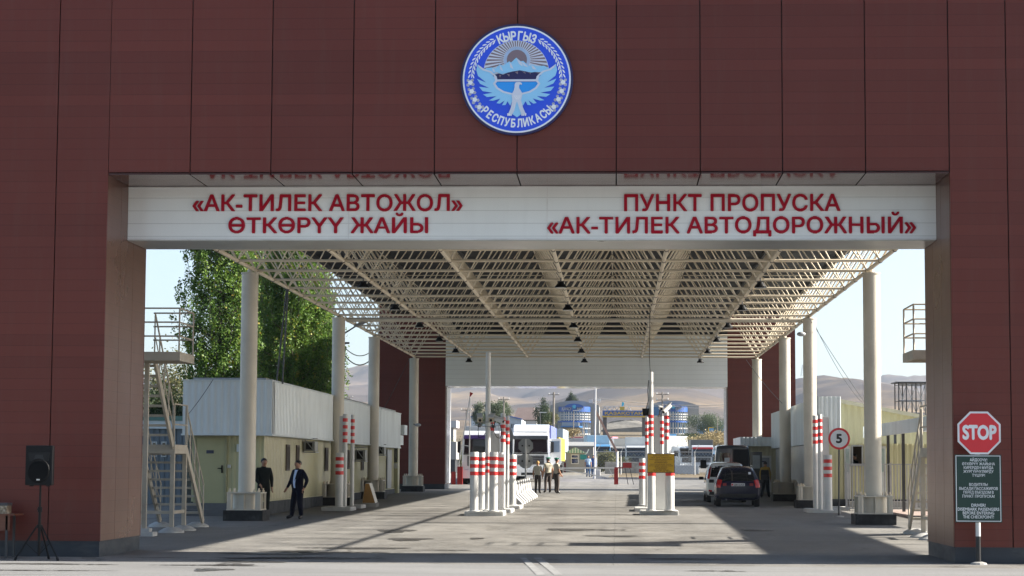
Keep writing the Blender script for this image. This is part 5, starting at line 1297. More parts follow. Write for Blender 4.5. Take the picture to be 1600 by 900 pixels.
# shed with blue trim, brown roofed house, left hut, right blue kiosk
Y = 330.; q = lambda x, y: P(x, y, Y)
sh_ = thing('shed', 'pale shed with thin blue roof edge behind the left truck', 'shed', (q(775,700).x, Y, gz(Y)))
g = [(736,700),(736,652),(767,644),(815,655.5),(815,700)]
part('wall', MB().prism([(q(*p).x, q(*p).z) for p in g], lambda u,v:(u,Y,v), lambda u,v:(u,Y+14,v)), M('pale_blue_wall', (.42,.47,.52), .6), sh_, world=True)
mb = MB()
for (x0,y0),(x1,y1) in (((735,651.6),(767,643.6)),((767,643.6),(816,655))): a, b_ = q(x0,y0), q(x1,y1); mb.bar((a.x,Y-.1,a.z),(b_.x,Y-.1,b_.z),.5,.16)
part('roof_edge', mb, BBL, sh_, world=True)
mb = MB()
for k in range(6): a = q(799+k*2.6, 662+k*.5); mb.box(a.x-.06,a.x+.06,Y-.04,Y,a.z-.7,a.z)
part('windows', mb, GLASSD, sh_, world=True)
Y = 370.; ho = thing('house', 'small house with weathered brown gable roof beyond the white truck', 'house', (q(818,690).x, Y, gz(Y)))
q = lambda x, y: P(x, y, Y)
part('wall', MB().box(q(806,680).x, q(838,680).x, Y, Y+10, gz(Y)-2, q(820,657).z), BW, ho, world=True)
part('roof', MB().prism([(q(802,652).x,q(802,656).z),(q(808,637).x,q(808,636.5).z),(q(833,636).x,q(833,636).z),(q(838,656).x,q(838,656).z)], lambda u,v:(u,Y-.6+(v-q(820,656).z)*1.2,v), lambda u,v:(u,Y+11-(v-q(820,656).z)*1.2,v)), BRROOF, ho, world=True)
Y = 205.; q = lambda x, y: P(x, y, Y)
a, b_ = q(700, 682), q(715, 678); tk = thing('kiosk', 'low white roofed kiosk beside the far left jamb', 'kiosk', (a.x, Y, gz(Y)))
a, b_ = q(690, 668), q(713, 657); part('roof', MB().box(a.x, b_.x, Y, Y+4, a.z, b_.z), BW, tk, world=True); part('wall', MB().box(a.x+.2, b_.x-.3, Y+.3, Y+3.8, gz(Y), a.z), BG_, tk, world=True)
a, b_ = P(698,718,175), P(713,690,175)
gb = thing('container', 'pale grey container side by the far left jamb', 'container', (a.x, 175, gz(175)))
part('body', MB().box(a.x-1, b_.x, 175, 178, a.z, b_.z), BG_, gb, world=True, bevel=.03); part('legs', MB().box(a.x-.9, b_.x-.1, 175.1, 177.9, gz(175)-.1, a.z), DSTEEL, gb, world=True)
Y = 330.; q = lambda x, y: P(x, y, Y)
a, b_ = q(1093, 686), q(1140, 658)
kb = thing('market_building', 'long low blue building with white roof strip beyond the pine', 'building', (a.x, Y, gz(Y)))
part('wall', MB().box(a.x, b_.x+3, Y, Y+8, gz(Y)-1, b_.z-.6), M('far_mid_blue', (.08,.22,.40), .5, 0, .3, .6), kb, world=True); part('roof', MB().box(a.x-.3, b_.x+3.2, Y-.4, Y+8, b_.z-.59, b_.z), BW, kb, world=True)
for i, (x0, x1, y0, y1, lab) in enumerate(((1046,1057,690,678,'small pale blue box sign in front of the right customs block'),(1108,1115,677,669,'blue sign with yellow frame under the pine'))):
    Y = 255.; a, b_ = P(x0,y0,Y), P(x1,y1,Y); t_ = thing('billboard', lab, 'billboard', ((a.x+b_.x)/2, Y, gz(Y)))
    part('panel', MB().box(a.x,b_.x,Y-.1,Y,a.z,b_.z), M('sign_sky_blue', (.10,.30,.55), .4), t_, world=True); part('post', MB().box((a.x+b_.x)/2-.08,(a.x+b_.x)/2+.08,Y-.06,Y+.02,gz(Y)-.5,a.z), DSTEEL, t_, world=True)
    if i: part('frame', MB().box(a.x-.12,a.x-.01,Y-.12,Y,a.z,b_.z+.12).box(a.x-.01,b_.x,Y-.12,Y,b_.z+.005,b_.z+.12), GOLD, t_, world=True)
# striped-gable booth with window and teal plate
Y = 183.; q = lambda x, y: P(x, y, Y); a, b_ = q(884, 743), q(914, 708)
bo = thing('guard_booth', 'small grey booth with green striped gable and white framed window', 'booth', ((a.x+b_.x)/2, Y, gz(Y)))
part('wall', MB().box(a.x, b_.x, Y, Y+3, gz(Y)-.3, b_.z), BG_, bo, world=True)
gm, nt, b = nodes('green_striped_gable'); tc = N(nt,'ShaderNodeTexCoord'); sp = N(nt,'ShaderNodeSeparateXYZ'); nt.links.new(tc.outputs['Object'], sp.inputs[0]); p_ = N(nt,'ShaderNodeMath',operation='PINGPONG'); nt.links.new(sp.outputs[0], p_.inputs[0]); p_.inputs[1].default_value = .12
nt.links.new(ramp(nt, p_.outputs[0], [(.05,(.5,.56,.5)),(.07,(.14,.3,.22))]), b.inputs['Base Color'])
ap = q(898.5, 699); part('gable', MB().prism([(a.x-.15,b_.z),(b_.x+.15,b_.z),(ap.x,ap.z)], lambda u,v:(u,Y-.1,v), lambda u,v:(u,Y+3.1,v)), gm, bo, world=True)
w0, w1 = q(892, 725), q(904.5, 710); wf = part('window', MB().box(w0.x,w1.x,Y-.06,Y-.002,w0.z,w1.z), WHITEP, bo, world=True)
part('pane', MB().box(w0.x+.08,w1.x-.08,Y-.075,Y-.061,w0.z+.08,w0.z+.48).box(w0.x+.08,w1.x-.08,Y-.075,Y-.061,w0.z+.56,w1.z-.08), GLASSD, wf, world=True)
w0, w1 = q(906.5, 718), q(916.5, 710); part('teal_plate', MB().box(w0.x,w1.x,Y-.05,Y-.002,w0.z,w1.z), M('teal', (.01,.22,.24), .5), bo, world=True)
Y = 215.; a, b_ = P(868,716,Y), P(927,692,Y)
lowb = thing('warehouse', 'long grey low shed with sloping roof behind the guard booth', 'shed', (a.x, Y, gz(Y)))
part('wall', MB().box(a.x, b_.x, Y, Y+8, gz(Y)-.5, b_.z-.4), M('grey_weathered', (.22,.21,.2), .8, 0, .25, 1), lowb, world=True)
part('roof', MB().prism([(Y-.3,b_.z-.4),(Y+9,b_.z+.1),(Y+9,b_.z+.2),(Y-.3,b_.z-.3)], lambda u,v:(a.x-.2,u,v), lambda u,v:(b_.x+.2,u,v)), M('roof_grey', (.28,.28,.27), .7), lowb, world=True)
# scaffold tower beyond the hall
Y = 118.; sc_ = thing('scaffold_tower', 'thin steel scaffold tower standing beyond the yellow hall', 'scaffold', (P(1424,650,Y).x, Y, gz(Y)))
mb = MB(); br = MB(); xs_ = [P(x,640,Y).x for x in (1404.5,1416.5,1431.5,1446)]; zt, zb = P(1420,601,Y).z, gz(Y)
for x in xs_:
    for y in (Y, Y+1.6): mb.tube((x,y,zb),(x,y,zt+.1),.035,n=6)
for z in (zt, zt-.9, zt-1.6, zt-2.6, zt-4):
    for y in (Y, Y+1.6): br.tube((xs_[0],y,z),(xs_[-1],y,z),.025,n=5)
for a, b_ in zip(xs_, xs_[1:]): br.tube((a,Y,zt),(b_,Y,zt-1.6),.02,n=5).tube((b_,Y,zt),(a,Y,zt-1.6),.02,n=5)
part('uprights', mb, DSTEEL, sc_, world=True); part('braces', br, STEEL, sc_, world=True)
part('deck_boards', MB().box(xs_[0]-.2,xs_[-1]+.2,Y-.2,Y+1.8,zt+.1,zt+.16), DSTEEL, sc_, world=True)

# poles, masts, wires, pylons
WOODP = M('pole_grey_wood', (.20,.18,.16), .85, 0, .2, 2)
def upole(px, pb, pt, Y, label, arms=1, lamp=False, r=.13):
    a, b_ = P(px, pb, Y), P(px, pt, Y); T = thing('utility_pole', label, 'pole', (a.x, Y, min(a.z, gz(Y))))
    part('pole', MB().tube((a.x,Y,min(a.z,gz(Y))),(a.x,Y,b_.z),r,r*.7,8), WOODP, T, world=True)
    for k in range(arms):
        z = b_.z-.35-.7*k; part('crossarm', MB().box(a.x-.8,a.x+.8,Y-.06,Y+.06,z-.05,z+.05), WOODP, T, world=True)
        part('insulators', MB().tube((a.x-.7,Y,z+.05),(a.x-.7,Y,z+.25),.06,n=6).tube((a.x+.7,Y,z+.05),(a.x+.7,Y,z+.25),.06,n=6), WHITEP, T, world=True)
    if lamp: part('lamp_head', MB().box(a.x-.1,a.x+.9,Y-.1,Y+.1,b_.z,b_.z+.12), WHITEP, T, world=True)
    return T
upole(865, 690, 613, 300, 'grey concrete pole left of the left customs block', 1, r=.2)
upole(1035, 700, 612, 260, 'grey utility pole with insulators behind the banded posts', 2)
upole(787, 660, 620, 290, 'thin pole rising from the trees above the tall banded posts', 1, r=.12)
upole(844, 690, 645, 300, 'short lamp pole beside the brown roofed house', 0, True, .1)
upole(896, 690, 642, 330, 'street lamp pole in front of the left blue glass bay', 0, True, .1)
upole(911, 700, 660, 280, 'slim street lamp pole near the right edge of the left glass bay', 0, True, .08)
upole(938, 740, 640, 240, 'rusty thin pole standing right of the tall white mast', 0, False, .09)
upole(1121, 690, 650, 290, 'thin pale pole before the long blue building', 0, False, .07)
upole(728, 690, 637, 300, 'thin pole with small box at the foot of the hills', 1, r=.08)
upole(545.5, 640, 618, 420, 'small distant pole with crossarm on the left hill slope', 2, r=.14)
def pylon(px, pb, pt, Y, label):
    a, b_ = P(px,pb,Y), P(px,pt,Y); T = thing('pylon', label, 'pylon', a, 0, 'power pylons on the ridge'); h = b_.z-a.z; w_ = h*.16; mb = MB()
    for s in (-1,1):
        for t in (-1,1): mb.tube((s*w_,t*w_,0),(s*w_*.15,t*w_*.15,h),h*.012,n=4)
    for k in range(7):
        z0, z1 = h*k/7, h*(k+1)/7; w0, w1 = w_*(1-.85*k/7), w_*(1-.85*(k+1)/7); mb.tube((-w0,-w0,z0),(w1,-w1,z1),h*.008,n=4).tube((w0,-w0,z0),(-w1,-w1,z1),h*.008,n=4)
    part('lattice', mb, STEEL, T)
    part('arms', MB().tube((-h*.2,0,h*.72),(h*.2,0,h*.72),h*.01,n=4).tube((-h*.15,0,h*.88),(h*.15,0,h*.88),h*.01,n=4), STEEL, T)
pylon(1254, 588, 570, 2600, 'faint lattice pylon on the hill top between the right columns')
pylon(1380, 614, 600, 4500, 'tiny faint lattice pylon on the far ridge beside the front right column')
def wire(label, pts, r=.014, n=14, sag=.3):
    a, b_ = pts; mb = MB(); pp_ = [a.lerp(b_, t/n)+Vector((0,0,-sag*4*(t/n)*(1-t/n))) for t in range(n+1)]
    mb.path(pp_, r, 5); single('wire', mb, DSTEEL, label, 'wire', tuple(pp_[0]))
wire('taut double wire running from the second right column top down to the awning', (P(1263,495,77.6), P(1352,630,92)), .012, sag=.05)
wire('second thin wire beside the taut one right of the second right column', (P(1272,505,77.6), P(1350,632,93)), .010, sag=.3)
wire('dark wire crossing the sky from the left pole towards the third left column', (P(536,540,88), P(576,552,91)), .02, sag=.25)
wire('lower dark wire sagging between the left columns', (P(536,552,88), P(576,565,91)), .025, sag=.3)
wire('long thin wire crossing the far left pier', (P(596,645,113), P(640,560,108)), .015, sag=.05)
wire('dark wire leading down over the left office parapet', (P(333,593,64.1), P(292,650,62)), .010, sag=.04)
wire('dark cable crossing above the far beam on the right', (P(1166,562,108), P(1222,630,84)), .014, sag=.1)
wire('overhead line above the blue arch', (P(935,622,300), P(1140,632,320)), .05, sag=.5)
wire('upper overhead line in front of the right customs block', (P(1038,632,262), P(1140,634,280)), .04, sag=.4)
# slim dark drop pipe beside the second left column with lamp arm
dp = thing('lamp_mast', 'slim dark mast with a lamp arm standing directly behind the second left column', 'mast', (P(534,640,79.5).x, 79.5, gz(79.5)))
a, b_ = P(534.5,700,79.5), P(533.5,520,79.5)
part('pole', MB().tube((a.x,79.5,gz(79.5)),(b_.x,79.5,b_.z),.07,n=8), DSTEEL, dp, world=True); part('arm', MB().tube((b_.x,79.5,b_.z-.1),(P(560,507,79.5).x,79.5,P(560,507,79.5).z),.03,n=6), DSTEEL, dp, world=True)
c_ = P(563,506,79.5); part('lamp_head', MB().cbox((c_.x,79.5,c_.z),(.5,.2,.09),ry=R_(-20)), STEEL, dp, world=True)
c_ = P(541,536,79.5); part('bracket', MB().tube((b_.x,79.5,c_.z),(P(546,535,79.5).x,79.5,c_.z),.04,n=6), DSTEEL, dp, world=True)
for px, py, Y, lab in ((653, 664, 107.8, 'small round lamp fixed to the rear left column'), (1252, 522, 77.7, 'small wall lamp fixed high on the second right column')):
    c_ = P(px, py, Y); t_ = thing('column_lamp', lab, 'lamp', c_); part('lamp_head', MB().ball((0,0,0),(.17,.12,.09),10,6), GREYP, t_, smooth=True); part('arm', MB().tube((0,0,0),((-.25 if px<900 else .2),.1,.05),.02,n=6), DSTEEL, t_)
# slanted ties beside poplar
tie = thing('tie_rods', 'pair of slanted dark tie rods hanging from the left canopy edge before the poplars', 'rods', P(437,600,64))
for dx in (0, .14): 
    a, b_ = P(448,452,66), P(432,600,66); part('rod', MB().tube((b_.x+dx*1.4,66,b_.z),(a.x+dx*.3,66,a.z),.03,n=6), DSTEEL, tie, world=True)

def patch(bvh, axis, sgn, quad, off=.006, n=8, m_=5, th=.0):
    """a panel laid on the body surface: quad corners in the two free axes, cast along axis"""
    mb = MB(); vs = []
    for j in range(m_+1):
        for i in range(n+1):
            u, v = i/n, j/m_
            a = Vector(quad[0]).lerp(Vector(quad[1]), u); b_ = Vector(quad[3]).lerp(Vector(quad[2]), u); p = a.lerp(b_, v)
            o = Vector((p[0], sgn*20, p[1])) if axis == 'y' else Vector((sgn*20, p[0], p[1]))
            d = Vector((0,-sgn,0)) if axis == 'y' else Vector((-sgn,0,0))
            h = bvh.ray_cast(o, d)
            q = h[0] if h[0] else Vector((p[0], 0, p[1])) if axis == 'y' else Vector((0, p[0], p[1]))
            vs.append(q-d*off)
    fs = [(j*(n+1)+i, j*(n+1)+i+1, (j+1)*(n+1)+i+1, (j+1)*(n+1)+i) for j in range(m_) for i in range(n)]
    return mb.add(vs, fs)
# =================================================================== PEOPLE
def person(label, loc, rz, h, pose, look, group=None, hatm=None, detail=False):
    """pose: overrides of joint positions for a 1.75 m figure facing -Y; look: materials by body region"""
    J = dict(pel=(0,0,.95), waist=(0,0,1.10), chest=(0,.0,1.30), neck0=(0,.01,1.47), neck1=(0,0,1.54), jaw=(0,-.022,1.585), head=(0,-.005,1.655), crown=(0,.005,1.715), nose=(0,-.135,1.64),
        hipL=(.095,0,.90), kneL=(.10,-.02,.50), ankL=(.105,.01,.09), toeL=(.12,-.16,.035), hipR=(-.095,0,.90), kneR=(-.10,-.02,.50), ankR=(-.105,.01,.09), toeR=(-.12,-.16,.035),
        shoL=(.185,.01,1.42), elbL=(.235,.03,1.14), wriL=(.245,-.03,.90), shoR=(-.185,.01,1.42), elbR=(-.235,.03,1.14), wriR=(-.245,-.03,.90))
    J.update(pose)
    bulk = look.get('bulk', 1.0)*1.08; belly = look.get('belly', 1.0)
    Rd = dict(pel=(.155,.115), waist=(.145*belly,.11*belly), chest=(.19,.13), neck0=(.09,.08), neck1=(.062,.065), jaw=(.080,.094), head=(.112,.132), crown=(.086,.104), nose=(.016,.016),
        hipL=(.105,.11), kneL=(.078,.078), ankL=(.066,.066), toeL=(.05,.038), hipR=(.105,.11), kneR=(.078,.078), ankR=(.066,.066), toeR=(.05,.038),
        shoL=(.066,.066), elbL=(.056,.056), wriL=(.036,.034), shoR=(.072,.072), elbR=(.056,.056), wriR=(.036,.034))
    for k in ('pel','waist','chest','shoL','shoR','elbL','elbR','hipL','hipR','kneL','kneR'): Rd[k] = tuple(v*bulk for v in Rd[k])
    B = [('pel','waist'),('waist','chest'),('chest','neck0'),('neck0','neck1'),('neck1','jaw'),('jaw','head'),('head','crown'),('head','nose'),
         ('pel','hipL'),('hipL','kneL'),('kneL','ankL'),('ankL','toeL'),('pel','hipR'),('hipR','kneR'),('kneR','ankR'),('ankR','toeR'),
         ('chest','shoL'),('shoL','elbL'),('elbL','wriL'),('chest','shoR'),('shoR','elbR'),('elbR','wriR')]
    for s in ('L','R'):
        w_ = Vector(J['wri'+s]); e_ = Vector(J['elb'+s]); d = (w_-e_).normalized(); sx = 1 if s == 'L' else -1
        side = Vector((0,-1,0)); side = (side-d*side.dot(d)).normalized(); nrm = d.cross(side)*sx
        J['pal'+s] = tuple(w_+d*.07); Rd['pal'+s] = (.033,.022); B.append(('wri'+s,'pal'+s))
        for k, (off, ln) in enumerate(((.030,.062),(.011,.074),(-.009,.070),(-.028,.055))):
            a = w_+d*.095+side*off; b_ = a+d*ln*.55-nrm*.006; c_ = b_+d*ln*.4-nrm*.02
            for nm, p, r in (('fa',a,.0105),('fb',b_,.0098),('fc',c_,.0085)): J[f'{nm}{k}{s}'] = tuple(p); Rd[f'{nm}{k}{s}'] = (r,r)
            B += [('pal'+s,f'fa{k}{s}'),(f'fa{k}{s}',f'fb{k}{s}'),(f'fb{k}{s}',f'fc{k}{s}')]
        a = w_+d*.045+side*.035; b_ = a+d*.032+side*.018; J['ta'+s] = tuple(a); J['tb'+s] = tuple(b_+d*.02); Rd['ta'+s] = (.012,.012); Rd['tb'+s] = (.0095,.0095); B += [('pal'+s,'ta'+s),('ta'+s,'tb'+s)]
    names = list(J); idx = {n: i for i, n in enumerate(names)}; k = h/1.75
    me = bpy.data.meshes.new('sk'); me.from_pydata([tuple(Vector(J[n])*k) for n in names], [(idx[a],idx[b_]) for a,b_ in B], [])
    o = bpy.data.objects.new('sk', me); COL.objects.link(o); o.modifiers.new('s','SKIN').use_smooth_shade = True
    sv = me.skin_vertices[0].data
    for n in names: sv[idx[n]].radius = tuple(v*k for v in Rd[n])
    sv[idx['pel']].use_root = True
    sb = o.modifiers.new('u','SUBSURF'); sb.levels = 2 if detail else 1; sb.render_levels = sb.levels
    bpy.context.view_layer.update(); body = bpy.data.meshes.new_from_object(o.evaluated_get(bpy.context.evaluated_depsgraph_get())); bpy.data.objects.remove(o)
    mats = [look['skin'], look['top'], look['legs'], look['shoes'], look.get('shirt', look['top'])]
    body.materials.clear()
    for m_ in mats: body.materials.append(m_)
    seg = [(Vector(J[a])*k, Vector(J[b_])*k, a, b_) for a, b_ in B]
    sleeve = look.get('sleeve', 1.0)
    def reg(a, b_, t):
        if a in ('neck1','jaw','head') or b_ == 'neck1': return 0
        if a[:3] in ('pal','fa0') or a[:2] in ('fa','fb','ta') or b_[:3] == 'pal': return 0
        if a[:3] == 'elb': return 1 if t < sleeve*1.0-.04 and sleeve > .6 else 0
        if a[:3] == 'sho': return 1 if sleeve > .6 or t < .75 else 0
        if a[:3] in ('hip','kne'): return 2 if t < .93 or a[:3] == 'hip' else 2
        if a[:3] == 'ank': return 3
        if b_[:3] == 'hip': return 2
        return 1
    hem = look.get('hem', .98)*k; vw = look.get('vneck', 0)
    for p in body.polygons:
        c = p.center; best = None
        for A, Bb, a, b_ in seg:
            ab = Bb-A; t = max(0, min(1, (c-A).dot(ab)/ab.length_squared)); d = (c-(A+ab*t)).length-(max(Rd[a])*(1-t)+max(Rd[b_])*t)*k
            if a[0] in 'fpt' and a[:3] != 'pel' or a[:3] == 'wri': d += .02
            if best is None or d < best[0]: best = (d, a, b_, t)
        r = reg(*best[1:])
        if r in (1, 2) and best[1][:3] not in ('sho','elb') and best[2][:3] not in ('sho',): r = 1 if c.z > hem else 2
        if r == 2 and c.z < .075*k: r = 3
        if False and r == 1 and vw and p.normal.y < -.25 and abs(c.x-J['chest'][0]*k) < vw*k*max(.3, min(1, (c.z/k-1.0)/.45)) and best[1][:3] not in ('sho','elb'): r = 4
        p.material_index = r; p.use_smooth = True
    T = thing('person', label, 'person', loc, rz, group)
    bo = bpy.data.objects.new('body', body); COL.objects.link(bo); bo.parent = T
    hd = Vector(J['head'])*k
    hair = MB(); n = 14; vs = []; K = 6
    for j in range(K+1):
        phi = pi/2*(j/K)*1.28
        for i in range(n):
            t = 2*pi*i/n; f = -cos(t) if False else -sin(t)      # f>0 at the face side (-Y)
            ph = phi*(1-.42*max(0, f)) if not look.get('longhair') else phi*(1.5-.85*max(0,f))
            vs.append((hd.x+.095*k*sin(ph)*cos(t), hd.y+.006*k+.113*k*sin(ph)*sin(t), hd.z+.010*k+.098*k*cos(ph)))
    hair.add(vs, [(j*n+i, (j+1)*n+i, (j+1)*n+(i+1)%n, j*n+(i+1)%n) for j in range(K) for i in range(n)]+[tuple(range(n))])
    part('hair', hair, look['hair'], T, smooth=True)
    if vw:
        bvp = BVHTree.FromPolygons([v.co for v in body.vertices], [tuple(p.vertices) for p in body.polygons])
        cx_ = J['chest'][0]*k
        part('shirt', patch(bvp, 'y', -1, [(cx_-.012*k,.93*k),(cx_+.05*k,.93*k),(cx_+vw*k,1.47*k),(cx_-vw*k,1.47*k)], .007, 6, 12), look['shirt'], T, smooth=True)
        for s in (-1, 1): part('lapel', patch(bvp, 'y', -1, [(cx_+s*.03*k,1.12*k),(cx_+s*(vw+.03)*k,1.30*k),(cx_+s*(vw+.01)*k,1.47*k),(cx_+s*(vw-.025)*k,1.45*k)], .012, 3, 8), look['top'], T)
    if detail:
        for s in (-1, 1):
            e = part('eye', MB().ball((hd.x+s*.03*k, hd.y-.092*k, hd.z+.008*k), .013*k, 8, 5), M('eye_dark', (.02,.015,.012), .2), T, smooth=True)
            part('ear', MB().ball((hd.x+s*.092*k, hd.y+.01*k, hd.z-.005*k), (.012*k,.02*k,.032*k), 8, 5), look['skin'], T, smooth=True)
            part('eyebrow', MB().cbox((hd.x+s*.03*k, hd.y-.103*k, hd.z+.03*k), (.035*k,.01*k,.007*k)), look['hair'], T)
        part('mouth', MB().cbox((hd.x, hd.y-.098*k, hd.z-.055*k), (.04*k,.012*k,.008*k)), M('lip', (.22,.07,.055), .5), T)
    if hatm:
        part('beret', MB().lathe([(.075*k,0),(.098*k,.012),(.125*k,.045),(.118*k,.068),(.07*k,.082),(.01,.086)], (hd.x, hd.y+.012*k, hd.z+.045*k), 16), hatm, T, smooth=True)
    if look.get('badge'): part('shoulder_patch', MB().ball(Vector(J['shoR'])*k+Vector((-.05,-.045,-.11))*k, (.02*k,.02*k,.035*k), 8, 5), M('patch_blue', (.05,.3,.35), .5), T)
    if look.get('belt'): part('belt', MB().lathe([(.178*k,0),(.178*k,.04*k)], (J['pel'][0]*k, J['pel'][1]*k, (look.get('hem',.98)-.03)*k), 18), SBLACK, T).scale = (1, .76, 1)
    return T
HAIRB = M('hair_black', (.008,.007,.006), .5); HAIRF = M('hair_blond', (.42,.24,.07), .5); NAVY = M('navy_suit', (.003,.004,.014), .75, 0, .2, 6, spec=.15); OFF = M('dark_green_uniform', (.006,.009,.009), .75, 0, .2, 6, spec=.15)
KHAKI = M('khaki_shirt', (.50,.46,.36), .8, 0, .12, 6); BROWNT = M('brown_trousers', (.055,.04,.034), .8, 0, .2, 6); BERET = M('green_beret', (.0,.18,.11), .8); SHIRT = M('light_blue_shirt', (.50,.60,.80), .7)
DENIM = M('denim', (.05,.10,.2), .8); MUST = M('mustard_jacket', (.36,.22,.03), .7); PALEB = M('pale_blue_shirt', (.26,.36,.50), .7)
g = G(464, 811); person('man in a navy suit and open light blue shirt talking beside the left column', (g.x+.02, g.y, gz(g.y)), R_(-38), 1.74,
    dict(ankL=(.16,.0,.09), toeL=(.2,-.15,.035), kneL=(.13,-.04,.5), ankR=(-.30,.04,.09), toeR=(-.38,-.12,.035), kneR=(-.19,-.01,.5), elbL=(.30,.09,1.16), wriL=(.25,.02,.93), elbR=(-.28,-.02,1.15), wriR=(-.35,-.12,.93), pel=(0,-.02,.95), waist=(0,-.05,1.1), chest=(0,-.02,1.3), neck0=(0,.02,1.47)),
    dict(skin=SKIN, top=NAVY, legs=NAVY, shoes=LEATHER, hair=HAIRB, shirt=SHIRT, vneck=.085, hem=.86, bulk=1.1, belly=1.16, sleeve=1), detail=True)
g = P(411.5, 790, 62.3); person('officer in dark uniform standing behind the base of the front left column', (g.x, 62.3, gz(62.3)), R_(28), 1.80,
    dict(elbR=(-.25,-.02,1.15), wriR=(-.17,-.17,.98), elbL=(.25,.03,1.14), wriL=(.24,-.04,.90)), dict(skin=SKIN, top=OFF, legs=OFF, shoes=LEATHER, hair=HAIRB, hem=.96, sleeve=1, bulk=1.07, badge=1), detail=True)
oc_ = 'border officers talking before the trucks'
g = G(840, 771); person('blond officer in khaki shirt seen from behind, standing apart from two green berets', (g.x, g.y, gz(g.y)), R_(165), 1.64, dict(elbR=(-.24,-.02,1.15),wriR=(-.22,-.1,.92)), dict(skin=SKIN, top=KHAKI, legs=BROWNT, shoes=LEATHER, hair=HAIRF, sleeve=.5, longhair=1, belt=1), oc_)
g = G(856, 770); person('left one of the two officers in green berets', (g.x, g.y+.2, gz(g.y+.2)), R_(205), 1.80, dict(ankL=(.18,.1,.09),toeL=(.22,-.05,.035),kneL=(.13,.0,.5),ankR=(-.16,-.1,.09),toeR=(-.18,-.26,.035)), dict(skin=SKIN, top=KHAKI, legs=BROWNT, shoes=LEATHER, hair=HAIRB, sleeve=.5, belt=1), oc_, BERET)
g = G(870, 771); person('right one of the two officers in green berets, arm lowered in front', (g.x, g.y-.3, gz(g.y-.3)), R_(120), 1.78, dict(elbL=(.24,-.04,1.14),wriL=(.18,-.2,.97),elbR=(-.22,.0,1.14),wriR=(-.16,-.16,.94)), dict(skin=SKIN, top=KHAKI, legs=BROWNT, shoes=LEATHER, hair=HAIRB, sleeve=.5, belt=1), oc_, BERET)
g = G(919, 745.5); person('man in pale blue shirt standing by the white concrete block', (g.x, g.y, gz(g.y)), R_(10), 1.66, {}, dict(skin=SKIN, top=PALEB, legs=DENIM, shoes=LEATHER, hair=HAIRB, sleeve=.5))
g = G(925, 745); person('person in stronger blue jacket right beside the man in pale blue', (g.x+.1, g.y+.6, gz(g.y)), R_(-30), 1.66, {}, dict(skin=SKIN, top=M('royal_blue', (.03,.09,.32), .7), legs=DENIM, shoes=LEATHER, hair=HAIRB, sleeve=1))
g = G(1196, 778); wp = person('man with mustard shoulders and black backpack walking to the guard hut', (g.x, g.y, gz(g.y)), R_(170), 1.68, dict(ankL=(.18,.12,.09),toeL=(.2,-.03,.035),ankR=(-.16,-.12,.09),toeR=(-.18,-.28,.035)), dict(skin=SKIN, top=MUST, legs=OFF, shoes=LEATHER, hair=HAIRB, sleeve=1, bulk=1.1))
rot = Matrix.Rotation(R_(170), 3, 'Z'); bpk = Vector((g.x, g.y, gz(g.y)+1.02))+rot@Vector((0,.2,0))
bp = thing('backpack', 'bulky black backpack carried by the man in mustard', 'backpack', bpk, R_(170))
part('bag', MB().cbox((0,.05,.05),(.36,.22,.46)), BLACKP, bp, bevel=.06); part('pocket', MB().cbox((0,.18,-.05),(.26,.08,.22)), M('backpack_grey', (.03,.03,.035), .7), bp, bevel=.02)
part('strap', MB().path([(-.12,-.05,.28),(-.12,-.2,.25)], .02).path([(.12,-.05,.28),(.12,-.2,.25)], .02), BLACKP, bp)
g = P(1182, 770, 100.2); person('dark clothed person half hidden by the open van door', (g.x, 100.2, gz(100.2)), R_(150), 1.72, {}, dict(skin=SKIN, top=BLACKP, legs=OFF, shoes=LEATHER, hair=HAIRB, sleeve=1))
g = P(1338, 726, 80.5); 
person('person in black cap and dark jacket at the booth window of the right office', (g.x+.05, 81.45, gz(80)+.42), R_(-60), 1.62, {}, dict(skin=SKIN, top=OFF, legs=OFF, shoes=LEATHER, hair=HAIRB, sleeve=1))

# =================================================================== VEHICLES
TYRE = M('tyre', (.018,.018,.018), .85, 0, .2, 6); RIM = M('rim', (.42,.43,.44), .3, .7); CHROME = M('chrome', (.7,.7,.7), .1, 1, .02); TAIL = M('tail_red', (.50,.012,.012), .12, 0, .1, 12, spec=.8); LAMPW = M('lamp_clear', (.6,.62,.62), .1, spec=.9)
RUBBER = M('black_trim', (.012,.012,.013), .55)
def paint(name, col, rough=.16, metal=.25): return M(name, col, rough, metal, .04, .6, coat=1.0)
def wheel(parent, x, y, z, r, w_):
    t = part('wheel', MB(), TYRE, parent) if False else None
    mb = MB(); n = 22; prof = [(r*.62,-w_/2),(r*.94,-w_/2),(r,-w_/2+.03),(r,w_/2-.03),(r*.94,w_/2),(r*.62,w_/2)]
    vs = [(u, q*cos(2*pi*i/n), q*sin(2*pi*i/n)) for q, u in prof for i in range(n)]
    mb.add(vs, [(j*n+i, j*n+(i+1)%n, (j+1)*n+(i+1)%n, (j+1)*n+i) for j in range(5) for i in range(n)])
    wo_ = part('wheel', mb, TYRE, parent, smooth=True, loc=(x, y, z))
    rm = MB(); s = -1 if x < 0 else 1; xx = s*w_*.38
    rm.add([(xx, r*.63*cos(2*pi*i/n), r*.63*sin(2*pi*i/n)) for i in range(n)]+[(xx+s*.03, r*.2*cos(2*pi*i/n), r*.2*sin(2*pi*i/n)) for i in range(n)], [(i,(i+1)%n,n+(i+1)%n,n+i) for i in range(n)]+[tuple(range(n,2*n))])
    part('rim', rm, RIM, wo_, smooth=True)
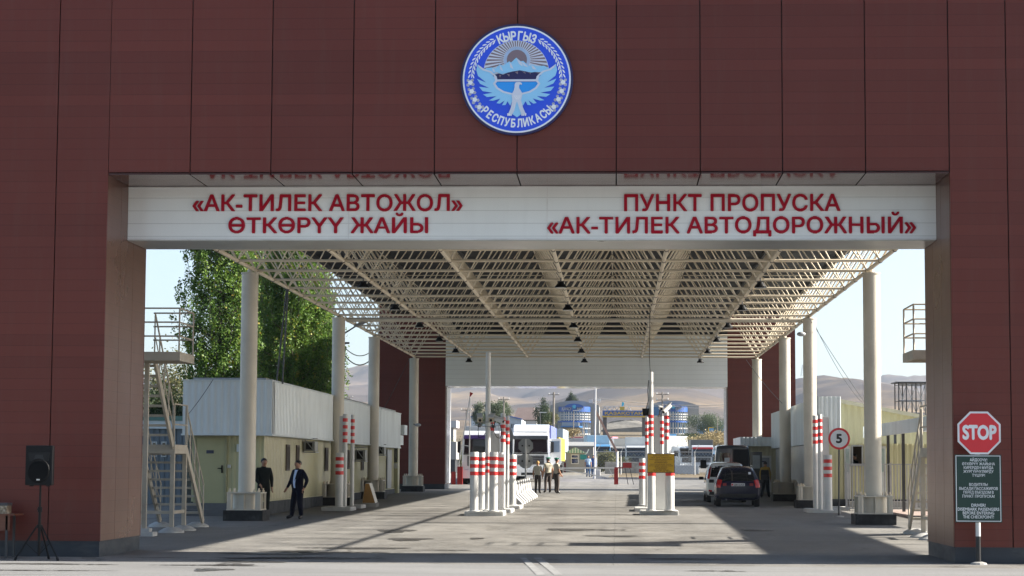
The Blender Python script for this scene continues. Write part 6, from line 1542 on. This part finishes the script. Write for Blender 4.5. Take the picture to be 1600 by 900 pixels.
def loft_body(st, nseg=6):
    """st: stations (y, z0, zbelt, ztop, wlow, wbelt, wtop, inset) -> closed shell, symmetric"""
    mb = MB(); ring = []
    for (y, z0, zs, zb, zt, wl_, wb, wt) in st:
        half = [(0,z0),(wl_*.75,z0),(wl_*.97,z0+.05),(wl_,z0+.18),(wl_*1.01,(z0+zb)/2),(wb,zb-.05),(wb*.985,zb),(wt*1.03+(wb-wt)*.1,zt-.10*(1 if zt-zb > .15 else .3)),(wt*.93,zt-.015),(wt*.5,zt+.012),(0,zt+.016)]
        ring.append([(x,y,z) for x,z in half]+[(-x,y,z) for x,z in half[-2:0:-1]])
    n = len(ring[0]); vs = [v for r in ring for v in r]
    fs = [(j*n+i, j*n+(i+1)%n, (j+1)*n+(i+1)%n, (j+1)*n+i) for j in range(len(ring)-1) for i in range(n)]
    fs += [tuple(range(n-1,-1,-1)), tuple(range((len(ring)-1)*n, len(ring)*n))]
    mb.add(vs, fs)
    return mb
def subdiv_mesh(mb, mat, lv=2):
    me = mb.mesh('tmp', mat, True); o = bpy.data.objects.new('tmp', me); COL.objects.link(o); m_ = o.modifiers.new('s','SUBSURF'); m_.levels = lv; m_.render_levels = lv
    bpy.context.view_layer.update(); r = bpy.data.meshes.new_from_object(o.evaluated_get(bpy.context.evaluated_depsgraph_get())); bpy.data.objects.remove(o)
    r.polygons.foreach_set('use_smooth', [True]*len(r.polygons)); return r
def make_car(label, cat, loc, rz, st, pmat, rearw, sides, tails, plate, wheels, bumper, extra=None, r=.31):
    T = thing('parked_car', label, cat, loc, rz)
    me = subdiv_mesh(loft_body(st), pmat, 2); o = bpy.data.objects.new('body', me); COL.objects.link(o); o.parent = T
    bv = BVHTree.FromPolygons([v.co for v in me.vertices], [tuple(p.vertices) for p in me.polygons])
    rw = part('rear_window', patch(bv, 'y', -1, rearw, .008), GLASSC, T, smooth=True)
    for s in (-1, 1):
        for q in sides: part('side_window', patch(bv, 'x', s, q, .006), GLASSC, T, smooth=True)
        for q, mm in tails:
            part('tail_light', patch(bv, 'y', -1, [(s*a, b_) for a, b_ in q], .015, 4, 5), mm, T, smooth=True)
        part('wing_mirror', MB().cbox((s*(st[-4][5]+.10), st[-4][0]-.15, st[-4][3]+.05), (.2,.09,.13)), RUBBER, T, bevel=.03)
        part('side_trim', patch(bv, 'x', s, ((st[1][0]+.35,.34),(st[-2][0]-.3,.34),(st[-2][0]-.3,.24),(st[1][0]+.35,.24)), .01), RUBBER, T)
    for x, y in wheels: wheel(T, x, y, r, r, .2)
    part('bumper_trim', patch(bv, 'y', -1, bumper, .012), RUBBER, T, smooth=True)
    pl = part('number_plate', patch(bv, 'y', -1, plate[0], .022, 2, 2), WRET, T)
    q = plate[0]; yy = bv.ray_cast(Vector((0,-20,(q[0][1]+q[2][1])/2)), Vector((0,1,0)))[0].y-.024
    mb = MB(); text_to(mb, plate[1], q[0][0]+.09, q[1][0]-.03, q[2][1]+(.012 if q[2][1] < q[0][1] else 0)+0*yy if q[2][1] < q[0][1] else q[0][1]+.02, abs(q[0][1]-q[2][1])*.68, lambda u,v,d: (u, yy-d, v), .003, .02)
    part('plate_text', mb, SBLACK, pl); part('plate_emblem', MB().box(q[0][0]+.01, q[0][0]+.07, yy-.003, yy-.0005, min(q[0][1],q[2][1])+.02, max(q[0][1],q[2][1])-.02), SRED, pl)
    return T, bv
GLASSC = M('car_glass', (.008,.010,.013), .04, 0, .05, 1, spec=.9)
g = G(1152, 792); cY = g.y; cX = (P(1118,760,cY).x+P(1188.5,760,cY).x)/2
hatch = [(0,.36,.36,.78,.80,.66,.70,.66),(.03,.30,.3,.86,.90,.78,.82,.74),(.12,.25,.3,.93,1.12,.84,.86,.66),(.32,.24,.3,.95,1.40,.86,.86,.61),(.62,.24,.3,.95,1.52,.865,.86,.60),(1.3,.24,.3,.93,1.55,.865,.86,.61),(2.1,.24,.3,.92,1.54,.865,.86,.61),(2.6,.24,.3,.91,1.40,.865,.86,.62),(3.1,.24,.3,.90,.98,.86,.85,.72),(3.8,.26,.3,.78,.82,.82,.80,.70),(4.1,.34,.35,.62,.66,.70,.68,.55)]
car1, bv1 = make_car('dark navy hatchback seen from behind with a white number plate', 'car', (cX, cY, gz(cY)), R_(-1.5), hatch, M('navy_paint', (.002,.004,.030), .22, 0, .04, .6, coat=.25, spec=.3), [(-.56,1.38),(.56,1.38),(.66,.98),(-.66,.98)],
    [((.55,1.38),(1.25,1.44),(1.25,1.0),(.42,1.0)),((1.33,1.44),(2.15,1.42),(2.5,1.0),(1.33,1.0))], [([(.60,1.02),(.78,1.06),(.84,.74),(.68,.72)], TAIL),([(.44,.90),(.58,.90),(.58,.80),(.44,.80)], M('lamp_strip', (.3,.05,.05), .2))], ([(-.26,.90),(.26,.90),(.26,.79),(-.26,.79)], 'S5812AX'), [(-.74,.75),(.74,.75),(-.74,3.25),(.74,3.25)], [(-.70,.50),(.70,.50),(.74,.34),(-.74,.34)])
part('rear_wiper', MB().path([(0,.09,1.0),(.32,.17,1.06)], .008), RUBBER, car1); part('sticker', patch(bv1,'y',-1,[(.40,1.33),(.50,1.33),(.50,1.24),(.40,1.24)],.012,2,2), WRET, car1)
part('roof_rail', MB().path([(-.56,.5,1.56),(-.56,2.0,1.58)], .015).path([(.56,.5,1.56),(.56,2.0,1.58)], .015), CHROME, car1); part('exhaust', MB().tube((-.45,.0,.27),(-.45,.3,.27),.03,n=8), STEEL, car1)
vY = G(1118, 786).y+.8; vX = P(1103.5,760,vY).x+.86
mini = [(0,.38,.36,.80,.84,.70,.74,.70),(.04,.30,.3,.92,1.0,.80,.83,.76),(.14,.25,.3,.98,1.3,.85,.86,.72),(.35,.24,.3,1.0,1.58,.86,.86,.68),(.8,.24,.3,1.0,1.67,.865,.86,.66),(1.8,.24,.3,.98,1.69,.865,.86,.67),(2.8,.24,.3,.96,1.64,.865,.86,.66),(3.3,.24,.3,.95,1.35,.865,.86,.68),(3.75,.24,.3,.92,1.0,.86,.84,.74),(4.3,.28,.3,.76,.80,.80,.78,.70),(4.5,.36,.35,.62,.64,.70,.66,.6)]
car2, bv2 = make_car('silver minivan parked ahead of the navy hatchback, its left side showing', 'car', (vX, vY, gz(vY)), R_(-.5), mini, paint('silver_paint', (.76,.78,.74), .25, .0), [(-.60,1.52),(.60,1.52),(.70,1.06),(-.70,1.06)],
    [((.30,1.54),(1.2,1.58),(1.2,1.06),(.22,1.08)),((1.28,1.58),(2.15,1.58),(2.15,1.05),(1.28,1.06)),((2.22,1.58),(2.9,1.54),(3.3,1.04),(2.22,1.05))], [([(.64,1.50),(.72,1.50),(.84,1.0),(.72,.98)], TAIL),([(.62,.52),(.76,.54),(.76,.46),(.62,.45)], TAIL)], ([(-.26,.84),(.26,.84),(.26,.73),(-.26,.73)], 'S4207AB'), [(-.74,.8),(.74,.8),(-.74,3.6),(.74,3.6)], [(-.72,.46),(.72,.46),(.74,.32),(-.74,.32)])
# dark van
nY = 99.5; nx0, nx1 = P(1117,740,nY).x, P(1173,740,nY).x; nX = (nx0+nx1)/2; nW = (nx1-nx0)/2
van = thing('van', 'dark grey high-roof van with a rear door open before the guard hut', 'van', (nX, nY, gz(nY)), R_(0))
vs_ = [(0,.5,.5,1.3,2.30,nW*.93,nW*.97,nW*.86),(.04,.42,.4,1.3,2.42,nW*.97,nW,nW*.90),(.3,.40,.4,1.3,2.46,nW,nW*1.01,nW*.92),(2.0,.40,.4,1.3,2.48,nW,nW*1.01,nW*.92),(3.6,.40,.4,1.3,2.46,nW,nW*1.01,nW*.92),(3.9,.40,.4,1.3,2.3,nW,nW*1.01,nW*.9),(4.4,.40,.4,1.25,1.5,nW,nW,nW*.88),(5.1,.40,.4,1.0,1.06,nW*.96,nW*.95,nW*.85),(5.3,.45,.45,.75,.8,nW*.85,nW*.85,nW*.8)]
VP = paint('van_grey', (.035,.045,.055), .3, .2); me = subdiv_mesh(loft_body(vs_), VP, 2); o = bpy.data.objects.new('body', me); COL.objects.link(o); o.parent = van
bvv = BVHTree.FromPolygons([v.co for v in me.vertices], [tuple(p.vertices) for p in me.polygons])
part('rear_door_panel', patch(bvv,'y',-1,[(-nW*.84,2.28),(-.04,2.28),(-.04,.6),(-nW*.84,.6)],.008), paint('van_door', (.10,.12,.14), .35, .2), van)
part('rear_window', patch(bvv,'y',-1,[(-nW*.72,2.10),(-nW*.14,2.10),(-nW*.14,1.35),(-nW*.72,1.35)],.016), GLASSC, van)
part('window_sticker', patch(bvv,'y',-1,[(-nW*.46,1.85),(-nW*.18,1.85),(-nW*.18,1.62),(-nW*.46,1.62)],.022,2,2), WRET, van)
part('rear_opening', patch(bvv,'y',-1,[(.02,2.26),(nW*.86,2.26),(nW*.86,.7),(.02,.7)],.010), M('van_interior', (.006,.006,.007), .8), van)
dr = part('open_rear_door', MB().box(nW*.98,nW*.98+.55,-.12,-.06,.7,2.15), VP, van, bevel=.01)
part('door_window', MB().box(nW*.98+.1,nW*.98+.45,-.128,-.121,1.35,1.98), M('bright_glass', (.3,.34,.36), .1), dr)
for s in (-1,1):
    part('side_window', patch(bvv,'x',s,[(1.0,2.05),(3.2,2.05),(3.2,1.4),(1.0,1.4)],.01), GLASSC, van); part('tail_light', patch(bvv,'y',-1,[(s*nW*.97,1.35),(s*nW*.88,1.35),(s*nW*.88,.95),(s*nW*.97,.95)],.015,3,4), TAIL, van)
    part('wing_mirror', MB().cbox((s*(nW+.38),4.05,1.55),(.3,.12,.42)).bar((s*nW,4.1,1.5),(s*(nW+.3),4.05,1.5),.04,.04), RUBBER if s<0 else WHITEP, van, bevel=.02)
for x in (-nW*.84,nW*.84):
    for y in (.95,4.3): wheel(van, x, y, .34, .34, .22)
part('bumper', MB().box(-nW*.95,nW*.95,-.08,.05,.42,.6), RUBBER, van, bevel=.02)
part('roof_rack', MB().path([(-nW*.7,.4,2.5),(-nW*.7,2.6,2.52)],.02).path([(nW*.7,.4,2.5),(nW*.7,2.6,2.52)],.02), STEEL, van)

def truck(label, loc, rz=0, cab=(.78,.80,.82), visor=(.02,.02,.025), tarp=(.03,.06,.42), W=2.5, cabh=2.95, boxh=4.0, deflector=True, doorop=False, boxlen=12, lowg=(.05,.05,.055), simple=False, group=None, bodyc=None):
    """cab-over lorry facing -Y, front bumper at y=0"""
    T = thing('lorry', label, 'truck', loc, rz, group); w_ = W/2; CM = paint('cab_%.2f_%.2f_%.2f' % tuple(cab), cab, .25, .0)
    c = MB()
    prof = [(.30,.55),(.06,.75),(.0,1.25),(.03,1.75),(.16,2.62),(.34,cabh-.08),(.6,cabh),(2.1,cabh),(2.15,.75),(2.0,.55)]
    c.prism(prof, lambda u,v: (-w_*(1 if v < 2 else .965),u,v), lambda u,v: (w_*(1 if v < 2 else .965),u,v)); part('cab', c, CM, T, bevel=.06)
    sl_ = lambda z: .03+(z-1.75)*(.13/.87)
    ws = MB(); z0, z1 = 1.72, 2.52
    ws.add([(-w_*.90,sl_(z0)-.03,z0),(w_*.90,sl_(z0)-.03,z0),(w_*.87,sl_(z1)-.02,z1),(-w_*.87,sl_(z1)-.02,z1)], [(0,1,2,3)])
    wd = part('windshield', ws, GLASSC, T)
    vz = MB(); vz.cbox((0,sl_(2.6)-.10,2.60),(W*.93,.2,.20),rx=R_(-12)); part('sun_visor', vz, M('visor_%.2f_%.2f' % (visor[0], visor[2]), visor, .3), T, bevel=.02)
    part('windshield_trim', MB().cbox((0,sl_(1.68)-.04,1.67),(W*.92,.05,.07)), RUBBER, T)
    for s in (-1,1):
        part('wiper', MB().path([(s*.15,-.02,1.72),(s*.75,.0,1.80)],.012), RUBBER, T)
        part('headlight', MB().cbox((s*w_*.76,-.03,.78),(.42,.08,.2)), LAMPW, T, bevel=.02)
        part('side_mirror', MB().cbox((s*(w_+.2),.25,2.05),(.2,.12,.62)).bar((s*w_,.3,2.4),(s*(w_+.2),.25,2.35),.03,.03).bar((s*w_,.3,1.7),(s*(w_+.2),.25,1.75),.03,.03), RUBBER, T, bevel=.02)
        if not (doorop and s > 0): part('side_window', MB().box(s*w_*(.985)-.012,s*w_*.985+.03 if s>0 else s*w_*.985+.012,.5,1.4,1.75,2.4), GLASSC, T)
    part('grille', MB().box(-w_*.72,w_*.72,-.03,.02,1.02,1.55), M('grille_dark', (.02,.02,.022), .5), T)
    gs = MB()
    for k in range(5): gs.box(-w_*.70,w_*.70,-.05,-.031,1.06+k*.1,1.09+k*.1)
    part('grille_slats', gs, M('grille_grey', (.14,.14,.15), .4), T)
    bp_ = MB(); bp_.box(-w_,w_,-.10,.3,.38,.92); bo_ = part('bumper', bp_, CM, T, bevel=.05)
    part('lower_grille', MB().box(-w_*.5,w_*.5,-.112,-.101,.46,.62), SBLACK, bo_); part('number_plate', MB().box(-.27,.27,-.12,-.113,.64,.76), WRET, bo_)
    if deflector: part('wind_deflector', MB().prism([(.45,cabh),(.62,cabh+.22),(1.3,cabh+.42),(2.0,cabh+.46),(2.0,cabh)], lambda u,v: (-w_*.96,u,v), lambda u,v: (w_*.96,u,v)), CM, T, bevel=.06)
    TM = M('tarp_%.2f_%.2f_%.2f' % tuple(tarp), tarp, .5, 0, .12, .8); b2 = MB(); b2.box(-w_-.03,w_+.03,2.45,2.45+boxlen,1.15,boxh); bx_ = part('trailer_box', b2, TM, T, bevel=.04)
    if not simple:
        rb_ = MB()
        for k in range(5): rb_.box(w_+.031,w_+.04,2.9+k*1.9,2.93+k*1.9,1.2,boxh-.05)
        part('tarp_ribs', rb_, TM, bx_)
    part('chassis', MB().box(-.5,.5,.5,2.4+boxlen,.6,1.14), RUBBER, T)
    for y in (1.25, 3.6) if simple else (1.25, 5.0, 10.5, 11.8):
        for s in (-1,1): wheel(T, s*(w_-.16), y, .5, .5, .3)
    SCZ = ('cab','windshield','sun_visor','windshield_trim','wiper','side_mirror','side_window','grille','grille_slats','wind_deflector')
    if boxh > 3.65 and deflector or visor[2] > .1:
        for ch in T.children:
            if ch.name.split('.')[0] in SCZ: ch.scale.z = 1.14
    if doorop:
        d_ = part('open_door', MB().box(w_+.02,w_+.78,.42,.48,1.15,2.9), CM, T, bevel=.03); part('door_window', MB().box(w_+.12,w_+.68,.40,.419,2.0,2.75), M('pale_glass', (.25,.32,.42), .1), d_)
    return T
g = G(826, 753); tx = (P(802,720,g.y).x+P(856,720,g.y).x)/2
truck('white cab-over lorry with deflector, blue tarpaulin and open door behind the road sign backs', (tx, g.y, gz(g.y)), R_(-.4), boxlen=10, doorop=True, visor=(.05,.055,.06), tarp=(.14,.17,.46), boxh=3.82)
g2 = G(742, 757); tx = P(721,720,g2.y).x+1.28
truck('white lorry with purple visor strip half hidden behind the left lane bollards', (tx, g2.y, gz(g2.y)), R_(.5), visor=(.07,.04,.18), tarp=(.42,.45,.48), boxh=3.7, deflector=False)
g3 = P(872, 745, 158); 
truck('yellow sided tanker lorry squeezed behind the open door of the white lorry', (P(846.5,740,168).x, 168, gz(168)), R_(-1), cab=(.5,.5,.5), tarp=(.40,.29,.04), boxh=3.1, deflector=False)
truck('grey box lorry rising right behind the yellow sided one', (P(856,740,190).x, 190, gz(190)), R_(-1), cab=(.4,.42,.44), tarp=(.30,.36,.42), boxh=4.0, deflector=False)
qg = 'lorries queuing beyond the mesh fence'
for px, py, Y, kw, lab, rz in (
    (937, 742, 232, dict(cab=(.10,.28,.50), tarp=(.42,.58,.66)), 'light blue lorry just right of the tall white mast', 4),
    (971, 735, 262, dict(cab=(.45,.42,.36), tarp=(.55,.53,.48)), 'beige lorry with pale box behind the slanted barrier beam', -8),
    (994, 735, 246, dict(cab=(.55,.56,.56), tarp=(.60,.60,.58)), 'white lorry facing the camera left of the right lane island', 0),
    (915, 735, 258, dict(cab=(.05,.09,.28), tarp=(.38,.36,.33)), 'dark blue lorry behind the couple in blue', 6),
    (957, 728, 300, dict(cab=(.4,.4,.4), tarp=(.62,.62,.62), boxh=4.1), 'white topped lorry deep in the queue below the pink tarpaulin', 10),
    (984, 722, 330, dict(cab=(.4,.4,.4), tarp=(.62,.16,.24), boxh=4.3), 'lorry with bright pink tarpaulin under the blue arch', 70),
    (930, 722, 318, dict(cab=(.5,.5,.5), tarp=(.5,.5,.5), boxh=4.0), 'grey lorry at the left rear end of the queue', 15),
    (1076, 735, 250, dict(cab=(.5,.55,.6), tarp=(.62,.62,.6), boxh=4.2), 'white box lorry right of the yellow notice', 28),
    (1098, 738, 236, dict(cab=(.45,.47,.5), visor=(.45,.02,.02), tarp=(.1,.1,.1), boxh=3.6), 'lorry with red marked roof edge left of the dark van', 0)):
    q = P(px, py, Y); truck(lab, (q.x, Y, gz(Y)), R_(rz), deflector=False, simple=True, boxlen=7, group=qg, **kw)

# =================================================================== FAR BARRIERS, FENCE, MAST
FRED = M('barrier_red', (.30,.015,.015), .45, 0, .12, 3)
def gpt(px, py): q = G(px, py); return q
q = gpt(963, 757); Y = q.y; Pq = lambda x, y: P(x, y, Y)
bgt = thing('boom_barrier', 'red boom barrier with square counterweight and white arm across the road', 'barrier', (q.x, Y, gz(Y)))
a, b_ = Pq(959.5, 757), Pq(966, 730); part('post', MB().box(a.x,b_.x,Y-.15,Y+.15,gz(Y)-.05,b_.z), FRED, bgt, world=True)
a, b_ = Pq(973, 731), Pq(987, 723); part('counterweight', MB().box(a.x,b_.x,Y-.2,Y+.2,a.z,b_.z), FRED, bgt, world=True)
a, b_ = Pq(964, 731), Pq(974, 731); part('crossbar', MB().bar((a.x,Y,a.z),(b_.x,Y,b_.z),.08,.08), FRED, bgt, world=True)
a, b_, c_ = Pq(960, 731), Pq(874, 731.5), Pq(958, 747.5); part('arm', MB().bar((a.x,Y-.2,a.z),(b_.x,Y-.2,b_.z),.10,.10).bar((c_.x,Y-.2,c_.z),(P(874,733,Y).x,Y-.2,P(874,733,Y).z),.06,.06).bar((P(951,731,Y).x,Y-.2,a.z),(P(958,745,Y).x,Y-.2,P(958,745,Y).z),.05,.05), WHITEP, bgt, world=True)
a = Pq(979,731); part('prop', MB().bar((a.x-.1,Y,a.z),(a.x+.1,Y,gz(Y)),.04,.04).bar((a.x+.2,Y,a.z),(a.x+.45,Y,gz(Y)),.04,.04), DSTEEL, bgt, world=True)
q = gpt(719, 756); Y = q.y-2; Pq = lambda x, y: P(x, y, Y)
bl = thing('boom_barrier', 'raised white boom with red tip flag on red posts beside the left lorry', 'barrier', (q.x, Y, gz(Y)))
for (x0, x1, y0, y1) in ((705,712,755,737),(714.5,723,756,729)): a, b_ = Pq(x0,y0), Pq(x1,y1); part('post', MB().box(a.x,b_.x,Y-.15,Y+.15,gz(Y)-.05,b_.z), FRED, bl, world=True)
f = lambda *p: tuple(Pq(*p)); mb = MB(); mb.bar(f(716,729),f(734.5,620),.07,.07).bar(f(733,729),f(734.8,622),.06,.06).bar(f(720,695),f(733,697),.05,.05); part('arm', mb, WHITEP, bl, world=True)
t = [(734,612.5),(739.5,614.5),(734,621)]; part('tip_flag', MB().prism([(Pq(*p).x,Pq(*p).z) for p in t], lambda u,v:(u,Y-.02,v), lambda u,v:(u,Y+.02,v)), FRED, bl, world=True)
for i, (x0, y0, lab) in enumerate(((909, 737, 'small raised red and white barrier between booth and mast'), (884, 737, 'small red barrier post at the foot of the guard booth'))):
    q = gpt(x0, y0+1); Y = q.y; a = P(x0,y0,Y); t_ = thing('boom_barrier', lab, 'barrier', (a.x,Y,gz(Y))); part('post', MB().box(a.x-.15,a.x+.15,Y-.12,Y+.12,gz(Y),gz(Y)+.85), FRED, t_, world=True)
    if i == 0: e = P(920,702,Y); mm_ = (a.x+(e.x-a.x)*.3, Y, gz(Y)+.8+(e.z-gz(Y)-.8)*.3); part('arm', MB().bar((a.x,Y,gz(Y)+.8),mm_,.09,.09), FRED, t_, world=True); part('arm_tip', MB().bar(mm_,(e.x,Y,e.z),.08,.08), WHITEP, t_, world=True)
q = gpt(938, 748); Y = q.y; Pq = lambda x, y: P(x, y, Y)
a, b_ = Pq(927.5, 748), Pq(938, 733)
wb = thing('concrete_block', 'white concrete block at the foot of the tall white mast', 'block', (a.x, Y, gz(Y))); part('block', MB().box(a.x,b_.x,Y,Y+1,gz(Y)-.1,b_.z), WHITEC, wb, world=True, bevel=.03); part('skirt', MB().box(a.x-.05,b_.x+.6,Y-.05,Y+1.2,gz(Y)-.1,gz(Y)+.14), WHITEC, wb, world=True)
a, b_ = Pq(929, 746), Pq(931, 604)
wm = thing('mast', 'tall white lattice mast standing beyond the far gate opening', 'mast', (a.x, Y-.4, gz(Y))); part('pole', MB().tube((a.x,Y-.4,gz(Y)),(b_.x,Y-.4,P(931,598,Y).z),.065,.05,10), WHITEP, wm, world=True)
f = lambda *p: tuple(Pq(*p)); part('stay', MB().bar(f(930,641),f(964,706),.16,.16), M('rust_pipe', (.33,.20,.14), .6, 0, .2), wm, world=True); part('fence_mast', MB().tube(f(964.5,757),f(964.5,705),.085,n=8), WHITEP, wm, world=True)
part('floodlights', MB().cbox(Pq(923,627),(.3,.2,.25)).cbox(Pq(936,625),(.25,.2,.2)).bar(f(922,629),f(938,629),.04,.04), WHITEP, wm, world=True)
# mesh fence
Y0 = 168.; xa, xb = P(930,740,Y0).x, P(1180,740,Y0).x; zt = P(1000,706,Y0).z; zb = gz(Y0)+.1
mf = thing('mesh_fence', 'wire mesh fence with thin white posts beyond the far gate', 'fence', (xa, Y0, gz(Y0)))
mb = MB(); L = xb-xa; H = zt-zb; st_ = .28; k = 0
n = int((L+H)/st_)
for i in range(n):
    u = i*st_
    a0, a1 = max(0,u-L), min(H,u); mb.add([(xa+u-a0-.008,Y0,zb+a0),(xa+u-a0+.008,Y0,zb+a0),(xa+u-a1+.008,Y0,zb+a1),(xa+u-a1-.008,Y0,zb+a1)],[(0,1,2,3)])
    mb.add([(xb-u+a0-.008,Y0+.01,zb+a0),(xb-u+a0+.008,Y0+.01,zb+a0),(xb-u+a1+.008,Y0+.01,zb+a1),(xb-u+a1-.008,Y0+.01,zb+a1)],[(0,1,2,3)])
part('mesh', mb, STEEL, mf, world=True); part('top_rail', MB().tube((xa,Y0,zt),(xb,Y0,zt),.03,n=6), STEEL, mf, world=True)
for i in range(7): x = xa+.1+i*L/6.5; part('post', MB().tube((x,Y0,gz(Y0)-.1),(x,Y0,zt+.05),.045,n=6).tube((x,Y0,zt),(x+.35,Y0-.2,zt+.6),.02,n=5), WHITEP, mf, world=True)
mb = MB(); a, b_ = G(945,753.5), G(1180,757); mb.box(a.x,b_.x+2,150.5,150.8,gz(150)-.1,gz(150)+.16); struct('kerb', mb, CONC)
mb = MB(); mb.add([(a.x,150.8,gz(150.8)+.10),(30,150.8,gz(150.8)+.10),(30,183,gz(183)+.06),(a.x+1,183,gz(183)+.06)],[(0,1,2,3)]); struct('verge', mb, DRY)
# rubble mass and walls behind the fence
a, b_ = P(945,745,176), P(1010,722,176)
rw_ = thing('low_wall', 'low grey rubble wall behind the mesh fence', 'wall', (a.x,176,gz(176))); part('wall', MB().box(a.x,b_.x+1,176,176.5,gz(176)-.2,b_.z), M('rubble', (.34,.33,.31), .9, 0, .35, 3, bmp=.8), rw_, world=True, bevel=.05)
a, b_ = P(1052,746,172), P(1092,727,172)
rw_ = thing('low_wall', 'pale blue-grey concrete wall block left of the cars', 'wall', (a.x,172,gz(172))); part('wall', MB().box(a.x,b_.x,172,172.4,gz(172)-.2,b_.z), M('paleblock', (.42,.46,.50), .8, 0, .1), rw_, world=True, bevel=.03)

# =================================================================== AIR
hz = MB(); hz.box(-6500, 6500, -80, 7500, -60, 900)
HZM = bpy.data.materials.new('haze_air'); HZM.use_nodes = True; nt = HZM.node_tree; nt.nodes.clear()
vp = nt.nodes.new('ShaderNodeVolumePrincipled'); vp.inputs['Color'].default_value = (.66, .80, 1, 1); vp.inputs['Density'].default_value = .00007; vp.inputs['Anisotropy'].default_value = .2
ov = nt.nodes.new('ShaderNodeOutputMaterial'); nt.links.new(vp.outputs[0], ov.inputs['Volume'])
struct('haze', hz, HZM, kind='stuff')
